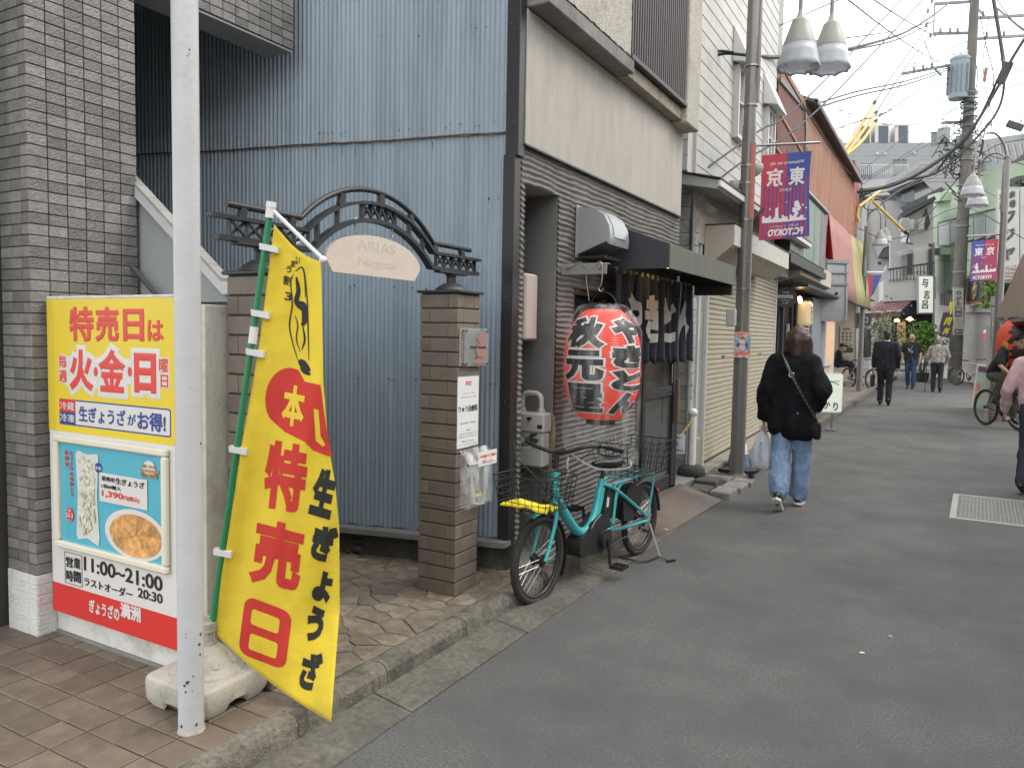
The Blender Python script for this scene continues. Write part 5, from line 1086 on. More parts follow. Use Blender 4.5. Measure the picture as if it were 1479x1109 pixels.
for k in range(30):
    z = 3.10+k*.15; MB().prism([(XW-.02, 7.80, z), (XW+.006, 7.80, z), (XW+.001, 7.80, z+.146), (XW-.02, 7.80, z+.147)], (0, 3.82, 0)).build('siding_board', m_sid, sh)
MB().box(-2.6, XW-.02, 7.62, 11.6, 3.1, 7.5).build('upper_core', m_sid, sh); MB().box(-2.60, XW+.015, 7.775, 7.80, 3.1, 7.5).build('corner_board', m_sid, sh)
for k in range(28): MB().bbox(-3.4, XW-.02, 7.60, 7.62, 3.15+k*.15, 3.295+k*.15, .003).build('siding_board', m_sid, sh)
m_wp2 = mat('window_pane', (.22, .23, .24), .12, .15, 3, spec=.8)
for (y0_, y1_, z0_, z1_) in ((9.20, 9.68, 3.83, 4.66), (10.86, 11.34, 3.83, 4.62)):
    f = MB()
    for a, b, c, d in ((y0_, y1_, z0_, z0_+.05), (y0_, y1_, z1_-.05, z1_), (y0_, y0_+.05, z0_+.05, z1_-.05), (y1_-.05, y1_, z0_+.05, z1_-.05), ((y0_+y1_)/2-.012, (y0_+y1_)/2+.012, z0_+.05, z1_-.05), (y0_+.05, y1_-.05, (z0_+z1_)/2-.012, (z0_+z1_)/2+.012)): f.bbox(XW+.0, XW+.075, a, b, c, d, .003)
    fo = f.build('window_frame', m_wf, sh); MB().box(XW+.02, XW+.03, y0_+.05, y1_-.05, z0_+.05, z1_-.05).build('window_pane', m_wp2, fo)
    MB().prism([(XW+.01, y0_-.09, z1_+.02), (XW+.20, y0_-.09, z1_-.02), (XW+.20, y0_-.09, z1_+.0), (XW+.01, y0_-.09, z1_+.42)], (0, y1_-y0_+.18, 0)).build('window_hood', m_wf, sh)
cb = MB()
for k in range(3): cb.tube(smoothline([(-2.28+.012*k, 7.60-.02*k, 3.0), (-2.30+.015*k, 7.58, 2.6), (-2.29+.01*k, 7.58-.01*k, 2.2), (-2.295+.01*k, 7.58, 1.9)]), .006, 5)
cb.build('wall_cable', m_blk, sh)
# bollard with chain, rubber base, notice
bo = thing('bollard', 'white plastic chain post on a black rubber base beside the grey block wall', 'chain post', (-2.27, 8.0, .1))
bxp = gr(999, 669, .105); BXx, BYy = bxp[0]*.915, bxp[1]*.915
MB().lathe([(.135, 0), (.142, .02), (.125, .075), (.09, .10), (.04, .105)], (BXx, BYy, .105), 24).build('rubber_base', m_rub, bo, smooth=40); MB().cyl((BXx, BYy, .2), (BXx, BYy, .69), .034, n=16).build('post', m_wp, bo, smooth=True); MB().ball((BXx, BYy, .735), .045).cyl((BXx, BYy, .69), (BXx, BYy, .71), .02).build('ball_cap', m_wp, bo, smooth=True)
chn = thing('chain', 'yellow plastic chain hanging from the white chain post', 'chain', (BXx-.1, BYy-.1, .6))
cp_ = smoothline([(BXx, BYy-.036, .665), (BXx-.03, BYy-.13, .58), (BXx-.10, BYy-.25, .47), (BXx-.20, BYy-.4, .42)], 7)
for i in range(len(cp_)-1):
    a, b = Vector(cp_[i]), Vector(cp_[i+1]); d_ = (b-a).normalized(); w_ = d_.cross(Vector((0, 0, 1))).normalized() if i % 2 else d_.cross(d_.cross(Vector((0, 0, 1)))).normalized()
    MB().tube(arc((a+b)/2, d_, w_, (b-a).length*.62, 0, 2*math.pi, 8, .010)[:-1], .0035, 4, closed=True).build('chain_link', mat('chain_yellow', (.65, .55, .12), .5, .05), chn)
pn = thing('chain_notice', 'small white laminated notice with a round mark hanging on the yellow chain', 'notice', (BXx-.15, BYy-.35, .4)); pnb = at(977, 641, 7.45)
pfr2 = frame((pnb[0], pnb[1], pnb[2]), (FE[0], FE[1], 0), (0, 0, 1)); panel(pfr2, -.09, .085, -.095, .095, mat('laminate_white', (.6, .61, .64), .4, .08), pn, 'sheet')
framerim(pfr2, -.02, .02, -.03, .03, .004, m_blk, pn, 'printed_mark', .002, .001); lettering('1', pfr2, -.008, .008, -.02, .02, m_blk, pn, .02, .002); lettering('駐輪禁止', pfr2, -.07, .07, -.075, -.045, m_blk, pn, .01, .002); lettering('お願い', pfr2, -.05, .05, .05, .075, m_blk, pn, .01, .002)
# ================================================================= STREET LAMPS
m_pole = mat('brownish_pole', (.19, .18, .17), .35, .12, 4, .1, stretch=(1, 1, .2), metal=.35, dirt=(.10, .09, .08), dscale=5); m_shade = mat('lamp_shade_grey', (.26, .25, .23), .4, .08); m_frost = mat('frosted_glass', (.56, .58, .62), .35, .03); m_frost.node_tree.nodes['Principled BSDF'].inputs['Emission Color'].default_value = (1, .97, .92, 1); m_frost.node_tree.nodes['Principled BSDF'].inputs['Emission Strength'].default_value = .0; m_frost.node_tree.nodes['Principled BSDF'].inputs['Transmission Weight'].default_value = .45
def bell(parent, c, d, hgt=None):
    # c: bottom centre; d: diameter
    r = d/2; H_ = hgt or d*1.22; cx, cy, cz = c
    prof = [(r*.09, H_*1.02), (r*.11, H_*.97), (r*.2, H_*.88), (r*.33, H_*.82), (r*.39, H_*.815), (r*.40, H_*.80), (r*.58, H_*.62), (r*.79, H_*.42), (r*.80, H_*.40)]
    MB().lathe(prof, (cx, cy, cz), 28).build('lamp_cap', m_shade, parent, smooth=45)
    vs = []; n = 72; P_ = [(r*.785, H_*.41), (r*.87, H_*.25), (r*.95, H_*.10), (r*1.03, 0.)]
    for j, (rr, z) in enumerate(P_):
        for i in range(n):
            a = 2*math.pi*i/n; f = j/3.; vs.append((cx+rr*(1+.03*f*math.sin(9*a))*math.cos(a), cy+rr*(1+.03*f*math.sin(9*a))*math.sin(a), cz+z+(.05*d*abs(math.sin(a*9/2))*f*f)-.02*d*f*0))
    o = MB().add(vs, [(j*n+i, j*n+(i+1) % n, (j+1)*n+(i+1) % n, (j+1)*n+i) for j in range(3) for i in range(n)]).build('glass_skirt', m_frost, parent, smooth=180); mm = o.modifiers.new('t', 'SOLIDIFY'); mm.thickness = .004
    MB().ball((cx, cy, cz+H_*.3), r*.25, n=10, m=8).build('bulb', m_frost, parent, smooth=True)
l1 = thing('street_lamp', 'near street lamp post with twin bell shades, a poster and a long banner rod', 'street lamp', (-1.93, 8.33, 0), 'street lamps with bell shades')
LP = (-1.93, 8.33)
MB().tube([(LP[0], LP[1], -.01), (LP[0], LP[1], 2.3), (LP[0], LP[1], 2.302), (LP[0], LP[1], 3.7), (LP[0], LP[1], 3.702), (LP[0], LP[1], 6.3)], [.076, .074, .072, .070, .064, .058], 24).build('pole', m_pole, l1, smooth=40)
MB().lathe([(.10, 0), (.10, .012), (.09, .03), (.085, .05)], (LP[0], LP[1], 0), 24).build('foot_ring', m_pole, l1, smooth=40)
for z in (1.55, 2.0, 2.72, 3.1, 3.28, 3.9, 4.3): MB().cyl((LP[0], LP[1], z), (LP[0], LP[1], z+.018), .078, n=24).build('steel_band', MATS['steel'], l1)
A1 = at(1153, 101, 7.95); A2 = at(1198, 103, 8.25)
bell(l1, A1, .42, .60); bell(l1, A2, .42, .60)
for A_, hh in ((A1, .60), (A2, .60)):
    top = 1.0; v = Vector((A_[0]-LP[0], A_[1]-LP[1], 0)); L_ = v.length; v.normalize()
    cc = Vector((LP[0], LP[1], 5.55))+v*(L_/2)
    MB().tube([Vector((LP[0], LP[1], 3.95))+v*.07, Vector((LP[0], LP[1], 5.5))+v*.07]+arc(cc, -v, (0, 0, 1), L_/2, .15, math.pi, 14)+[(A_[0], A_[1], A_[2]+hh*.9)], .021, 10).build('gooseneck_arm', m_pole, l1, smooth=60)
rd0, rd1 = at(1083, 211, 8.15), at(1184, 206, 8.3)
MB().tube([rd0, rd1], .0135, 10).build('banner_rod', MATS['steel'], l1, smooth=True); MB().tube([at(1084, 318, 8.2), at(1103, 301, 8.22)], .014, 8).build('lower_rod', m_bs, l1, smooth=True)
rs_ = MB(); th0 = math.atan2(-.75, .65)
rs_.add(*(lambda n=10: ([(LP[0]+.0765*math.cos(th0-.2+1.9*i/n), LP[1]+.0765*math.sin(th0-.2+1.9*i/n), z) for z in (2.74, 3.52) for i in range(n+1)], [(i, i+1, i+12, i+11) for i in range(n)]))()); rs_.build('red_sticker', mat('faded_red_sticker', (.33, .10, .07), .6, .1), l1)
bxb = at(1057, 458, 8.05); MB().bbox(bxb[0]-.055, bxb[0]+.04, bxb[1]-.03, bxb[1]+.05, bxb[2]-.10, bxb[2]+.09, .012).build('switch_box', mat('box_grey', (.42, .41, .39), .5, .05), l1)
for u, v, s_ in ((1062, 270, .07), (1090, 246, .09)): q = at(u, v, 8.15); MB().lathe([(s_*.35, 0), (s_*.9, .05), (s_, .10), (s_*.9, .12)], (q[0], q[1], q[2]-.06), 16).build('cable_box', MATS['box_grey'], l1, smooth=40)
po2 = thing('poster', 'small colourful event poster taped to the near street lamp post', 'poster', at(1072, 498, 8.05))
q = at(1072, 498, 8.1); pfx = frame(q, (FE[0], FE[1], 0), (0, 0, 1)); m_pb = mat('poster_blue', (.10, .32, .48), .4, .3, 25, dirt=(.6, .45, .35), dscale=22, dirt_lo=.5, dirt_hi=.55)
panel(pfx, -.088, .088, -.135, .135, mat('poster_pink', (.55, .33, .30), .4, .3, 30, dirt=(.75, .7, .65), dscale=30, dirt_lo=.52, dirt_hi=.56), po2, 'sheet', 0, .001); panel(pfx, -.08, .08, -.055, .09, m_pb, po2, 'printed_scene', .002, .001)
for (a, b, r_, c) in ((0, .03, .028, (.75, .62, .35)), (0, -.02, .034, (.6, .55, .5)), (-.045, .0, .02, (.05, .12, .3)), (.047, .0, .02, (.05, .12, .3)), (0, .07, .02, (.5, .1, .08))): disc(pfx, a, b, r_, r_*1.2, mat('poster_spot_%d' % (abs(hash(c)) % 97), c, .5, .1), po2, 'printed_spot', .004, .001, 14)
lettering('祭り', pfx, -.05, .05, .10, .125, m_lred, po2, .02, .002); lettering('第二回開催', pfx, -.07, .07, -.11, -.075, m_lred, po2, .01, .002)
# banners of the town
m_br = mat('banner_crimson', (.42, .035, .06), .7, .06); m_bb = mat('banner_blue', (.045, .065, .26), .7, .06); m_bw2 = mat('banner_white', (.62, .6, .6), .7, .04)
def town_banner(name_lab, o, r, w, hgt, mirror, detail=True):
    b = thing('town_banner', name_lab, 'banner', o, 'red and blue town banners'); s = -1 if mirror else 1
    ou = Vector(o); rv = Vector(r).normalized(); nv = rv.cross(Vector((0, 0, 1))).normalized()
    IDB = IDN
    def wp(x, y, z):
        a = x/w; d = -y/hgt; off = .02*math.sin(a*5+d*2)*d+.012*math.sin(d*5+a*3); return ou+rv*(x)+Vector((0, 0, y+.02*a-.012*d*a))-nv*0+nv*(off+z)
    def cloth(x0, x1, y0, y1, m, nm, lift=0, poly=None):
        bm = bmesh.new(); P_ = poly or [(x0, y0), (x1, y0), (x1, y1), (x0, y1)]
        if s < 0: P_ = [(w-x, y) for x, y in P_]
        bm.faces.new([bm.verts.new((x, y, 0)) for x, y in P_])
        for ax, st, en in ((0, 0, w), (1, -hgt, 0)):
            c = st+.05
            while c < en: bmesh.ops.bisect_plane(bm, geom=bm.verts[:]+bm.edges[:]+bm.faces[:], plane_co=(c, c, 0), plane_no=(1, 0, 0) if ax == 0 else (0, 1, 0)); c += .05
        bm.verts.index_update(); mb = MB(); mb.add([wp(v.co.x, v.co.y, lift) for v in bm.verts], [tuple(v.index for v in f.verts) for f in bm.faces]); bm.free(); return mb.build(nm, m, b, smooth=180)
    cloth(0, w, -hgt, 0, m_bb, 'cloth'); cloth(0, w, -hgt, 0, m_bb, 'cloth_back', -.002)
    cloth(w*.5, w, -hgt, 0, m_br, 'red_half', .0015)
    for i in range(6 if detail else 4): x = w*(.06+.075*i); cloth(x, x+w*.028, -hgt*.99, -hgt*(.40-.05*abs(i-2.5)), m_br, 'red_stripe', .0016)
    for i in range(5 if detail else 3): x = w*(.57+.085*i); cloth(x, x+w*.024, -hgt*.99, -hgt*(.36 if i else .12), m_bb, 'blue_stripe', .0022)
    def bt_(t, x0, x1, y0, y1, bold, sh_=0):
        if mirror: x0, x1 = w-x1, w-x0
        lettering(t, IDB, x0, x1, y0, y1, m_bw2, b, bold=bold, lift=.003, thick=.0005, warp=wp, mirror=mirror, shear=sh_*s)
    bt_('東', w*.10, w*.44, -hgt*.38, -hgt*.17, .03); bt_('京', w*.56, w*.90, -hgt*.38, -hgt*.17, .03)
    if detail: bt_('Welcome to our city', w*.14, w*.84, -hgt*.14, -hgt*.09, .012)
    bt_('TOKYO', w*.36, w*.62, -hgt*.445, -hgt*.41, .01); bt_('FC.TOKYO', w*.12, w*.82, -hgt*.965, -hgt*.88, .05, .15); bt_('共に夢を、ホームタウンへ', w*.2, w*.78, -hgt*.865, -hgt*.835, .0)
    sk_ = [(.06, -.80)]; rq = random.Random(2); x = .06
    while x < .95:
        ww = rq.uniform(.02, .05); hh = rq.choice([.01, .03, .05, .07]); 
        if abs(x-.62) < .03: hh = .16; ww = .03
        sk_ += [(x, -.79+hh), (x+ww, -.79+hh)]; x += ww
    sk_ += [(.95, -.80)]; cloth(0, 0, 0, 0, m_bw2, 'skyline_print', .003, poly=[(w*a, hgt*c) for a, c in sk_])
    cloth(0, 0, 0, 0, m_bw2, 'tower_print', .0032, poly=[(w*a, hgt*c) for a, c in ((.585, -.79), (.61, -.70), (.618, -.62), (.622, -.56), (.626, -.62), (.634, -.70), (.66, -.79))])
    for a, c, r_ in ((.24, -.60, .035), (.20, -.65, .03), (.28, -.67, .03), (.24, -.71, .025), (.12, -.62, .012), (.06, -.66, .01), (.45, -.57, .008), (.8, -.64, .01)): cloth(0, 0, 0, 0, m_bw2, 'blossom_print', .0034, poly=[(w*a+r_*math.cos(k*math.pi/5)*(1 if k % 2 else .75), hgt*c+r_*1.2*math.sin(k*math.pi/5)*(1 if k % 2 else .75)) for k in range(10)])
    if detail:
        for a in (.1, .5, .9): MB().tube([wp(w*a, -.01, 0), wp(w*a, .035, 0)], .004, 5).build('tie', m_bs, b)
    return b
bo_ = at(1100, 225, 8.22); be_ = at(1172, 221, 8.3)
town_banner('red and blue town banner seen from behind on the near street lamp', bo_, Vector(be_)-Vector(bo_), (Vector(be_)-Vector(bo_)).length, .90, True)
# second and third lamps
def far_lamp(label, base, zt, lamps, dd, hh):
    l = thing('street_lamp', label, 'street lamp', (base[0], base[1], 0), 'street lamps with bell shades'); x, y = base[:2]
    MB().tube([(x, y, -.01), (x, y, zt)], [.08, .055], 16).build('pole', m_pole, l, smooth=40); MB().cyl((x, y, zt), (x, y, zt+.04), .065).build('pole_cap', m_pole, l)
    for A_ in lamps:
        bell(l, A_, dd, hh); v = Vector((A_[0]-x, A_[1]-y, 0)); L_ = v.length; v.normalize(); zb = A_[2]+hh*.9; zc = zb+.32
        MB().tube([Vector((x, y, zb-.6))+v*.06, Vector((x, y, zc))+v*.06]+arc(Vector((x, y, zc))+v*(L_/2), -v, (0, 0, 1), L_/2-.02, .2, math.pi, 14)+[(A_[0], A_[1], zb)], .02, 8).build('gooseneck_arm', m_pole, l, smooth=60)
    return l
L2 = gr(1438, 606); L2 = at(1444, 420, 14.6)
l2 = far_lamp('street lamp on the right behind the cyclist with twin bell shades', (L2[0], L2[1]), at(1452, 232, 14.6)[2], [at(1404, 284, 14.0), at(1411, 299, 15.0)], .40, .44)
q0_, q1_ = at(1396, 341, 14.4), at(1447, 339, 14.6); MB().tube([q0_, q1_], .014, 8).build('banner_rod', MATS['steel'], l2)
b0_, b1_ = at(1403, 349, 14.35), at(1442, 347, 14.5); town_banner('red and blue town banner facing the camera beside the white sign tower', b0_, Vector(b1_)-Vector(b0_), (Vector(b1_)-Vector(b0_)).length, .74, False)
L3 = at(1248, 400, 21.5)
l3 = far_lamp('farthest street lamp standing at the end of the yellow awning', (L3[0], L3[1]), at(1249, 330, 21.5)[2], [at(1271, 355, 20.8), at(1278, 350, 22)], .40, .44)
q = at(1252, 393, 21.4); q2 = at(1276, 393, 21.6); MB().tube([q, q2, at(1280, 384, 21.6)], .016, 6).build('banner_rod', m_wp, l3)
b0_, b1_ = at(1254, 397, 21.4), at(1272, 397, 21.5); 
tbn = thing('town_banner', 'distant red and blue town banner drooping above the purple awning', 'banner', b0_, 'red and blue town banners')
MB().prism([b0_, at(1274, 397, 21.5), at(1262, 424, 21.5), at(1255, 432, 21.4)], (0, .01, 0)).build('cloth', m_bb, tbn); MB().prism([at(1254, 396.7, 21.35), at(1261, 396.7, 21.35), at(1258, 428, 21.35), at(1255, 431, 21.35)], (0, .01, 0)).build('red_half', m_br, tbn)
# cone behind the lamp post
cn = thing('traffic_cone', 'blue and white striped traffic cone standing behind the lamp post', 'traffic cone', (-1.98, 8.7, .03)); cq = gr(1066, 676, .03)
MB().bbox(cq[0]-.16, cq[0]+.16, cq[1]-.16, cq[1]+.16, .03, .06, .01).build('base', m_bs, cn)
for i, (z0_, z1_) in enumerate(((0, .14), (.14, .26), (.26, .38), (.38, .5), (.5, .62))): r_ = lambda z: .12-.095*z/.62; MB().lathe([(r_(z0_), z0_), (r_(z1_), z1_)], (cq[0], cq[1], .06), 18).build('cone_band', mat('cone_blue', (.08, .18, .36), .5, .1) if i % 2 == 0 else m_wp, cn, smooth=True)
tr = MB(); tr.lathe([(.24, 0), (.25, .03), (.235, .035), (.2, .03)], (cq[0]+.02, cq[1]-.15, .033), 20); tag(tr.build('tyre_ring', m_rub), 'flat black rubber ring lying around the lamp post foot', 'rubber ring')
# illuminated pavement sign
sg = thing('pavement_sign', 'white illuminated pavement sign with hiragana behind the woman', 'sign', gr(1204, 620))
q = at(1191, 567, 12.7); sf2 = frame(q, (FE[0], FE[1], 0), (0, 0, 1)); m_lit = emat('lit_acrylic', (.93, 1., .84), .14, (.7, .75, .66))
def slab(fr, x0, x1, y0, y1, t, m, parent, nm, r=.03): return panel(fr, x0, x1, y0, y1, m, parent, nm, t/2, t, r)
slab(sf2, -.27, .27, -.325, .325, .14, m_wht, sg, 'case', .04); slab(sf2, -.255, .255, -.31, .31, .15, m_lit, sg, 'lit_face', .03)
for t_, a, b, c, d in (('ひ', -.21, -.09, -.27, -.15), ('か', -.06, .07, -.26, -.13), ('り', .12, .20, -.29, -.15)): lettering(t_, sf2, a, b, c, d, m_blk, sg, .03, .078)
for k in range(2):
    P_ = smoothline([(x, .02+.05*math.sin(x*9+k*2), 0) for x in (-.2, -.1, 0, .1, .2)], 5); O, R, U, Nn = sf2
    MB().tube([O+R*p[0]+U*(p[1]+.13+.02*k)+Nn*.078 for p in P_], .005, 5).build('fish_mark', m_blk, sg)
lettering('魚', sf2, .03, .11, .02, .09, m_blk, sg, .02, .078)
lg = gr(1206, 621); MB().beam((q[0]+.12, q[1]+.07, q[2]-.33), (q[0]+.12, q[1]+.07, .03), .05, .03).bbox(q[0]+.05, q[0]+.2, q[1]-.06, q[1]+.22, .0, .025, .004).build('leg', MATS['steel'], sg)
# ================================================================= SALON, RUST COLOURED BUILDING, CREAM SHOP
m_rustw = mat('rust_brown_corrugated', (.30, .145, .09), .7, .22, 5, .2, stretch=(1, 1, .15), dirt=(.19, .075, .045), dscale=4); m_rustd = mat('dark_rust_wall', (.15, .06, .05), .8, .2, 4, stretch=(1, 1, .2), dirt=(.06, .035, .035), dscale=3)
rb_ = thing('rust_building', 'rust brown corrugated building with tiled eaves above the green glazed sign', 'building', (-2.6, 16, 0))
m = MB(); n = 240; ya, yb = 12.0, 22.3; vs = []
for z in (2.9, 5.66):
    for i in range(n+1): vs.append((-2.40+.008*math.sin(i*1.6), ya+(yb-ya)*i/n, z))
m.add(vs, [(i, i+1, n+2+i, n+1+i) for i in range(n)]); m.build('corrugated_wall', m_rustw, rb_)
MB().box(-9, -2.43, 12.0, 22.25, 2.9, 5.62).build('wall_core', m_rustd, rb_)
rc = MB(); rc.prism([(-2.385, 12.05, 4.0), (-2.385, 14.4, 3.7), (-2.385, 14.35, 5.1), (-2.385, 14.2, 5.42), (-2.385, 12.0, 5.28)], (.004, 0, 0)); rc.build('dark_panel', m_rustd, rb_)
MB().prism([(-2.37, 14.38, 3.7), (-2.37, 14.52, 3.7), (-2.37, 14.52, 5.2), (-2.37, 14.3, 5.5), (-2.37, 12.0, 5.36), (-2.37, 12.0, 5.28), (-2.37, 14.2, 5.42), (-2.37, 14.35, 5.1)], (.02, 0, 0)).build('dark_edge_flashing', m_darkf, rb_)
for z in (4.2, 4.75): MB().beam((-2.37, 12.0, z+.12), (-2.37, 14.35, z-.05), .02, .05).build('wall_batten', m_rustw, rb_)
rt_ = MB()
for i in range(44): y = 14.6+i*.175; rt_.lathe([(.05, 0), (.05, .5)], (-2.72, y, 5.68), 8, axis='x')
rt_.build('roof_tiles', mat('grey_roof_tile', (.08, .08, .085), .6, .15), rb_, kind='stuff'); MB().tube([(-2.22, 14.5, 5.66), (-2.22, 22.35, 5.66)], .035, 8).build('gutter', mat('pale_gutter', (.35, .36, .38), .4, .08), rb_)
MB().prism([(-2.2, 14.5, 5.66), (-6, 14.5, 7.4), (-6, 14.5, 7.3), (-2.2, 14.5, 5.6)], (0, 7.85, 0)).build('roof', MATS['grey_roof_tile'], rb_)
ck = thing('brick_chimney', 'red brick chimney block at the far end of the rust brown building', 'chimney', (-2.6, 22.9, 0))
MB().box(-3.2, -2.42, 22.4, 23.6, 3, 6.25).build('core', m_rustd, ck)
bm_ = MB()
for k in range(38):
    for i in range(4): bm_.box(-3.2+i*.2+.005+(k % 2)*.02, -3.2+(i+1)*.2-.005, 22.385, 22.4, 3+k*.085, 3.075+k*.085)
    for i in range(6): bm_.box(-2.42, -2.405, 22.4+i*.2+.005, 22.4+(i+1)*.2-.005, 3+k*.085, 3.075+k*.085)
bm_.build('bricks', mat('red_brick', (.30, .12, .08), .8, .15, rand=.2), ck, kind='stuff')
gs = thing('glazed_sign_box', 'long dirty green glazed sign box above the hair salon', 'sign box', (-2.1, 15.5, 3.5)); gx = -2.05
m_green2 = mat('dirty_green_acrylic', (.20, .25, .215), .3, .25, 3, .2, stretch=(1, 1.5, .3), dirt=(.32, .36, .33), dscale=5)
c1, c2, c3, c4_ = onx(1145, 262, gx), onx(1196, 308, gx), onx(1190, 400, gx), onx(1140, 358, gx); y0_, y1_ = c1[1], (c2[1]+c3[1])/2; zt3 = (c1[2]+c2[2])/2; zb3 = (c3[2]+c4_[2])/2
MB().box(gx-.30, gx-.012, y0_, y1_, zb3, zt3).build('case', m_darkf, gs)
for i in range(5): a = y0_+(y1_-y0_)*i/5; MB().bbox(gx-.012, gx, a+.015, a+(y1_-y0_)/5-.015, zb3+.06, zt3-.05, .003).build('glazed_panel', m_green2 if i < 4 else mat('stained_purple_panel', (.2, .13, .16), .4, .3, 5), gs)
MB().bbox(gx-.3, gx+.04, y0_-.02, y1_+.03, zt3, zt3+.04, .004).build('top_flashing', MATS['pale_gutter'], gs); MB().bbox(gx-.3, gx+.02, y0_-.02, y1_+.03, zb3-.12, zb3-.002, .004).build('bottom_rail', m_darkf, gs)
sa = thing('hair_salon', 'hair salon shopfront with beige canopy beam, dark doors and stone pier', 'shop', (-2.5, 14.3, 0))
MB().prism([(-2.5, 12.95, 2.40), (-2.12, 12.95, 2.52), (-2.12, 12.95, 2.82), (-2.5, 12.95, 2.95)], (0, 3.6, 0)).build('canopy_beam', m_cw, sa)
MB().bbox(-2.5, -2.0, 13.0, 17.0, 2.33, 2.375, .004).build('dark_soffit', m_darkf, sa)
MB().box(-2.62, -2.43, 12.95, 17.2, 0, 2.4).build('dark_entrance', m_dark, sa)
for y in (13.1, 13.9, 14.3): MB().bbox(-2.45, -2.38, y, y+.06, .0, 2.2, .003).build('door_frame', m_darkf, sa)
MB().bbox(-2.41, -2.37, 13.55, 13.62, .9, 1.75, .003).build('door_sticker', mat('sticker_grey', (.4, .4, .4), .5, .1), sa)
MB().bbox(-2.45, -2.33, 14.45, 15.5, .0, 2.2, .01).build('stone_pier', mat('warm_stone', (.35, .28, .19), .9, .25, 20, .8, 50), sa); MB().bbox(-2.45, -2.30, 15.55, 17.3, .0, 2.3, .005).build('grey_pier', mat('blueish_grey_panel', (.22, .24, .26), .6, .1, 4), sa)
es = thing('salon_sign', 'dark oval hanging sign with white lettering emma', 'sign', at(1134, 430, 12.4)); ef = frame(at(1134, 430, 12.4), (FE[0], FE[1], 0), (0, 0, 1))
disc(ef, 0, 0, .20, .165, mat('sign_charcoal', (.03, .034, .034), .6, .1), es, 'oval_board', .01, .03); lettering('emma', ef, -.125, .125, -.01, .045, m_wht, es, .02, .012); lettering('HAIR', ef, -.05, .06, .075, .095, m_wht, es, .01, .012); lettering('PRODUCTS', ef, -.07, .07, -.05, -.035, m_wht, es, .0, .012); lettering('~ノ', ef, -.05, .05, -.10, -.065, m_wht, es, .02, .012)
MB().tube(smoothline([at(1122, 412, 12.5), at(1130, 403, 12.5), at(1140, 409, 12.5), at(1160, 408, 12.5)]), .008, 5).tube(smoothline([at(1125, 404, 12.5), at(1136, 400, 12.5), at(1146, 408, 12.5)]), .008, 5).build('scroll_bracket', m_bs, es)
wl = thing('paper_lantern', 'white cylindrical paper lantern glowing beside the oval salon sign', 'paper lantern', at(1163, 453, 13.2)); q = at(1163, 453, 13.2)
m_wlan = emat('lit_white_paper', (1, .70, .32), .16, (.55, .47, .34))
MB().lathe([(.05, -.215), (.09, -.205), (.115, -.17)]+[(.122-.002*(i % 2), -.16+.32*i/24) for i in range(25)]+[(.115, .17), (.09, .205), (.05, .215)], q, 24).build('paper_body', m_wlan, wl, smooth=60); MB().lathe([(.07, -.235), (.07, -.21)], q, 18).lathe([(.07, .21), (.07, .235)], q, 18).build('end_ring', m_blk, wl)
lff = frame((q[0]+.115, q[1]-.06, q[2]), (.5, .86, 0), (0, 0, 1)); lettering('や\nき\nと\nり', lff, -.03, .03, -.14, .12, m_blk, wl, .03, .0)
for u, v in ((1155, 431), (1156, 435), (1117, 437)): tag(MB().ball(at(u, v, 13.0), .035).build('light_bulb', emat('warm_bulb', (1, .6, .25), 9)), {1155: 'upper warm bulb above the white paper lantern', 1156: 'lower warm bulb touching the white paper lantern', 1117: 'warm bulb inside the dark salon entrance left of the oval sign'}[u], 'light bulb', 'warm bulbs of the salon')
du = thing('ventilation_duct', 'large galvanised ventilation duct bending down in front of the red awning', 'duct', at(1195, 460, 15.5)); D_ = 15.6
m_galv = mat('galvanised_sheet', (.42, .44, .47), .32, .12, 5, .12, 20, metal=.75)
dpts = [(1187, 377), (1222, 377), (1222, 392), (1220, 460), (1214, 464), (1190, 464), (1180, 462), (1172, 450), (1170, 432), (1183, 420), (1186, 408)]
MB().prism([at(u, v, D_) for u, v in dpts], (-.2, .55, 0)).build('duct_body', m_galv, du)
for v in (394, 411): MB().beam(at(1185, v, D_-.03), at(1225, v, D_-.03), .05, .035).build('duct_flange', m_galv, du)
MB().beam(at(1184, 377, D_-.03), at(1227, 379, D_-.03), .06, .07).build('duct_flange', m_galv, du); MB().beam(at(1222, 462, D_-.02), at(1224, 380, D_-.02), .03, .04).build('duct_edge', m_galv, du)
MB().prism([onx(1182, 372, -2.3), onx(1186, 372, -2.3), onx(1186, 415, -2.3), onx(1182, 415, -2.3)], (.1, .1, 0)).build('rear_box', m_darkf, du)
# awnings of the next shops: ribbed red and yellow sheets
def sheet4(name, a, b, c, d, m, parent, n=24, amp=.012):
    A_, B_, C_, D__ = [Vector(p) for p in (a, b, c, d)]; nn = (B_-A_).cross(D__-A_).normalized()
    vs, fs = quadgrid(lambda s, t: (A_*(1-s)+B_*s)*(1-t)+(D__*(1-s)+C_*s)*t+nn*(amp*math.sin(s*n*2*math.pi)+.02*noise.noise((s*5, t*3, 1))), n*6, 4); o = MB().add(vs, fs).build(name, m, parent, smooth=180); mm = o.modifiers.new('t', 'SOLIDIFY'); mm.thickness = .01; return o
ra = thing('red_awning', 'faded red ribbed shop awning sloping down beside the galvanised duct', 'awning', (-2.2, 19.5, 3.4))
aT0, aT1 = onx(1197, 309, -2.4), onx(1228, 340, -2.4); aB0, aB1 = onx(1208, 424, -2.05), onx(1237, 440, -2.05)
m_ra = mat('faded_red_awning', (.28, .125, .11), .7, .12, 3, stretch=(1, 1, .2), dirt=(.34, .19, .165), dscale=4); m_ya = mat('faded_yellow_awning', (.30, .27, .12), .7, .12, 3, stretch=(1, 1, .2), dirt=(.36, .33, .19), dscale=4)
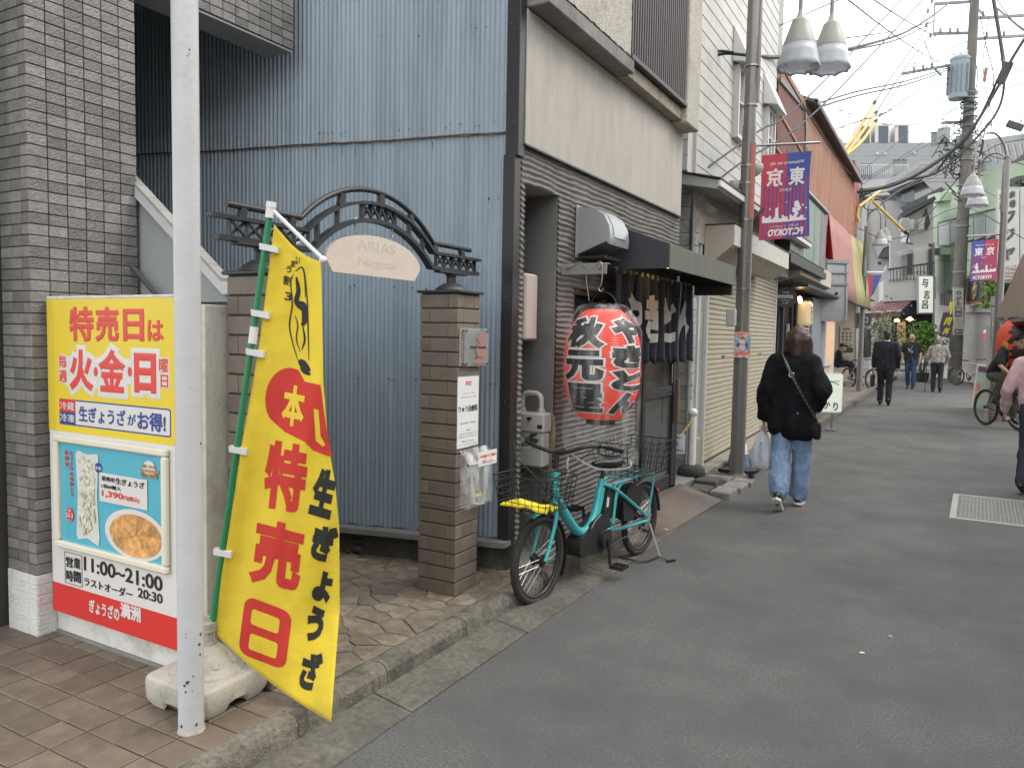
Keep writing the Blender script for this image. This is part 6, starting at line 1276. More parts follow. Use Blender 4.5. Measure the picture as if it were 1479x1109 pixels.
sheet4('canvas', aT0, aT1, aB1, aB0, m_ra, ra); MB().prism([aT0, aB0, onx(1190, 410, -2.4)], (0, .02, 0)).build('red_side', mat('deep_red', (.38, .02, .02), .6, .1), ra); MB().tube([aB0, aB1], .03, 6).build('front_bar', m_darkf, ra)
yw = thing('yellow_awning', 'faded yellow ribbed awning at the end of the faded red one', 'awning', (-2.2, 24, 3.4))
bT1, bB1 = onx(1246, 352, -2.4), onx(1257, 447, -2.1); sheet4('canvas', aT1, bT1, bB1, aB1, m_ya, yw); MB().tube([aB1, bB1], .03, 6).build('front_bar', m_darkf, yw)
# ================================================================= FAR STREET
class PL:      # vertical wall plane through two ground directions (pixel column, depth)
    def __init__(s, u0, d0, u1, d1):
        a, b = at(u0, 494, d0), at(u1, 494, d1); s.a = np.array(a[:2]); s.e = np.array(b[:2])-s.a; s.e = s.e/np.linalg.norm(s.e); s.n = np.array([s.e[1], -s.e[0]])
        if s.n@s.a > 0: s.n = -s.n
    def p(s, u, v, out=0.):
        r = ray(u, v); t = (s.n@s.a+out)/(s.n@r[:2]); return (r[0]*t, r[1]*t, EYE+r[2]*t)
    def f(s, u, v, out=0.): return frame(s.p(u, v, out), (s.e[0], s.e[1], 0), (0, 0, 1))
def poly(pl, pts, t, m, parent, name, out=0., label=None):
    P_ = [Vector(pl.p(u, v, out)) for u, v in pts]; mb = MB(); mb.prism(P_, (-pl.n[0]*t, -pl.n[1]*t, 0)); return mb.build(name, m, parent, label=label)
def rect(pl, u0, u1, v0, v1, t, m, parent, name, out=0., dv=0.): return poly(pl, [(u0, v0), (u1, v0+dv), (u1, v1+dv), (u0, v1)], t, m, parent, name, out)
def wtext(pl, txt, u0, u1, v0, v1, m, parent, bold=.03, out=0., lift=.004, **k):
    f = pl.f((u0+u1)/2, (v0+v1)/2, out); w = (Vector(pl.p(u1, (v0+v1)/2, out))-Vector(pl.p(u0, (v0+v1)/2, out))).length/2; h_ = (pl.p(u0, v0, out)[2]-pl.p(u0, v1, out)[2])/2
    return lettering(txt, f, -w, w, -h_, h_, m, parent, bold=bold, lift=lift, thick=.002, res=2, **k)
def base(pl, u, out=0): q = pl.p(u, 500, out); return (q[0], q[1], 0)
m_gw = mat('grey_far_wall', (.27, .275, .28), .8, .05, 1.5); m_gw2 = mat('grey_siding', (.30, .30, .295), .8, .05, 1.5); m_lg = mat('light_grey_wall', (.36, .36, .355), .8, .06, 1.2); m_wwall = mat('offwhite_far_wall', (.42, .41, .39), .8, .05, 1.5)
m_win = mat('far_window_glass', (.09, .10, .115), .15, .2, 2, spec=.8); m_curt = mat('curtained_window', (.30, .34, .33), .3, .15, 3); m_gf = mat('far_dark_frame', (.04, .042, .045), .5, .1); m_fg = mat('pale_green_wall', (.34, .43, .31), .7, .05, 1.5, dirt=(.29, .36, .265), dscale=1.5)
m_purp = mat('maroon_awning', (.16, .075, .085), .8, .1, 3); m_rail = mat('far_white_rail', (.45, .45, .45), .5, .05)
# cream shop with forecourt
fc = MB(); fc.prism([(-2.0, 17.2, 0), (-2.0, 36, 0), (-6, 36, 0), (-6, 17.2, 0)], (0, 0, .07)); fc.build('forecourt', mat('brown_forecourt', (.19, .165, .14), .85, .12, 6, dirt=(.14, .12, .10), dscale=1.5), kind='structure')
MB().box(-2.0, -1.88, 13.2, 36, -.02, .075).build('far_kerb', m_kerb, kind='structure')
m_crs = mat('cream_shop_wall', (.52, .45, .36), .75, .05, 2); cs = thing('cream_shop', 'cream walled shop with recessed front and glowing side window under the red awning', 'shop', (-3.5, 24, 0))
MB().box(-9, -2.45, 17.3, 20.2, 0, 2.85).build('front_pier', m_crs, cs); MB().bbox(-2.449, -2.40, 18.3, 19.6, .9, 2.3, .01).build('window_frame', m_wf, cs)
MB().box(-2.44, -2.395, 18.4, 19.5, 1.0, 2.2).build('lit_window', emat('warm_window', (1, .62, .32), .22, (.4, .25, .14)), cs); MB().box(-2.5, -2.43, 17.2, 17.28, 0, 2.8).build('corner_post', m_wf, cs)
pc = PL(1180, 26.6, 1242, 27.0)
rect(pc, 1150, 1240, 400, 556, .3, m_crs, cs, 'rear_wall'); MB().box(-9, -2.3, 17.3, 29.5, 2.86, 3.0).build('ceiling', m_crs, cs); rect(pc, 1236, 1240, 430, 556, .3, m_wf, cs, 'corner_trim', .05)
rect(pc, 1200, 1205, 468, 552, .1, mat('brown_door_edge', (.16, .08, .04), .6, .1), cs, 'door_edge', .04)
mn = thing('menu_board', 'framed cream menu board with rows of dark round pictures on the shop wall', 'menu board', base(pc, 1223)); rect(pc, 1213, 1232.5, 471, 516, .03, mat('menu_cream', (.5, .42, .32), .5, .05), mn, 'board', .05)
for i, v in enumerate((481, 486, 491, 499)):
    for j, u in enumerate((1217.5, 1223, 1228.5)):
        f = pc.f(u, v, .06); disc(f, 0, 0, .035, .035, m_brownp, mn, 'menu_picture', .004, .003, 10)
wtext(pc, 'MENU', 1218, 1228, 474, 476.5, m_brownp, mn, .01, .06); wtext(pc, 'おすすめ', 1219, 1227, 494.5, 496.5, m_brownp, mn, .0, .06); rect(pc, 1214, 1232, 502, 509, .03, m_gf, mn, 'dark_strip', .06)
bs2 = thing('round_black_sign', 'round black projecting sign with a pale square mark below the yellow awning', 'sign', at(1249, 462, 23)); pq = PL(1240, 23, 1260, 23); f = pq.f(1249.5, 462); disc(f, 0, 0, .19, .19, m_blk, bs2, 'disc', .02, .08); framerim(f, -.07, .07, -.08, .08, .02, m_rail, bs2, 'square_mark', .03, .01); rect(pq, 1238, 1242, 452, 474, .1, m_gf, bs2, 'wall_arm')
cst = thing('hanging_coat', 'dark coat hanging at the end of the cream shop', 'coat', at(1248, 500, 26)); MB().lathe([(.04, .5), (.13, .42), (.17, .1), (.2, -.5), (.1, -.52)], at(1249, 494, 26), 12, wob=lambda a, j: 1+.15*math.sin(a*3+j)).build('coat_body', m_blk, cst, smooth=60)
# far grey apartment block
pa = PL(1200, 52, 1400, 50); ap = thing('apartment_block', 'distant grey apartment block with three rooftop housings and white balcony rail', 'building', base(pa, 1290))
rect(pa, 1195, 1500, 206, 500, 6, m_gw, ap, 'wall'); 
for i in range(9): rect(pa, 1195, 1388, 212+i*6.2, 212.5+i*6.2, .02, m_gw2, ap, 'tile_course', .01)
for u0_, u1_, v0_, v1_ in ((1238, 1258, 181, 207), (1264, 1285, 180, 207), (1293, 1313, 180, 207)): 
    rect(pa, u0_, u1_, v0_, v1_, 2, mat('rooftop_white', (.5, .5, .49), .7, .05), ap, 'rooftop_housing'); rect(pa, u0_+5, u1_-2, v0_+2, v1_-1, .2, mat('dark_cladding', (.07, .09, .11), .5, .1), ap, 'housing_panel', .03)
poly(pa, [(1236, 262), (1312, 255), (1312, 280), (1236, 285)], 1.2, m_lg, ap, 'balcony_slab', 1.2)
for i in range(26): u = 1243+i*2.75; rect(pa, u, u+.7, 239, 252, .04, m_rail, ap, 'baluster', 1.2)
rect(pa, 1240, 1313, 237.5, 239, .06, m_rail, ap, 'rail', 1.2)
for u0_, u1_, v0_, v1_ in ((1243, 1259, 238, 258), (1291, 1309, 232, 254), (1345, 1356, 192, 210), (1395, 1402, 214, 232), (1420, 1445, 208, 226), (1246, 1252, 304, 330)): rect(pa, u0_, u1_, v0_, v1_, .1, m_win, ap, 'window', .03); rect(pa, u0_-.6, u1_+.6, v0_-1.5, v0_-.2, .1, m_gf, ap, 'window_head', .05)
for u, v in ((1267, 222), (1278, 222), (1320, 221)): f = pa.f(u, v); disc(f, 0, 0, .1, .1, m_rail, ap, 'vent_cap', .1, .1, 10)
# grey clapboard building with overhanging roof
pg = PL(1240, 41, 1400, 38); cb_ = thing('clapboard_building', 'grey clapboard building with wide overhanging upper storey behind the wires', 'building', base(pg, 1320))
rect(pg, 1250, 1345, 290, 520, 3, m_lg, cb_, 'wall')
poly(pg, [(1279, 263), (1328, 234), (1412, 228), (1412, 290), (1362, 290), (1329, 257), (1281, 277)], 3, m_gw2, cb_, 'upper_storey', 1.5); poly(pg, [(1281, 277), (1329, 257), (1332, 262), (1300, 277)], 1.5, m_gf, cb_, 'dark_soffit', 1.4)
for i in range(6): poly(pg, [(1330, 237+i*5), (1410, 233+i*5.5), (1410, 233.7+i*5.5), (1330, 237.6+i*5)], .02, m_gf if False else m_lg, cb_, 'clapboard', 1.53)
for i in range(7): poly(pg, [(1281+i*6, 267-i*3.2+3), (1329, 240+i*2.6), (1329, 240.6+i*2.6), (1281+i*6, 267.6-i*3.2+3)], .02, m_lg, cb_, 'clapboard', 1.53)
for i in range(16): rect(pg, 1266, 1312, 318+i*3.6, 318.6+i*3.6, .02, m_gw2, cb_, 'clapboard', .03, dv=-4)
poly(pg, [(1258, 340), (1262, 318), (1305, 300), (1315, 302), (1312, 345), (1276, 358), (1268, 372)], .4, m_gw2, cb_, 'sided_bay', .6); poly(pg, [(1268, 372), (1276, 358), (1312, 345), (1322, 348), (1290, 372)], .5, m_gf, cb_, 'bay_soffit', .55)
rect(pg, 1302, 1320, 266, 292, .2, m_win, cb_, 'window', .9); poly(pg, [(1300, 300), (1360, 270), (1366, 276), (1304, 306)], 1.5, m_gf, cb_, 'roof_edge', 1.8); rect(pg, 1245, 1252, 300, 420, .3, m_lg, cb_, 'pipe_column', .2)
for u, v in ((1268, 378), (1272, 405)): rect(pg, u, u+4, v, v+4, .1, m_gf, cb_, 'vent_box', .05)
# restaurant house with balcony, maroon awning
pr = PL(1240, 32, 1350, 31); hs_ = thing('balcony_house', 'off-white two storey house with dark balcony railing above a maroon awning', 'building', base(pr, 1310))
poly(pr, [(1313, 312), (1348, 292), (1348, 420), (1313, 420)], 3, m_wwall, hs_, 'upper_wall'); poly(pr, [(1300, 309), (1350, 283), (1352, 288), (1303, 314)], 1.2, m_gf, hs_, 'roof_edge', .5)
rect(pr, 1276, 1352, 404, 436, 2, m_wwall, hs_, 'balcony_wall', .9, dv=-4); rect(pr, 1286, 1350, 350, 412, .5, m_lg, hs_, 'recess_wall', -.3)
for u0_, u1_, v0_, v1_, m_ in ((1303, 1310, 362, 398, m_win), (1311, 1318, 360, 396, m_gf), (1320, 1338, 357, 392, m_wwall), (1341, 1347, 352, 400, m_gf)): rect(pr, u0_, u1_, v0_, v1_, .1, m_, hs_, 'balcony_window', .05)
for i in range(14): u = 1285+i*4.9; rect(pr, u, u+1.3, 389-i*.75, 407-i*.55, .05, m_gf, hs_, 'balcony_post', 1.0)
poly(pr, [(1283, 388), (1350, 378), (1350, 380.5), (1283, 391)], .08, m_gf, hs_, 'balcony_rail', 1.03)
for i in range(4): poly(pr, [(1292+i*2, 364+i*1.6), (1340+i*2, 354+i*1.2), (1340+i*2, 355+i*1.2), (1292+i*2, 365+i*1.6)], .03, m_rail, hs_, 'laundry_pole', 1.2)
poly(pr, [(1332, 314), (1338, 300), (1344, 322), (1338, 334)], .1, m_gf, hs_, 'open_window', .05); poly(pr, [(1327, 318), (1337, 312), (1334, 330), (1326, 332)], .05, m_rail, hs_, 'window_sash', .3)
rect(pr, 1296, 1350, 430, 520, .4, m_wwall, hs_, 'ground_wall', -.4); rect(pr, 1288, 1346, 452, 506, .3, m_dark, hs_, 'dark_shopfront', -.35); rect(pr, 1262, 1286, 455, 512, .2, m_lg, hs_, 'gate_wall', -.3)
rect(pr, 1296, 1308, 465, 500, .1, emat('warm_curtain', (1, .7, .4), .06, (.42, .3, .18)), hs_, 'lit_curtain', -.02)
for i in range(6): rect(pr, 1255+i*3, 1255.8+i*3, 478-i*.5, 512, .05, m_rail, hs_, 'gate_bar', .1)
rect(pr, 1240, 1262, 500, 527, .3, m_wwall, hs_, 'low_front_wall', .5)
aw2 = thing('maroon_awning', 'maroon fabric shop awning with striped valance under the balcony', 'awning', base(pr, 1290, 1))
A_ = [pr.p(1283, 427, .1), pr.p(1332, 420, .1), pr.p(1301, 449, 1.6), pr.p(1247, 452, 1.6)]
mb = MB(); mb.prism(A_, (0, 0, -.04)); mb.build('canvas', m_purp, aw2); mb = MB(); mb.prism([pr.p(1247, 452, 1.62), pr.p(1301, 449, 1.62), pr.p(1301, 457, 1.62), pr.p(1247, 460, 1.62)], (0, .02, 0)); mb.build('valance', m_purp, aw2)
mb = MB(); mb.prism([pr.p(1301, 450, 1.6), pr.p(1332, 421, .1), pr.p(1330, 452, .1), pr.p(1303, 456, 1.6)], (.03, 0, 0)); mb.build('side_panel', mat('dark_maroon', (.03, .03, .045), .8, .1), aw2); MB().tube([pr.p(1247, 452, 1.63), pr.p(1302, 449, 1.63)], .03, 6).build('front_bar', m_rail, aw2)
for u, v in ((1295, 463), (1314, 461)): 
    o = MB().lathe([(.0, .1), (.04, .08), (.14, -.02), (.12, -.03)], pr.p(u, v, .4), 12).ball(pr.p(u, v+.5, .4), .07, n=8, m=6).build('pendant_lamp', emat('pendant_glow', (1, .66, .3), 5)); tag(o, 'small glowing pendant lamp under the maroon awning, '+('left of the two' if u == 1295 else 'right of the two'), 'pendant lamp', 'pendant lamps under the maroon awning')
ys2 = thing('vertical_sign', 'white vertical lightbox sign with brush lettering beside the balcony', 'sign', base(pr, 1335, 1.2)); rect(pr, 1325, 1348, 398, 453, .22, mat('sign_side_grey', (.3, .33, .35), .5, .05), ys2, 'case', 1.25); rect(pr, 1327.5, 1347.5, 399.5, 451.5, .02, emat('sign_lit_white', (.95, 1, .86), .14, (.66, .68, .62)), ys2, 'lit_face', 1.28)
for c, v0_, v1_, o_ in (('与', 402, 415, -1), ('志', 419, 432, 1.5), ('呂', 434, 446, -1)): wtext(pr, c, 1332.5+o_, 1341.5+o_, v0_, v1_, m_blk, ys2, .02, 1.29)
wtext(pr, '☎', 1330, 1345, 447.5, 450, m_gf, ys2, .0, 1.29) if False else None
ac = thing('air_conditioner', 'white outdoor air conditioner unit on the wall above the balcony', 'air conditioner', base(pr, 1308)); rect(pr, 1302, 1313, 315, 332, .7, m_wwall, ac, 'case', .9); rect(pr, 1312, 1320, 317, 331, .5, m_rail, ac, 'side_grille', .6); f = pr.f(1307, 323, .92); disc(f, 0, 0, .17, .17, m_gw, ac, 'fan_grille', .01, .01, 16)
# green building on the right of the pole
pe = PL(1345, 34, 1479, 24); gb = thing('green_building', 'pale green building with long curtained window band behind the utility pole', 'building', base(pe, 1400))
poly(pe, [(1345, 282), (1358, 279), (1420, 248), (1500, 226), (1500, 425), (1345, 418)], 3, m_fg, gb, 'wall'); poly(pe, [(1340, 283), (1352, 279), (1358, 278), (1358, 290), (1340, 294)], .5, m_fg, gb, 'cornice_block', .4); poly(pe, [(1340, 360), (1358, 358), (1358, 368), (1340, 369)], .5, m_fg, gb, 'cornice_block', .4)
poly(pe, [(1354, 321), (1440, 300), (1440, 345), (1354, 355)], .1, m_gf, gb, 'window_band', .02)
for i in range(5): u = 1356+i*17; w = 15.5; v = 322-(u-1356)*.245; poly(pe, [(u, v+2), (u+w, v+2-w*.245), (u+w, v+34-w*.13), (u, v+32+(u-1356)*.12)], .05, m_curt, gb, 'window_pane', .06)
poly(pe, [(1346, 376), (1500, 372), (1500, 374), (1346, 377.5)], .03, mat('green_band', (.22, .3, .2), .7, .05), gb, 'string_course', .03)
for u in (1364, 1388, 1412, 1440): poly(pe, [(u, 378), (u+.5, 378), (u+.5, 415), (u, 415)], .02, MATS['green_band'], gb, 'panel_joint', .01)
for v in (300, 340, 400): poly(pe, [(1346, v), (1500, v-12), (1500, v-11.4), (1346, v+.5)], .02, MATS['green_band'], gb, 'panel_joint', .01)
poly(pe, [(1345, 415), (1500, 430), (1500, 560), (1345, 555)], 2.6, m_wwall, gb, 'ground_wall', -.1)
for i in range(12): rect(pe, 1347, 1392, 422+i*4.2, 422.6+i*4.2, .02, m_lg, gb, 'siding_line', -.08)
for i in range(30): rect(pe, 1394, 1430, 452+i*3, 454.6+i*3, .04, m_wwall, gb, 'shutter_slat', -.04)
rect(pe, 1391, 1434, 441, 451, .3, m_lg, gb, 'shutter_housing', .1)
ar = thing('framed_emblem', 'gold round carved emblem in a wide wooden frame above the shutter', 'emblem', base(pe, 1407)); rect(pe, 1391.5, 1424, 398, 440, .1, mat('orange_wood', (.34, .17, .08), .5, .12), ar, 'frame', .3); rect(pe, 1395, 1420.5, 402, 435, .02, mat('dark_board', (.05, .052, .06), .6, .1), ar, 'board', .33); f = pe.f(1407.5, 418, .36); disc(f, 0, 0, .21, .36, mat('dull_gold', (.42, .30, .09), .5, .15), ar, 'gold_disc', .01, .03, 24); 
wtext(pe, '乃\n方', 1402.5, 1412.5, 406, 430, MATS['dark_board'], ar, .02, .375)
ws = thing('sign_tower', 'tall white sign tower with black katakana behind the right street lamp', 'sign', at(1455, 400, 22)); ps = PL(1430, 22, 1479, 20.6)
rect(ps, 1438, 1474, 270, 408, .4, mat('tower_grey', (.35, .36, .35), .5, .05), ws, 'case'); rect(ps, 1441, 1471, 274, 404, .02, mat('tower_white', (.50, .52, .49), .5, .05), ws, 'white_face', .03)
for t_, a, b, c, d in (('大', 1443, 1450, 278, 288), ('酒', 1443, 1450, 291, 302), ('衆', 1457, 1466, 276, 286), ('場', 1457, 1466, 289, 300), ('フ', 1445, 1465, 306, 324), ('ジ', 1445, 1465, 331, 349), ('ヤ', 1445, 1465, 356, 376)): wtext(ps, t_, a, b, c, d, m_blk, ws, .03, .05)
for i, v in enumerate((384, 389.5, 395)): wtext(ps, ('毎日16時より営業', '焼とり・もつ煮込み', '電話で予約できます')[i], 1446, 1468, v, v+2.6, m_gf, ws, .0, .05); rect(ps, 1442, 1470, v+3.6, v+4.1, .02, m_red, ws, 'rule', .05)
# right side: corner restaurant with brown canopy, red lantern, boxes
rr_ = thing('corner_bar', 'corner bar with grey brown canopy and beige lit wall at the right edge', 'shop', at(1479, 500, 15.5)); pb = PL(1436, 17.6, 1500, 15)
rect(pb, 1446, 1520, 455, 620, 1.5, mat('bar_beige', (.46, .36, .24), .8, .08, 2), rr_, 'wall'); poly(pb, [(1477, 368), (1520, 352), (1520, 452), (1444, 463), (1438, 458)], .3, mat('taupe_canopy', (.30, .265, .22), .7, .08, 4), rr_, 'canopy', 1.0); poly(pb, [(1438, 458), (1444, 463), (1520, 452), (1520, 458), (1446, 468)], .5, m_darkf, rr_, 'canopy_edge', 1.1)
dgw = thing('ivy_wall', 'dark green ivy covering the wall right of the white sign tower', 'ivy', at(1475, 330, 23))
def leafcloud(parent, name, fn, n, size, m, seed=1, kind='stuff'):
    q = random.Random(seed); mb = MB()
    for i in range(n):
        c = Vector(fn(q)); a = Vector((q.gauss(0, 1), q.gauss(0, 1), q.gauss(0, .7))).normalized(); b = a.orthogonal().normalized(); b = (Matrix.Rotation(q.uniform(0, 6.28), 3, a) @ b); w = a.cross(b); s_ = size*q.uniform(.6, 1.3)
        mb.add([c-b*s_, c+w*s_*.45, c+b*s_, c-w*s_*.45], [(0, 1, 2, 3)])
    return mb.build(name, m, parent, kind=kind)
m_leafd = mat('dark_leaf', (.035, .065, .025), .6, .3, 2, rand=.45); m_leaf = mat('bright_leaf', (.10, .20, .035), .55, .25, 2, rand=.35); m_leafo = mat('olive_leaf', (.12, .14, .06), .6, .3, 2, rand=.4)
pd_ = PL(1430, 23.2, 1500, 23)
def onivy(q): return pd_.p(q.uniform(1466, 1500) if q.random() < .75 else q.uniform(1428, 1446), q.uniform(285, 432), q.uniform(0, .5))
def onivy(q):
    u = q.uniform(1470, 1500); v = q.uniform(262, 432)
    if q.random() < .3: u, v = q.uniform(1438, 1500), q.uniform(408, 440)
    return pd_.p(u, v, q.uniform(-.1, .4))
leafcloud(dgw, 'leaves', onivy, 2600, .11, m_leafd, 4); poly(pd_, [(1468, 255), (1500, 250), (1500, 440), (1436, 440), (1436, 410), (1468, 408)], .5, mat('dark_wall', (.08, .09, .075), .9, .2), dgw, 'wall', -.3)  # dark grey-green wall behind the leaves
vn = thing('climbing_vine', 'green leafy vine climbing between the wooden emblem and the right lamp post', 'vine', at(1435, 430, 22)); pv = PL(1420, 21.6, 1445, 21.4)
leafcloud(vn, 'leaves', lambda q: pv.p(q.gauss(1430, 5)+3*math.sin(q.random()*9), q.uniform(398, 445), q.uniform(-.15, .15)), 380, .07, m_leaf, 8); MB().tube(smoothline([pv.p(1436, 470), pv.p(1432, 440), pv.p(1426, 420), pv.p(1432, 400)]), .015, 5).build('stem', m_brownp, vn)
rl_ = thing('right_lantern', 'big red paper lantern with bold black character hanging behind the cyclist', 'paper lantern', at(1472, 496, 13.2)); rl_.name = 'paper_lantern'; q = at(1471, 496, 13.4)
RR, RH = .34, .40; MB().lathe([(RR*(1-abs(-1+2*i/40)**2.6*.5), RH*(-1+2*i/40)) for i in range(41)], q, 36, wob=lambda a, j: 1-.006*(j % 2)).build('paper_body', mat('right_lantern_red', (.62, .075, .035), .6, .1, 3), rl_, smooth=60)
MB().lathe([(.18, 0), (.18, .05)], (q[0], q[1], q[2]+RH), 20).lathe([(.18, 0), (.18, .05)], (q[0], q[1], q[2]-RH-.05), 20).build('end_ring', m_blk, rl_)
def lw2(x, y, z):
    t = max(-1, min(1, y/RH)); r = RR*(1-abs(t)**2.6*.5)+.006+z; va = math.atan2(q[0], q[1]); return Vector((q[0]-r*math.sin(va-x), q[1]-r*math.cos(va-x), q[2]+y))
lettering('酒', IDN, -.55, .85, -.02, .33, m_lk, rl_, bold=.07, lift=0, thick=.001, warp=lw2, cut=.05, shear=.15); lettering('場', IDN, -.45, .75, -.33, -.05, m_lk, rl_, bold=.06, lift=0, thick=.001, warp=lw2, cut=.05, shear=.15)
lettering('名物', IDN, -.75, -.45, -.14, .04, mat('gold_print', (.5, .35, .05), .5, .1), rl_, bold=.03, lift=0, thick=.001, warp=lw2, cut=.05)
eb = thing('meter_cabinet', 'stack of grey electric cabinets on the wall left of the right lamp post', 'electric cabinet', at(1436, 470, 16)); pf2 = PL(1425, 16.4, 1445, 16.3)
for u0_, u1_, v0_, v1_ in ((1433, 1440.5, 428, 441), (1433, 1440, 443, 466), (1434, 1441, 471, 488)): rect(pf2, u0_, u1_, v0_, v1_, .2, mat('cabinet_grey', (.22, .24, .26), .5, .08), eb, 'cabinet')
rect(pf2, 1430, 1442, 470, 560, .5, m_lg, eb, 'backing_wall', -.25)
pk = thing('pink_flag', 'small pink paper flag hanging by the shutter left of the right lamp', 'flag', at(1425, 488, 18)); pz = PL(1415, 18, 1435, 18); poly(pz, [(1420, 481), (1428, 475), (1432, 482), (1430, 489), (1424, 491), (1420, 489)], .02, mat('pink_paper', (.62, .14, .18), .6, .1), pk, 'paper'); poly(pz, [(1420, 479), (1428, 474), (1429, 477), (1421, 482)], .02, m_wht, pk, 'white_top', .02); poly(pz, [(1428.6, 470), (1429.2, 470), (1429.2, 482), (1428.6, 482)], .02, m_gf, pk, 'stick', .01)
st = thing('standing_sign', 'leaning white standing signboard with pale cyan print behind the cyclist', 'signboard', gr(1408, 588)); pst = PL(1400, 17.6, 1428, 17.2)
poly(pst, [(1411, 525), (1430, 527), (1428, 600), (1403, 585)], .05, m_cream, st, 'frame'); poly(pst, [(1413, 528), (1428, 529.5), (1426, 597), (1406, 583)], .02, mat('cyan_print', (.38, .52, .48), .5, .1, 4), st, 'panel', .03); poly(pst, [(1413.5, 529), (1427.5, 530.5), (1427, 538), (1412.5, 536)], .02, mat('violet_print', (.13, .08, .16), .5, .1), st, 'violet_header', .05); wtext(pst, '生', 1410, 1416, 553, 562, m_lred, st, .02, .05); wtext(pst, 'ビール', 1408, 1424, 568, 574, m_lred, st, .02, .05)
yb2 = thing('yellow_purple_banner', 'purple vertical banner with yellow lettering tied left of the utility pole', 'banner', at(1367, 470, 27.5)); py = PL(1350, 27.6, 1380, 27.4)
poly(py, [(1366, 438), (1376, 434), (1377, 470), (1371, 488), (1359, 486), (1357, 472)], .03, mat('banner_purple', (.09, .05, .08), .7, .1), yb2, 'cloth'); m_by = mat('banner_yellow', (.66, .6, .04), .6, .05)
poly(py, [(1371, 437), (1376, 435), (1375.5, 452), (1372, 455)], .02, m_by, yb2, 'yellow_print', .02); wtext(py, '焼', 1363, 1372, 441, 452, mat('banner_pale_print', (.55, .48, .45), .6, .1), yb2, .02, .03, shear=.3); wtext(py, '肉', 1365, 1374, 457, 470, m_by, yb2, .03, .03, shear=.3); wtext(py, '丼', 1362, 1371, 473, 484, m_by, yb2, .03, .03, shear=.3)
nb = thing('notice_board', 'grey lattice notice panel on the white wall left of the utility pole', 'notice board', base(pe, 1366)); rect(pe, 1357, 1375, 424, 441, .08, mat('board_taupe', (.22, .20, .18), .7, .1), nb, 'panel', .2)
for i in range(5): rect(pe, 1358+i*3.5, 1358.8+i*3.5, 425, 440, .03, m_lg, nb, 'lattice_bar', .24)
# shrubs
sh1 = thing('maple_shrub', 'bright green leafy maple shrub in front of the dark restaurant', 'shrub', gr(1333, 545)); q0_ = at(1334, 488, 28.6)
def mp(q):
    a = q.uniform(0, 6.28); r = abs(q.gauss(0, .36)); z = max(-.5, min(.6, q.gauss(0, .3))); return (q0_[0]+r*math.cos(a), q0_[1]+r*math.sin(a)*.8, q0_[2]+z-r*.25)
leafcloud(sh1, 'leaves', mp, 2000, .075, m_leaf, 2)
for i in range(6): a = i*1.1; MB().tube([(q0_[0], q0_[1], 0), (q0_[0]+.12*math.cos(a), q0_[1]+.1*math.sin(a), .7), (q0_[0]+.45*math.cos(a), q0_[1]+.4*math.sin(a), 1.5+.1*i)], [.03, .02, .008], 6).build('stem', m_brownp, sh1)
MB().lathe([(.2, 0), (.26, .35), (.24, .36)], (q0_[0], q0_[1], 0), 14).build('pot', m_darkf, sh1)
sh2 = thing('olive_shrub', 'thin olive coloured shrub beside the pale gate left of the suited man', 'shrub', gr(1274, 540)); q1_ = at(1276, 478, 29.5)
leafcloud(sh2, 'leaves', lambda q: (q1_[0]+q.gauss(0, .38), q1_[1]+q.gauss(0, .3), q1_[2]+q.gauss(0, .45)), 800, .07, m_leafo, 3); MB().tube([(q1_[0], q1_[1], 0), (q1_[0], q1_[1], 1.6)], [.03, .015], 6).build('stem', m_brownp, sh2)
# parked bicycles
def far_bike(name, lab, c0, c1, R, m, parent_cat='bicycle', tilt=0):
    b = thing(name, lab, parent_cat, (*c0[:2], 0)); c0 = Vector((c0[0], c0[1], R)); c1 = Vector((c1[0], c1[1], R)); d = (c1-c0).normalized(); n = Vector((d.y, -d.x, 0)); L_ = (c1-c0).length
    f = L_/1.02
    make_wheel(b, c0, R, .022, 20, tuple(n), (tuple(d), (0, 0, 1)), n=32); make_wheel(b, c1, R, .022, 20, tuple(n), (tuple(d), (0, 0, 1)), n=32)
    P = lambda s, z: c0+d*(s*f)+Vector((0, 0, z-R)); ht, hb__, bbk, st_ = P(.18, .80), P(.16, .66), P(.58, .28), P(.70, .78)
    for a, c, nm, r_ in ((c0, P(.15, .62), 'fork', .014), (P(.15, .60), P(.2, .92), 'head_tube', .018), (P(.17, .78), st_, 'top_tube', .016), (P(.16, .66), bbk, 'down_tube', .02), (bbk, P(.72, .84), 'seat_tube', .016), (bbk, c1, 'chain_stay', .011), (st_, c1, 'seat_stay', .010)): MB().tube([a, c], r_, 8).build(nm, m, b, smooth=True)
    MB().tube([P(.12, .95)-n*.25, P(.2, .93)-n*.15, P(.2, .93)+n*.15, P(.12, .95)+n*.25], .014, 8).build('handlebar', m_bk, b, smooth=True)
    sd2 = MB(); 
    sd2.prism([P(.60, .86)-n*.02, P(.60, .86)+n*.02, P(.82, .87)+n*.07, P(.86, .87), P(.82, .87)-n*.07], (0, 0, .035)); sd2.build('saddle', m_bk, b)
    for sgn, z in ((1, .12), (-1, .44)): MB().tube([P(.58, .28)+n*(.05*sgn), P(.58, z)+n*(.07*sgn)], .010, 6).build('crank', m_bs, b); MB().obox(P(.58, z)+n*(.12*sgn), n, d, (0, 0, 1), .05, .035, .01).build('pedal', m_bk, b)
    MB().cyl(P(.58, .28)+n*.05, P(.58, .28)+n*.055, .09, n=18).build('chainring', m_bs, b)
    return b, P, n, d
k0 = gr(1247, 562, .0); 
far_bike('bicycle', 'white and black bicycle parked in front of the cream shop', (k0[0]+.30, k0[1]-.45), (k0[0]-.45, k0[1]+.20), .33, m_wf)
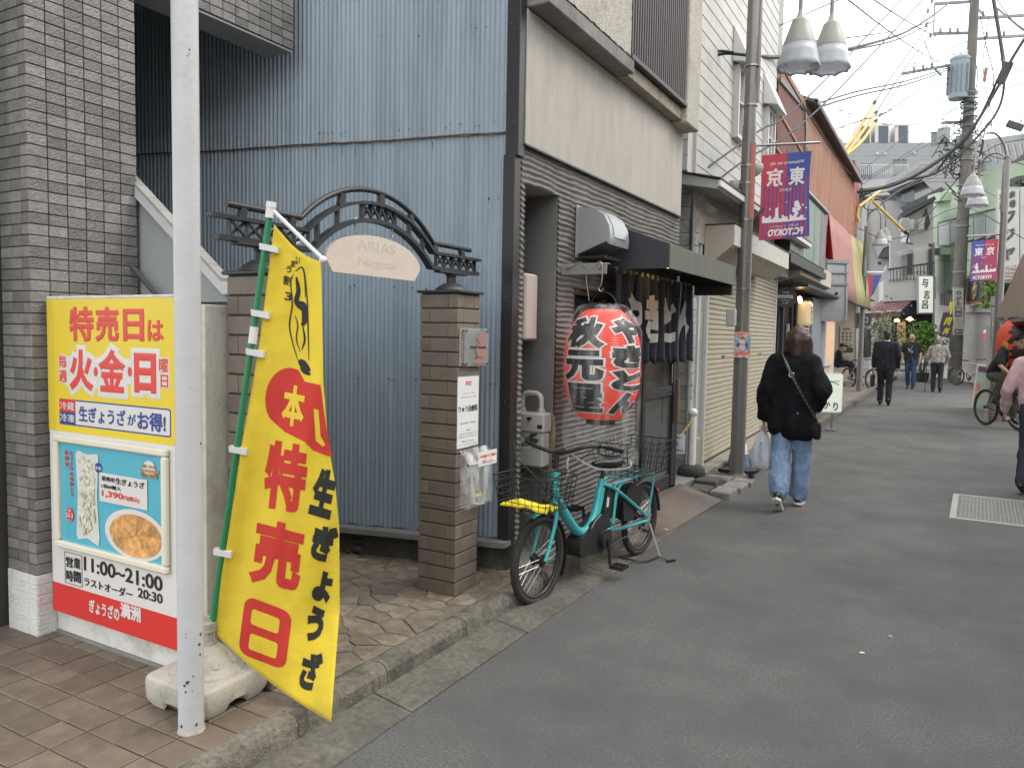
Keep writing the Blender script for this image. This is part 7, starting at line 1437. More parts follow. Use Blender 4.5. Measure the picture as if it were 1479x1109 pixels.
k1 = at(1404, 530, 26.3); far_bike('bicycle', 'pale pink framed bicycle parked right of the utility pole', (k1[0]+.35, k1[1]-.3), (k1[0]-.45, k1[1]+.4), .33, mat('pale_pink_paint', (.5, .33, .3), .4, .05))
# manhole cover
mh = thing('manhole_cover', 'rectangular speckled steel inspection cover set in the asphalt at lower right', 'manhole cover', (.4, 8.0, .0)); a, b, c, d = gr(1371, 748), gr(1377, 713), gr(1500, 727), gr(1500, 766)
A0 = Vector((a[0], a[1], .002)); UU = Vector((.985, .02, 0)); UU = (Vector((gr(1479, 761)[0], gr(1479, 761)[1], 0))-Vector((a[0], a[1], 0))); W_ = 1.0; UU = UU.normalized(); VV = (Vector((b[0], b[1], 0))-Vector((a[0], a[1], 0))); VL = VV.length; VV.normalize()
def mq(x, y, z): p = A0+UU*x+VV*y; return (p.x, p.y, z)
m_mh = mat('worn_steel_plate', (.24, .235, .22), .5, .2, 12, .2, metal=.3, dirt=(.17, .165, .15), dscale=6); fr4 = MB()
for x0, x1, y0, y1 in ((0, 1.0, 0, .05), (0, 1.0, VL-.05, VL), (0, .05, .05, VL-.05), (.95, 1.0, .05, VL-.05)): fr4.hexa([mq(x0, y0, -.02), mq(x1, y0, -.02), mq(x1, y1, -.02), mq(x0, y1, -.02), mq(x0, y0, .006), mq(x1, y0, .006), mq(x1, y1, .006), mq(x0, y1, .006)])
fr4.build('rim', mat('cover_rim', (.30, .295, .28), .6, .1), mh); MB().hexa([mq(.055, .055, -.02), mq(.945, .055, -.02), mq(.945, VL-.055, -.02), mq(.055, VL-.055, -.02), mq(.055, .055, .004), mq(.945, .055, .004), mq(.945, VL-.055, .004), mq(.055, VL-.055, .004)]).build('plate', mat('cover_dark', (.12, .118, .11), .6, .15), mh)
kn = MB()
for i in range(30):
    for j in range(int(VL/.032)-3): x, y = .075+i*.029, .075+j*.032; kn.hexa([mq(x, y, .004), mq(x+.016, y, .004), mq(x+.016, y+.018, .004), mq(x, y+.018, .004), mq(x+.002, y+.002, .008), mq(x+.014, y+.002, .008), mq(x+.014, y+.016, .008), mq(x+.002, y+.016, .008)])
kn.build('studs', m_mh, mh, kind='stuff')
lt = MB(); rq = random.Random(6)
for u, v in ((1245, 944), (1286, 920), (1200, 598), (762, 820), (640, 975), (585, 965), (1308, 600), (1316, 636), (600, 967), (905, 822)): q = gr(u, v); lt.obox((q[0], q[1], .006), (1, .3, 0), (0, 1, 0), (0, 0, 1), rq.uniform(.004, .012), rq.uniform(.003, .008), .002)
tag(lt.build('paper_scraps', m_wht), 'tiny white scraps of litter scattered over the asphalt', 'litter')['kind'] = 'stuff'

# opposite side of the street, beside and behind the camera (out of the picture): plain shop row
so_ = thing('shop_row', 'plain low row of rendered shopfronts along the opposite side of the street', 'building', (3.4, 5, 0))
MB().box(3.4, 9, -6, 13.5, -.02, 5.2).build('wall', m_cw, so_); MB().box(3.2, 3.4, -6, 13.5, 2.6, 2.75).build('canopy', m_lg, so_)
for i in range(6):
    y = -5.4+i*3.1; MB().bbox(3.37, 3.41, y, y+2.3, .05, 2.35, .01).build('shutter', m_shut if i % 2 else m_lg, so_); MB().bbox(3.36, 3.41, y+.5, y+1.7, 3.3, 4.4, .01).build('window', m_win, so_)
# ================================================================= PEOPLE
def capsule(mb, a, b, ra, rb, n=10):
    a = Vector(a); b = Vector(b)
    if (b-a).length < 1e-4: mb.ball(a, ra, n=n, m=6); return
    mb.tube([a, b], [ra, rb], n); mb.ball(a, ra*1.0, n=n, m=6); mb.ball(b, rb*1.0, n=n, m=6)
def remesh(mb, vox, smooth_it=6, wr=0., wsc=(6, 6, 3), seed=0):
    me = mb.mesh('tmp', m_blk); o = bpy.data.objects.new('tmp', me); COL.objects.link(o)
    r = o.modifiers.new('r', 'REMESH'); r.mode = 'VOXEL'; r.voxel_size = vox; s = o.modifiers.new('s', 'SMOOTH'); s.iterations = smooth_it; s.factor = .5
    dg = bpy.context.evaluated_depsgraph_get(); ev = o.evaluated_get(dg); m2 = bpy.data.meshes.new_from_object(ev); bpy.data.objects.remove(o); bpy.data.meshes.remove(me)
    n = len(m2.vertices); co = np.empty(n*3); m2.vertices.foreach_get('co', co); no = np.empty(n*3); m2.vertices.foreach_get('normal', no); co = co.reshape(-1, 3); no = no.reshape(-1, 3)
    if wr:
        for i in range(n):
            c = co[i]; k = noise.noise((c[0]*wsc[0]+seed, c[1]*wsc[1], c[2]*wsc[2]))+.5*noise.noise((c[0]*wsc[0]*2.3, c[1]*wsc[1]*2.3+seed, c[2]*wsc[2]*2.6)); co[i] += no[i]*(abs(k)*1.4-.45)*wr
    F_ = [tuple(p.vertices) for p in m2.polygons]; bpy.data.meshes.remove(m2); return co, F_
class Person:
    def __init__(s, label, pos, head, H=1.7, group=None):
        s.root = thing('person', label, 'person', pos, group); s.pos = Vector(pos); s.k = H/1.7; s.c, s.s = math.cos(head), math.sin(head)
    def w(s, p):          # local (x right, y forward, z up) to world
        x, y, z = [q*s.k for q in p]; return (s.pos.x+x*s.c-y*s.s, s.pos.y+x*s.s+y*s.c, s.pos.z+z)
    def part(s, name, caps, m, vox=.012, sm=6, wr=0., wsc=(6, 6, 3), balls=(), seed=0, label=None):
        mb = MB()
        for c in caps: capsule(mb, c[0], c[1], c[2], c[3])
        for b in balls: mb.ball(b[0], b[1], b[2], b[3], n=16, m=12)
        co, F_ = remesh(mb, vox, sm, wr, wsc, seed); o = MB(); o.add([s.w(c) for c in co], F_); return o.build(name, m, s.root, smooth=180, label=label)
    def raw(s, name, mb, m, smooth=60):
        mb.v = [tuple(map(float, s.w(v))) for v in mb.v]; return mb.build(name, m, s.root, smooth=smooth)
def hand(w, d, side, curl=.6, up=(0, 0, 1)):
    """palm + five fingers as capsules; w wrist, d direction to the fingers, side = unit vector towards the thumb"""
    w = Vector(w); d = Vector(d).normalized(); t = Vector(side).normalized(); t = (t-d*t.dot(d)).normalized(); n = d.cross(t).normalized(); C_ = []
    for q in (-.028, -.01, .01, .028): C_.append((w+t*q*.7+d*.01, w+d*.085+t*q, .015, .013))
    for i, (q, L_) in enumerate(((-.031, .055), (-.011, .068), (.011, .074), (.030, .066))):
        b = w+d*.085+t*q; L_ *= 1.; d1 = (d*math.cos(curl*.7)+n*math.sin(curl*.7)); d2 = (d*math.cos(curl*1.7)+n*math.sin(curl*1.7)); m1 = b+d1*L_*.5; C_.append((b, m1, .0095, .0088)); C_.append((m1, m1+d2*L_*.5, .0088, .0075))
    b = w+t*.028+d*.025; m1 = b+(t*.6+d*.8).normalized()*.04; C_.append((b, m1, .0125, .0105)); C_.append((m1, m1+(d+n*.4+t*.1).normalized()*.035, .010, .0085)); return C_
m_skin = mat('skin', (.42, .25, .175), .55, .05, 6); m_hairb = mat('brown_hair', (.042, .022, .015), .45, .3, 60, .3, 90, stretch=(3, 3, .1)); m_hairk = mat('black_hair', (.012, .01, .01), .5, .3, 30, .5, 60)
def headcaps(nk, hd, fwd=(0, 1, 0)):
    nk = Vector(nk); hd = Vector(hd); f = Vector(fwd).normalized(); up_ = Vector((0, 0, 1)); rgt = f.cross(up_).normalized()
    caps = [(nk+Vector((0, 0, -.03)), hd-up_*.06-f*.01, .055, .052), (hd+f*.045-up_*.065, hd+f*.055-up_*.095, .05, .034), (hd+f*.098-up_*.0, hd+f*.112-up_*.032, .009, .014), (hd+f*.085-up_*.066, hd+f*.090-up_*.066+rgt*.001, .022, .022)]
    for sg in (-1, 1): caps.append((hd+rgt*(.078*sg)-f*.005+up_*.012, hd+rgt*(.084*sg)-f*.01-up_*.028, .012, .010)); caps.append((hd+rgt*(.036*sg)+f*.078+up_*.018, hd+rgt*(.044*sg)+f*.075+up_*.017, .016, .014))
    balls = [((hd.x, hd.y, hd.z), .078, .096, .112)]
    return caps, balls, rgt, f
def face(P, hd, f, rgt):
    hd = Vector(hd)
    for sg in (-1, 1):
        c = hd+rgt*(.033*sg)+f*.089+Vector((0, 0, .004)); mb = MB().ball(c, .0105, .008, .007, 8, 6); P.raw('eye', mb, m_blk)
        mb = MB().beam(hd+rgt*(.018*sg)+f*.099+Vector((0, 0, .028)), hd+rgt*(.05*sg)+f*.086+Vector((0, 0, .028)), .006, .006); P.raw('eyebrow', mb, m_hairk)
    mb = MB().beam(hd-rgt*.022+f*.106+Vector((0, 0, -.062)), hd+rgt*.022+f*.106+Vector((0, 0, -.062)), .008, .008); P.raw('mouth', mb, mat('lips', (.35, .12, .10), .5, .05))
def shoe(P, ank, toe, m=None, sole=None, w=.042, name='shoe'):
    a = Vector(ank); t = Vector(toe); d = (t-a); d.normalize(); heel = a-d*.05
    # sole plane follows heel->toe
    P.part(name, [(heel+Vector((0, 0, .0)), t, w*.9, w*.82), (a+Vector((0, 0, .03)), a+d*.06+Vector((0, 0, .012)), w, w*.95)], m or m_bs, .009, 4)
    if sole:
        mb = MB(); side = d.cross(Vector((0, 0, 1))).normalized(); dn = d.cross(side).normalized(); dn = -dn if dn.z > 0 else dn
        pts = [heel-d*.035+side*.0, heel+side*w*.9, a+d*.05+side*w*.85, t+side*w*.95, t+d*.04, t-side*w*.95, a+d*.05-side*w*.85, heel-side*w*.9]
        mb.prism([p+dn*(w*.62) for p in pts], dn*.022); P.raw('shoe_sole', mb, sole, 40)
m_bjk = mat('black_jacket', (.007, .008, .010), .9, .25, 8, .4, 40, spec=.2); m_jean = mat('light_denim', (.15, .235, .37), .8, .12, 14, .4, 120, dirt=(.24, .34, .48), dscale=3.5, dirt_lo=.45, dirt_hi=.7); m_jeand = mat('dark_denim', (.035, .06, .12), .8, .2, 10)
m_sole = mat('white_rubber', (.62, .60, .56), .6, .06)
# --- woman walking away
W = Person('woman walking away in an oversized black jacket and light blue jeans carrying a white bag', (-1.185, 7.10, 0), math.radians(2), 1.60); W.root['label'] = 'woman walking away in an oversized black jacket and light blue jeans with a white bag'
hd = Vector((.03, .03, 1.575)); caps, balls, rg, ff = headcaps((.0, .0, 1.44), hd)
lw_ = Vector((-.255, .03, .80)); rw_ = Vector((.17, .17, .98)); lh = hand(lw_, (0.05, .05, -1), (0, 1, 0), 1.25); rh = hand(rw_, (-.4, .7, .2), (0, 0, 1), .8)
body = caps+[((-.17, 0, 1.37), (-.25, -.03, 1.10), .042, .036), ((-.25, -.03, 1.10), lw_, .034, .024), ((.17, 0, 1.37), (.25, -.06, 1.12), .042, .036), ((.25, -.06, 1.12), rw_, .034, .024), ((-.13, 0, 1.37), (.13, 0, 1.37), .06, .06), ((0, 0, 1.35), (0, 0, .95), .10, .11), ((0, 0, 1.35), (0, 0, 1.48), .055, .05),
   ((-.085, 0, .9), (-.075, -.02, .5), .075, .05), ((-.075, -.02, .5), (-.06, -.30, .16), .045, .032), ((.085, 0, .9), (.09, .10, .5), .075, .05), ((.09, .10, .5), (.075, .12, .08), .045, .032)]+lh+rh
W.part('body', body, m_skin, .009, 3, balls=balls); face(W, hd, ff, rg)
W.part('hair', [(hd+Vector((-.055, -.045, .0)), hd+Vector((-.08, -.04, -.125)), .075, .05), (hd+Vector((.055, -.045, .0)), hd+Vector((.08, -.045, -.12)), .075, .05), (hd+Vector((0, -.065, .0)), hd+Vector((0, -.08, -.135)), .08, .06), (hd+Vector((-.09, .03, -.03)), hd+Vector((-.12, .04, -.185)), .04, .018), (hd+Vector((.09, .03, -.03)), hd+Vector((.115, .04, -.17)), .04, .018)], m_hairb, .010, 5, .010, (22, 22, 3), balls=[((hd.x, hd.y-.018, hd.z+.022), .103, .112, .112)])
jk = [((-.15, -.01, 1.375), (.15, -.01, 1.375), .085, .085), ((-.10, -.02, 1.33), (-.115, -.02, .76), .105, .11), ((.10, -.02, 1.33), (.115, -.02, .74), .105, .11), ((0, -.03, 1.32), (0, -.035, .74), .115, .115), ((0, .03, 1.3), (0, .04, .76), .115, .115), ((-.16, -.01, 1.365), (-.235, -.05, 1.10), .08, .082), ((-.235, -.05, 1.10), (-.25, .01, .86), .082, .072), ((.16, -.01, 1.365), (.265, -.08, 1.12), .08, .088), ((.265, -.08, 1.12), (.20, .12, .965), .088, .068), ((0, -.02, 1.40), (0, 0, 1.465), .075, .062)]
W.part('jacket', jk, m_bjk, .012, 3, .015, (7, 7, 4.5), seed=3)
W.part('collar', [((-.06, -.05, 1.45), (.06, -.05, 1.45), .028, .028), ((-.07, -.04, 1.45), (-.07, .05, 1.42), .025, .02), ((.07, -.04, 1.45), (.07, .05, 1.42), .025, .02)], m_bjk, .01, 3)
W.part('jeans', [((-.075, 0, .92), (-.085, -.02, .52), .115, .092), ((-.085, -.02, .52), (-.055, -.26, .19), .092, .088), ((.075, 0, .92), (.09, .10, .50), .115, .092), ((.09, .10, .50), (.075, .12, .12), .092, .088), ((-.06, 0, .9), (.06, 0, .9), .12, .12)], m_jean, .011, 3, .020, (9, 9, 4.5), seed=9)
W.part('sock', [((-.055, -.28, .15), (-.052, -.31, .10), .042, .04)], m_bs, .010, 2); W.part('sock', [((.075, .12, .10), (.075, .12, .07), .042, .04)], m_bs, .010, 2)
shoe(W, (-.05, -.33, .135), (-.05, -.205, .045), m_bs, m_sole); shoe(W, (.075, .13, .055), (.08, .28, .035), m_bs, m_sole)
sp = [(-.12, .06, 1.44), (-.09, -.09, 1.44), (-.03, -.185, 1.33), (.05, -.20, 1.18), (.13, -.175, 1.03), (.20, -.12, .90), (.225, -.02, .82)]
mb = MB(); P_ = smoothline(sp, 4); mb.tube(P_, .014, 6, flat=.4); W.raw('bag_strap', mb, m_blk)
mb = MB()
for i in range(1, len(P_)-3): mb.ball(P_[i]+Vector((0, -.008, .0)), .0055, n=6, m=4)
mb.kind = 1; o_ = W.raw('strap_studs', mb, MATS['steel']); o_['kind'] = 'stuff'
mb = MB().tube(arc(P_[10]+Vector((0, -.012, 0)), (1, 0, 0), (0, .3, 1), .022, 0, 6.28, 8)[:-1], .004, 5, closed=True); W.raw('strap_buckle', mb, MATS['steel'])
W.part('shoulder_bag', [((.225, .03, .80), (.22, .07, .68), .035, .04)], m_blk, .012, 3)
pbag = thing('carrier_bag', 'white translucent plastic carrier bag with blue print in the woman\'s left hand', 'plastic bag', W.w((-.26, .03, .5)))
mb = MB(); vs = []; n = 40; prf = [(.012, .72), (.02, .70), (.05, .64), (.075, .56), (.09, .48), (.10, .42), (.10, .37), (.085, .335), (.04, .325)]
for j, (r, z) in enumerate(prf):
    for i in range(n): a = 2*math.pi*i/n; rr = r*(1+.12*math.sin(a*5+j)+.18*noise.noise((math.cos(a)*2, math.sin(a)*2, j*.6))); vs.append(W.w((-.262+rr*1.05*math.cos(a), .04+rr*.8*math.sin(a), z+.012*math.sin(a*3+j))))
mb.add(vs, [(j*n+i, j*n+(i+1) % n, (j+1)*n+(i+1) % n, (j+1)*n+i) for j in range(len(prf)-1) for i in range(n)]+[tuple((len(prf)-1)*n+i for i in range(n))])
m_pbag = mat('milky_plastic', (.66, .68, .72), .3, .08, 8, .7, 14); m_pbag.node_tree.nodes['Principled BSDF'].inputs['Alpha'].default_value = .72; mb.build('bag', m_pbag, pbag, smooth=180)
for sg in (-1, 1): MB().tube(smoothline([W.w((-.262+.012*sg, .04, .69)), W.w((-.258+.03*sg, .05+.01*sg, .735)), W.w((-.252, .04, .705+.035))]), .007, 5, flat=2).build('handle', m_pbag, pbag)
MB().ball(W.w((-.26, .04, .42)), .075, .06, .075, 14, 10).build('contents', mat('bag_contents', (.3, .34, .4), .6, .3, 20), pbag, smooth=60)
bfr = frame(W.w((-.262, -.052, .52)), (1, .05, 0), (0, 0.15, 1)); lettering('まいばすけっと'[::1], bfr, -.013, .013, -.01, .01, m_blk, pbag) if False else None
for i, c in enumerate('ありがとう'): lettering(c, bfr, -.016, .014, .05-.035*i, .078-.035*i, mat('pale_blue_print', (.12, .32, .52), .5, .05), pbag, .03, .003)
# --- suited man
def simple(label, pos, head, H, top, topm, botm, shoem=None, hairm=m_hairk, arms=None, legs=None, long=.86, hair='short', facing_us=False, tw=.0, lean=0., neckf=0.):
    P = Person(label, pos, head, H); L = lean
    hd = Vector((0, .02+L*1.6+neckf, 1.585-abs(L)*.3)); caps, balls, rg, ff = headcaps((0, L*1.4, 1.44-abs(L)*.2), hd)
    arms = arms or [((-.19, L*1.2, 1.38), (-.245, -.02+L, 1.12), (-.25, .06+L, .86)), ((.19, L*1.2, 1.38), (.245, -.02+L, 1.12), (.25, .06+L, .86))]
    legs = legs or [((-.09, 0, .92), (-.09, .06, .50), (-.09, .02, .09)), ((.09, 0, .92), (.09, -.02, .50), (.09, -.16, .12))]
    bd_ = list(caps)+[((-.13, L*1.2, 1.36), (.13, L*1.2, 1.36), .065, .065), ((0, L, 1.3), (0, 0, .95), .11, .115), ((0, L*1.3, 1.36), (0, L*1.4, 1.46), .055, .052)]
    for a, b, c in arms: bd_ += [(a, b, .045, .038), (b, c, .036, .025)]; d_ = Vector(c)-Vector(b); bd_ += hand(c, d_, (0, 1, .2) if abs(d_.z) > abs(d_.y) else (0, 0, 1), .7)
    for a, b, c in legs: bd_ += [(a, b, .08, .052), (b, c, .048, .034)]
    P.part('body', bd_, m_skin, .010, 3, balls=balls); face(P, hd, ff, rg)
    if hair == 'short': P.part('hair', [(hd+Vector((0, -.05, -.02)), hd+Vector((0, -.055, -.06)), .07, .055)], hairm, .011, 3, .006, (30, 30, 30), balls=[((hd.x, hd.y-.016, hd.z+.03), .088, .10, .098)])
    sl = .105 if long < .8 else .08
    sc_ = [((-.14, L*1.2, 1.375), (.14, L*1.2, 1.375), .082, .082), ((-.10, L*1.1, 1.32), (-.10, 0, long+.1), .105, .108), ((.10, L*1.1, 1.32), (.10, 0, long+.1), .105, .108), ((0, L, 1.3), (0, 0, long+.1), .118, .12), ((0, L*1.3, 1.40), (0, L*1.35, 1.44), .068, .058)]
    for a, b, c in arms:
        if top == 'tee': m_ = Vector(a)+(Vector(b)-Vector(a))*.75; sc_ += [(a, m_, .075, .07)]
        else: sc_ += [(a, b, .078, .062), (b, Vector(c)-(Vector(c)-Vector(b))*.08, .06, .05)]
    P.part('tee_shirt' if top == 'tee' else top, sc_, topm, .013, 4, .014, (8, 8, 4), seed=H*10)
    tr = [((-.06, 0, .9), (.06, 0, .9), .115, .115)]
    for a, b, c in legs: tr += [(a, b, .105, .078), (b, Vector(c)+(Vector(b)-Vector(c)).normalized()*.02, .075, .066)]
    P.part('trousers', tr, botm, .013, 3, .012, (10, 10, 5), seed=H*7)
    for a, b, c in legs:
        back = c[2] > .11; shoe(P, (c[0], c[1]-.01, c[2]-.02 if not back else c[2]), (c[0], c[1]+.14, .035 if not back else .035), shoem or m_blk, None)
    return P, hd
m_suit = mat('dark_suit', (.009, .011, .017), .85, .15, 10); m_shirtw = mat('white_collar', (.6, .6, .62), .6, .05)
S = simple('man in a dark business suit walking away with a black briefcase', (-1.27, 19.75, 0), math.radians(0), 1.74, 'suit_jacket', m_suit, m_suit, long=.74)[0]
mb = MB().lathe([(.062, 0), (.058, .03)], (0, -.0, 1.455), 16); S.raw('shirt_collar', mb, m_shirtw)
cs2 = thing('briefcase', 'black briefcase held in the left hand of the suited man', 'briefcase', S.w((-.27, .06, .6))); mb = MB(); mb.bbox(-.30, -.22, -.14, .24, .42, .70, .02); mb.v = [S.w(v) for v in mb.v]; mb.build('case', m_blk, cs2); mb = MB().tube([(-.26, -.02, .70), (-.255, 0, .765), (-.255, .10, .765), (-.26, .12, .70)], .01, 6); mb.v = [S.w(v) for v in mb.v]; mb.build('handle', m_blk, cs2)
# --- T shirt man coming towards us
m_bt = mat('black_tee', (.018, .018, .02), .85, .15); q = gr(1314, 561.5)
Tm, hd = simple('bald man in a black printed T-shirt and blue jeans walking towards the camera', (q[0], q[1], 0), math.radians(172), 1.74, 'tee', m_bt, m_jeand, shoem=m_bs, hair='none', long=.80)
mb = MB().ball(Vector(hd)+Vector((0, .052, -.045)), .055, .05, .045, 10, 8); Tm.raw('face_mask', mb, m_blk)
f_ = frame(Tm.w((0, .155, 1.22)), (-math.cos(math.radians(172)), -math.sin(math.radians(172)), 0), (0, 0, 1))
rq = random.Random(8); mb = MB()
for i in range(9): a, b = rq.uniform(-.07, .07), rq.uniform(-.09, .09); r_ = rq.uniform(.012, .035); mb.prism([Tm.w((a+r_*math.cos(k)*rq.uniform(.5, 1), .138+.012*abs(a)/.07*-1, 1.22+b+r_*math.sin(k)*rq.uniform(.5, 1))) for k in (0, 1.2, 2.4, 3.6, 4.9)], (0, -.012, 0))
mb.build('shirt_print', mat('print_white', (.6, .6, .6), .6, .05), Tm.root, kind='stuff')
# --- old man with cane
m_camo = mat('mottled_shirt', (.30, .27, .25), .85, .35, 16, dirt=(.17, .14, .13), dscale=14, dirt_lo=.48, dirt_hi=.56); m_blkp = mat('black_trousers', (.014, .014, .016), .8, .1); q = gr(1352, 567)
Om, hd = simple('elderly man in a mottled grey shirt walking away with a cane', (q[0], q[1], 0), math.radians(4), 1.64, 'shirt', m_camo, m_blkp, shoem=m_blkp, hairm=mat('thin_grey_hair', (.2, .17, .14), .6, .3, 30), long=.84, lean=.06, arms=[((-.19, .07, 1.36), (-.29, .05, 1.12), (-.27, .17, .90)), ((.19, .07, 1.36), (.29, .04, 1.12), (.24, .16, .90))])
mb = MB().lathe([(.07, 0), (.066, .03)], (0, .08, 1.44), 14); Om.raw('white_collar', mb, m_shirtw)
cnn = thing('walking_cane', 'dark walking cane in the left hand of the elderly man', 'cane', Om.w((-.29, .2, 0))); mb = MB().tube([(-.30, .20, .0), (-.285, .22, .84), (-.28, .20, .87), (-.28, .12, .87)], .012, 6); mb.v = [Om.w(v) for v in mb.v]; mb.build('shaft', m_brownp, cnn)
# --- man in the pink shirt at the right edge
m_pink = mat('pale_pink_shirt', (.50, .33, .34), .8, .06, 6, .2, 30); m_navyt = mat('navy_trousers', (.018, .022, .038), .8, .12); q = at(1509, 500, 7.5)
simple('man in a pale pink shirt and navy trousers at the right edge', (q[0], q[1]-.0, 0), math.radians(-12), 1.60, 'shirt', m_pink, m_navyt, long=.90, arms=[((-.19, 0, 1.37), (-.30, -.05, 1.09), (-.335, .12, .86)), ((.19, 0, 1.37), (.27, -.05, 1.10), (.27, .10, .86))], legs=[((-.09, 0, .92), (-.10, -.03, .50), (-.11, -.16, .11)), ((.09, 0, .92), (.09, .10, .50), (.09, .10, .09))])
# --- cyclist
r0_, f0_ = at(1424, 588, 13.95), at(1473, 594, 13.1)
bcy, P_, n_, d_ = far_bike('bicycle', 'dark bicycle ridden by the man in the black T-shirt', (f0_[0], f0_[1]), (r0_[0], r0_[1]), .33, m_bk)
sd3 = P_(.72, .90); hdg = math.atan2(-d_.y, -d_.x)-math.pi/2
C = Person('cyclist in a black T-shirt and olive trousers riding at the right edge', (sd3.x, sd3.y, 0), hdg, 1.70)
hd = Vector((0, .50, 1.52)); caps, balls, rg, ff = headcaps((0, .40, 1.38), hd, (0, 1, -.05))
hb1, hb2 = Vector((-.24, .62, .98)), Vector((.24, .62, .98)); L1 = [((-.10, .02, .92), (-.13, .40, .66), (-.12, .26, .20)), ((.10, .02, .92), (.13, .36, .86), (.12, .16, .50))]
bd_ = list(caps)+[((-.14, .32, 1.33), (.14, .32, 1.33), .065, .065), ((0, .28, 1.28), (0, .02, .98), .11, .12), ((0, .32, 1.35), (0, .42, 1.42), .055, .052), ((-.18, .33, 1.32), (-.26, .42, 1.10), .045, .038), ((-.26, .42, 1.10), hb1, .036, .026), ((.18, .33, 1.32), (.26, .42, 1.10), .045, .038), ((.26, .42, 1.10), hb2, .036, .026)]+hand(hb1, (0, 1, -.1), (1, 0, 0), 1.2)+hand(hb2, (0, 1, -.1), (-1, 0, 0), 1.2)
for a, b, c in L1: bd_ += [(a, b, .08, .055), (b, c, .05, .035)]
C.part('body', bd_, m_skin, .010, 3, balls=balls); face(C, hd, ff, rg)
C.part('hair', [(hd+Vector((0, -.05, -.0)), hd+Vector((0, -.07, -.05)), .075, .06), (hd+Vector((-.05, .05, .085)), hd+Vector((.05, .06, .085)), .04, .04)], m_hairk, .011, 3, .01, (30, 30, 30), balls=[((hd.x, hd.y-.016, hd.z+.035), .09, .105, .098)])
C.part('tee_shirt', [((-.14, .32, 1.345), (.14, .32, 1.345), .085, .085), ((-.09, .28, 1.28), (-.09, .0, .98), .105, .11), ((.09, .28, 1.28), (.09, .0, .98), .105, .11), ((0, .26, 1.26), (0, 0, .97), .115, .12), ((-.18, .33, 1.32), (-.24, .40, 1.16), .075, .07), ((.18, .33, 1.32), (.24, .40, 1.16), .075, .07)], m_bt, .013, 4, .014, (8, 8, 5))
tr = [((-.07, .0, .93), (.07, .0, .93), .12, .12)]
for a, b, c in L1: tr += [(a, b, .105, .08), (b, c, .078, .062)]
C.part('trousers', tr, mat('olive_trousers', (.065, .065, .045), .8, .15, 8), .013, 3, .012, (10, 10, 5))
for a, b, c in L1: shoe(C, (c[0], c[1], c[2]-.05), (c[0], c[1]+.15, c[2]-.09), m_blk, None)
mb = MB()
for sg in (-1, 1): mb.tube(arc(hd+rg*(.034*sg)+ff*.108+Vector((0, 0, .004)), rg, (0, 0, 1), .024, 0, 6.28, 10, .018)[:-1], .003, 4, closed=True); mb.tube([hd+rg*(.058*sg)+ff*.105+Vector((0, 0, .01)), hd+rg*(.085*sg)+Vector((0, 0, .01))], .003, 4)
C.raw('glasses', mb, m_blk)
# --- seated man
q = at(1208, 549, 25.6); bz = .16
bn = thing('bench', 'low pale bench under the seated man at the cream shop', 'bench', (q[0], q[1], bz)); 
Sm = Person('seated man in dark clothes and a cap reading in front of the cream shop', (q[0], q[1], bz-.0), math.radians(-75), 1.68)
mb = MB(); mb.bbox(-.3, .3, -.22, .22, .38, .43, .01); mb.v = [Sm.w(v) for v in mb.v]; mb.build('seat', m_crs, bn)
for x in (-.25, .25):
    mb = MB(); mb.bbox(x-.03, x+.03, -.18, .18, -.09, .38, .004); mb.v = [Sm.w(v) for v in mb.v]; mb.build('leg', m_crs, bn)
hd = Vector((0, .16, 1.13)); caps, balls, rg, ff = headcaps((0, .08, .99), hd, (0, 1, -.4)); LG = [((-.1, .02, .53), (-.12, .44, .55), (-.1, .48, .09)), ((.1, .02, .53), (.12, .42, .60), (.08, .68, .22))]
A2_ = [((-.18, .04, .94), (-.25, .10, .68), (-.12, .32, .66)), ((.18, .04, .94), (.25, .10, .68), (.12, .32, .66))]
bd_ = list(caps)+[((-.13, .04, .93), (.13, .04, .93), .065, .065), ((0, .03, .9), (0, 0, .58), .11, .12), ((0, .06, .96), (0, .1, 1.02), .055, .05)]
for a, b, c in A2_: bd_ += [(a, b, .045, .038), (b, c, .036, .025)]; bd_ += hand(c, (0, 1, 0), (0, 0, 1), .5)
for a, b, c in LG: bd_ += [(a, b, .08, .055), (b, c, .05, .035)]
Sm.part('body', bd_, m_skin, .012, 3, balls=balls); face(Sm, hd, ff, rg)
Sm.part('jacket', [((-.14, .04, .95), (.14, .04, .95), .085, .085), ((-.09, .03, .9), (-.09, 0, .56), .11, .12), ((.09, .03, .9), (.09, 0, .56), .11, .12)]+[x for a, b, c in A2_ for x in ((a, b, .075, .06), (b, c, .06, .045))], m_suit, .014, 4, .012, (8, 8, 4))
Sm.part('trousers', [x for a, b, c in LG for x in ((a, b, .10, .08), (b, c, .078, .065))], m_blkp, .014, 3, .01, (9, 9, 5))
for a, b, c in LG: shoe(Sm, (c[0], c[1], c[2]-.04), (c[0], c[1]+.15, c[2]-.06), m_blk, None)
Sm.part('cap', [(hd+Vector((0, .08, .055)), hd+Vector((0, .17, .02)), .05, .03)], m_blk, .012, 3, balls=[((hd.x, hd.y-.01, hd.z+.055), .095, .11, .08)])
nws = thing('newspaper', 'pale open paper held by the seated man', 'newspaper', Sm.w((0, .4, .7))); mb = MB(); mb.hexa([(-.2, .34, .66), (.2, .34, .66), (.2, .50, .80), (-.2, .50, .80), (-.2, .335, .665), (.2, .335, .665), (.2, .495, .805), (-.2, .495, .805)]); mb.v = [Sm.w(v) for v in mb.v]; mb.build('sheet', m_shirtw, nws)
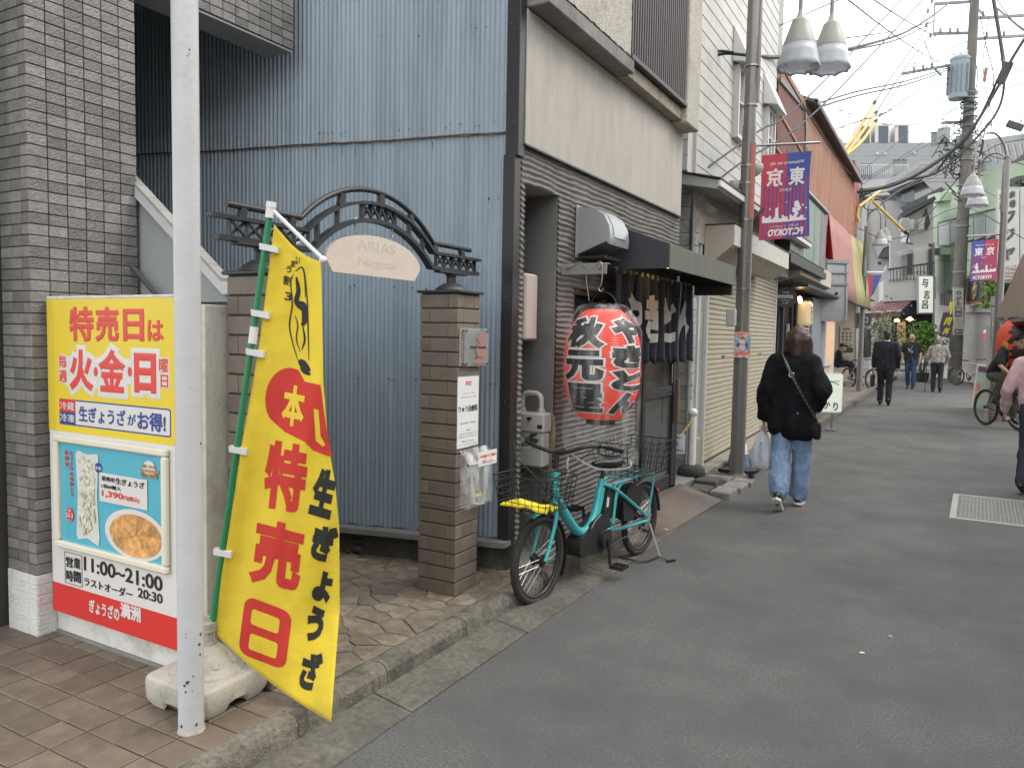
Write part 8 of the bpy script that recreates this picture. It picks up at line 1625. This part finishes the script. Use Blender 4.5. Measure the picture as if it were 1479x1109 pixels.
# ================================================================= UTILITY POLE AND WIRES
UD = 28.6; ub = at(1378, 550, UD); up_ = thing('utility_pole', 'concrete utility pole with transformer, crossarms and the white eye clinic sign', 'utility pole', (ub[0], ub[1], 0))
m_cp = mat('weathered_concrete_pole', (.13, .12, .11), .85, .15, 5, .2, stretch=(1, 1, .3), dirt=(.09, .085, .08), dscale=3); m_ins = mat('grey_steel_arm', (.20, .23, .24), .5, .1); m_trf = mat('transformer_grey', (.22, .26, .29), .5, .08); m_cab = mat('cable_black', (.02, .021, .022), .6, .1)
MB().tube([(ub[0], ub[1], -.01), (ub[0], ub[1], 3.2), (ub[0], ub[1], 14.5)], [.235, .22, .15], 18).build('pole', m_cp, up_, smooth=60)
def wv(u, v, d=UD): return Vector(at(u, v, d))
def arm(a, b, w=.09, d0=UD-.2, nm='crossarm', m=m_ins): MB().beam(wv(*a, d0), wv(*b, d0), w, w).build(nm, m, up_)
for a, b in (((1350, 6), (1400, 3)), ((1348, 49), (1402, 48)), ((1303, 107), (1376, 94)), ((1405, 27), (1490, 22)), ((1405, 57), (1490, 51)), ((1360, 178), (1400, 176)), ((1376, 205), (1408, 203))): arm(a, b)
for a, b in (((1350, 6), (1348, 49)), ((1405, 5), (1425, 27)), ((1440, 12), (1479, 45)), ((1345, 95), (1360, 110))): arm(a, b, .05, UD-.15, 'brace')
pxy = lambda u, v, d=UD: wv(u, v, d)
q = wv(1384, 144, UD-.55); MB().lathe([(.30, 0), (.33, .03), (.33, 1.36), (.35, 1.38), (.35, 1.45), (.28, 1.52)], q, 20).build('transformer_tank', m_trf, up_, smooth=40)
for k in range(3): MB().lathe([(.04, 0), (.06, .05), (.04, .1), (.06, .15), (.03, .22)], (q.x-.2+.2*k, q.y, q.z+1.5), 8).build('bushing', m_wf, up_)
for k in range(7): a = 2.2+k*.55; MB().obox((q.x+.36*math.cos(a), q.y+.36*math.sin(a), q.z+.7), (math.cos(a), math.sin(a), 0), (-math.sin(a), math.cos(a), 0), (0, 0, 1), .05, .012, .5).build('cooling_fin', m_trf, up_)
for (u, v, w, h_, nm) in ((1363, 196, .42, .55, 'junction_box'), (1388, 205, .36, .4, 'junction_box'), (1372, 212, .3, .25, 'junction_box')): q = wv(u, v, UD-.35); MB().bbox(q.x-w/2, q.x+w/2, q.y-.15, q.y+.15, q.z-h_/2, q.z+h_/2, .02).build(nm, mat('box_pale', (.28, .29, .29), .5, .08), up_)
isl = [(1346, 5), (1340, 20), (1338, 40), (1344, 55), (1358, 48), (1372, 48), (1383, 48), (1320, 104), (1333, 101), (1346, 98), (1420, 24), (1440, 22), (1425, 54), (1450, 52)]
for u, v in isl: q = wv(u, v, UD-.25); MB().lathe([(.02, 0), (.06, .04), (.03, .07), (.06, .11), (.03, .14), (.045, .18)], q, 8).build('insulator', mat('insulator_grey', (.25, .25, .26), .3, .1), up_)
rq = random.Random(12)
for k in range(22):            # steel straps and loops of cable around the pole
    v = rq.uniform(140, 275); q = ub; z = wv(1385, v)[2]; r_ = .21+rq.uniform(0, .08); MB().tube(arc((ub[0]+rq.uniform(-.03, .03), ub[1], z), (1, 0, rq.uniform(-.25, .25)), (0, 1, rq.uniform(-.2, .2)), r_, 0, 6.28, 12)[:-1], rq.uniform(.012, .025), 5, closed=True).build('cable_loop', m_cab if k % 2 else m_ins, up_)
for v in (282, 330, 395, 418, 532): z = wv(1382, v)[2]; MB().cyl((ub[0], ub[1], z), (ub[0], ub[1], z+.05), .24, n=18).build('steel_band', m_ins, up_)
pu = PL(1370, UD-.48, 1395, UD-.48); rect(pu, 1377, 1391.5, 417, 483.5, .03, mat('plate_white', (.50, .50, .45), .5, .04), up_, 'sign_plate', .0)
for c, v0_, v1_ in (('の', 420, 426), ('が', 428, 434.5), ('た', 436, 442)): wtext(pu, c, 1381, 1388.5, v0_, v1_, m_blk, up_, .02, .01)
rect(pu, 1380, 1389, 443.5, 457.5, .02, MATS['sign_charcoal'], up_, 'dark_square', .01); wtext(pu, '眼', 1381, 1388, 444.5, 450, m_shirtw, up_, .02, .02); wtext(pu, '科', 1381, 1388, 451, 456.5, m_shirtw, up_, .02, .02)
for v, t_ in ((461, 'TEL'), (465, '3385'), (469, 'この先'), (472.5, '50m')): wtext(pu, t_, 1380, 1389, v, v+2.4, mat('olive_print', (.25, .25, .05), .5, .1), up_, .0, .01)
rect(pu, 1379, 1390, 475.5, 482, .02, MATS['sign_charcoal'], up_, 'dark_square', .01); wtext(pu, '野方', 1380, 1389, 476.5, 481, m_shirtw, up_, .01, .02)
for v in (510, 530): rect(pu, 1374, 1394, v, v+.8, .02, m_ins, up_, 'steel_band', .02)
# cables
NW = [0]
def cable(pts, d0, d1, r=.012, sag=0., label=None, grp='thin overhead wires', m=None):
    n = len(pts); L_ = [0]
    for i in range(1, n): L_.append(L_[-1]+math.hypot(pts[i][0]-pts[i-1][0], pts[i][1]-pts[i-1][1]))
    P_ = [at(u, v, 1/(1/d0+(1/d1-1/d0)*L_[i]/L_[-1])) for i, (u, v) in enumerate(pts)]
    if n == 2:
        a, b = Vector(P_[0]), Vector(P_[1]); P_ = [a+(b-a)*(t/10)-Vector((0, 0, sag*4*(t/10)*(1-t/10))) for t in range(11)]
    else: P_ = smoothline(P_, 5)
    if label is None:
        um = sum(p[0] for p in pts)/len(pts); vm = sum(p[1] for p in pts)/len(pts)
        side_ = 'left of the near street lamp' if um < 1090 else 'above the rust brown building' if um < 1230 else 'above the grey apartment block' if um < 1345 else 'around the utility pole top' if um < 1412 else 'right of the utility pole'
        label = ('thin' if r > .0095 else 'hair thin')+' black overhead wire '+side_+(', high in the sky' if vm < 75 else ', low over the roofs' if vm > 190 else ', at middle height')
    o = MB().tube(P_, r*1.35, 5).build('overhead_cable', m or m_cab); tag(o, label, 'cable', grp); o.parent = None; return o
thick = 'thick overhead cables'
cable([(1012, 112), (1022, 92), (1040, 74), (1078, 78), (1128, 83), (1220, 72), (1300, 50), (1340, 28), (1375, 2)], 8.3, 26, .020, 0, 'thick black cable passing behind the twin bell lamps to the utility pole', thick)
cable([(1010, 116), (1024, 88), (1045, 78), (1078, 80)], 8.4, 8.3, .012); cable([(1008, 120), (1018, 92), (1036, 75), (1060, 76)], 8.4, 8.3, .010)
cable([(1220, 75), (1300, 56), (1350, 30)], 14, 27, .014)
for pts, d0, d1, r in (
    ([(1120, 40), (1212, 0)], 12, 9, .006), ([(985, 270), (1000, 258), (1095, 190), (1160, 147), (1306, -4)], 7.8, 14, .0085), ([(980, 300), (1010, 283), (1070, 235), (1180, 160), (1337, -4)], 7.8, 14, .0085),
    ([(1173, 152), (1240, 132), (1310, 117), (1374, 97)], 17, UD-.3, .016), ([(1176, 157), (1240, 138), (1310, 122), (1374, 100)], 17, UD-.3, .016), ([(1196, 190), (1290, 158), (1374, 118)], 19, UD, .010),
    ([(1261, 152), (1292, 105), (1340, 40)], 21, UD-.3, .014), ([(1263, 167), (1300, 110), (1343, 50)], 21, UD-.3, .014), ([(1263, 178), (1303, 118), (1352, 50)], 21, UD-.3, .012), ([(1268, 170), (1330, 130), (1372, 112)], 21, UD-.3, .012), ([(1195, 196), (1250, 172), (1374, 140)], 18, UD, .008),
    ([(1211, 227), (1190, 250)], 20, 19, .012), ([(1243, 176), (1310, 181), (1371, 170), (1398, 150)], 24, UD, .010), ([(1244, 262), (1300, 228), (1370, 180)], 22, UD, .010), ([(1243, 268), (1290, 238), (1372, 190)], 22, UD, .009),
    ([(1176, 150), (1230, 165), (1300, 185)], 17, 24, .006), ([(1176, 143), (1250, 175)], 17, 24, .006), ([(1335, 60), (1350, 90), (1374, 70), (1398, 60)], UD-.5, UD, .012), ([(1305, 108), (1318, 90), (1330, 104), (1346, 92)], UD-.5, UD-.4, .010),
    ([(1400, 0), (1408, 40), (1398, 90), (1406, 140), (1396, 190)], UD-.4, UD-.4, .014), ([(1408, 0), (1402, 60), (1412, 110), (1400, 170)], UD-.4, UD-.4, .012), ([(1415, 20), (1425, 70), (1435, 110), (1430, 150), (1410, 190)], UD-.5, UD-.3, .012), ([(1428, 25), (1420, 90), (1426, 140), (1440, 180)], UD-.5, UD, .010),
    ([(1405, 215), (1430, 225), (1479, 238)], UD, 24, .012), ([(1400, 235), (1440, 210), (1490, 200)], UD, 22, .010), ([(1402, 245), (1380, 262), (1350, 300), (1320, 330)], UD, 27, .012), ([(1240, 330), (1290, 345), (1380, 320), (1420, 310)], 22, 28, .009), ([(1300, 345), (1385, 300), (1479, 345)], 28, 20, .009), ([(1440, 0), (1462, 30), (1495, 52)], 24, 20, .012), ([(1420, 195), (1450, 190), (1490, 165)], 26, 20, .009), ([(1479, 120), (1450, 128), (1440, 115), (1430, 128)], 22, 26, .010), ([(1452, 92), (1447, 60), (1437, 0)], 24, 26, .016)): cable(pts, d0, d1, r)
for pts, d0, d1, r, lb in (
    ([(1236, 278), (1290, 268), (1345, 240), (1395, 198), (1440, 128), (1460, 88), (1490, 40)], 21, 20, .030, 'thick sagging cable bundle sweeping from the chimney up to the right edge'),
    ([(1240, 284), (1300, 262), (1352, 250), (1398, 212), (1438, 165), (1450, 125), (1447, 80), (1434, 0)], 22, 22, .026, 'thick black cable bundle falling in front of the utility pole'),
    ([(1235, 276), (1300, 264), (1352, 232), (1392, 206)], 22, UD-.5, .03, 'thick cable bundle from the brick chimney to the junction boxes'),
    ([(1350, 252), (1370, 225), (1400, 195), (1425, 150), (1450, 95)], 28, 23, .028, 'thick cable bundle crossing behind the junction boxes'),
    ([(1260, 305), (1300, 275), (1345, 250), (1355, 240)], 23, 28, .022, 'twisted cable running above the dark balcony roof')): cable(pts, d0, d1, r, 0, lb, thick)
for a, b, d0, d1 in (((1225, 0), (1374, 95), 10, UD), ((1262, 0), (1385, 60), 11, UD), ((1130, 100), (1240, 262), 9, 21), ((1170, 60), (1374, 20), 10, UD), ((1240, 250), (1375, 128), 22, UD), ((1250, 282), (1378, 242), 22, UD), ((1415, 60), (1492, 110), UD, 20), ((1408, 100), (1490, 78), UD, 20), ((1400, 260), (1492, 300), UD, 20)): cable([a, b], d0, d1, .008, .15)
mess = MB()
for k in range(44):
    c = (1385+rq.gauss(0, 13), 225+rq.gauss(0, 24)); pts = [at(c[0]+rq.gauss(0, 10), c[1]+rq.gauss(0, 10), UD-.45+rq.uniform(-.1, .1)) for _ in range(4)]; mess.tube(smoothline(pts, 5), rq.uniform(.01, .022), 4)
tag(mess.build('cable_tangle', m_cab), 'tangle of black cables around the junction boxes on the utility pole', 'cable tangle')['kind'] = 'stuff'
mess2 = MB()
for k in range(12):
    c = (1243+rq.gauss(0, 4), 278+rq.gauss(0, 10)); pts = [at(c[0]+rq.gauss(0, 7), c[1]+rq.gauss(0, 6), 21.6) for _ in range(4)]; mess2.tube(smoothline(pts, 5), .012, 4)
tag(mess2.build('cable_tangle', m_cab), 'small tangle of cables and loops beside the red brick chimney', 'cable tangle')['kind'] = 'stuff'
m_yg = mat('yellow_cable_guard', (.55, .38, .10), .5, .08)
for i, (pts, d0, d1, lb) in enumerate((([(1205, 235), (1235, 195), (1261, 152)], 19.5, 21, 'uppermost yellow cable guard slanting up against the sky'), ([(1208, 240), (1240, 198), (1263, 166)], 19.5, 21, 'middle yellow cable guard slanting up against the sky'), ([(1212, 232), (1244, 205), (1263, 178)], 19.5, 21, 'lowest yellow cable guard slanting up against the sky'), ([(1240, 299), (1255, 288), (1274, 274)], 21, 22, 'short yellow cable guard rising from the chimney end'), ([(1261, 291), (1285, 314), (1305, 333)], 21, 22, 'yellow cable guard slanting down to the right above the far lamp'), ([(1240, 300), (1238, 312), (1241, 320)], 21, 21, 'yellow guard stub hanging at the end of the brick chimney'))):
    P_ = smoothline([at(u, v, d0+(d1-d0)*j/2) for j, (u, v) in enumerate(pts)], 4); o = MB().tube(P_, .042, 8).build('cable_guard', m_yg, smooth=60); tag(o, lb, 'cable guard', 'yellow cable guards')
    if i in (0, 1, 2, 4): MB().tube([P_[-1], P_[-1]+(P_[-1]-P_[-2]).normalized()*.18], .05, 8).build('black_end', m_cab, o)
cable([(1305, 333), (1312, 338), (1310, 350), (1318, 352)], 22, 22.3, .02)
o = MB().obox(at(1451, 106, 23), (.35, .2, 1), (1, 0, -.3), (0, 1, 0), .32, .12, .12).build('splice_box', m_cab); tag(o, 'black splice box hanging on the cables right of the utility pole', 'splice box')
o = MB().obox(at(1423, 108, 26), (.1, 0, 1), (1, 0, -.1), (0, 1, 0), .22, .05, .05).build('cable_tag', mat('orange_brown_tag', (.30, .13, .05), .6, .1)); tag(o, 'orange brown tag hanging on a wire right of the utility pole', 'cable tag')
o = MB().obox(at(1466, 182, 24), (1, 0, -.5), (0, 1, 0), (.5, 0, 1), .24, .1, .09).build('splice_box', m_brownp); tag(o, 'brown splice box on the wire above the right street lamp', 'splice box')
an = thing('tv_antenna', 'thin television antennas standing on the roof at the upper right', 'antenna', at(1460, 200, 34)); m_ant = mat('antenna_grey', (.3, .3, .3), .5, .1)
for u0_, v0_, v1_ in ((1463, 200, 138), (1475, 200, 150)):
    MB().tube([at(u0_, v0_, 34), at(u0_, v1_, 34)], .02, 5).build('mast', m_ant, an)
    for k in range(3): MB().beam(at(u0_-12, v1_+4+k*9, 34), at(u0_+12, v1_+3+k*9, 34), .015, .015).build('antenna_element', m_ant, an)
pw = PL(1425, 36, 1500, 33); rb2 = thing('tiled_roof_house', 'house with brown tiled roof edge behind the right street lamp', 'building', base(pw, 1460)); poly(pw, [(1400, 205), (1500, 190), (1500, 420), (1400, 420)], 3, m_gw, rb2, 'wall'); poly(pw, [(1455, 240), (1500, 205), (1500, 222), (1458, 250)], 1.2, m_brownp, rb2, 'roof_edge', .6)
for k in range(9): poly(pw, [(1402+k*10, 208), (1404+k*10, 208), (1410+k*10, 235), (1408+k*10, 235)], .03, m_lg, rb2, 'wall_brace', .05)
sdx = thing('satellite_dish', 'small pale satellite dish on the roof behind the yellow cable guards', 'satellite dish', at(1205, 207, 24)); MB().lathe([(.0, 0), (.15, .02), (.27, .09)], at(1205, 209, 24), 16, axis='y').build('dish', mat('dish_grey', (.4, .4, .39), .5, .05), sdx, smooth=60)
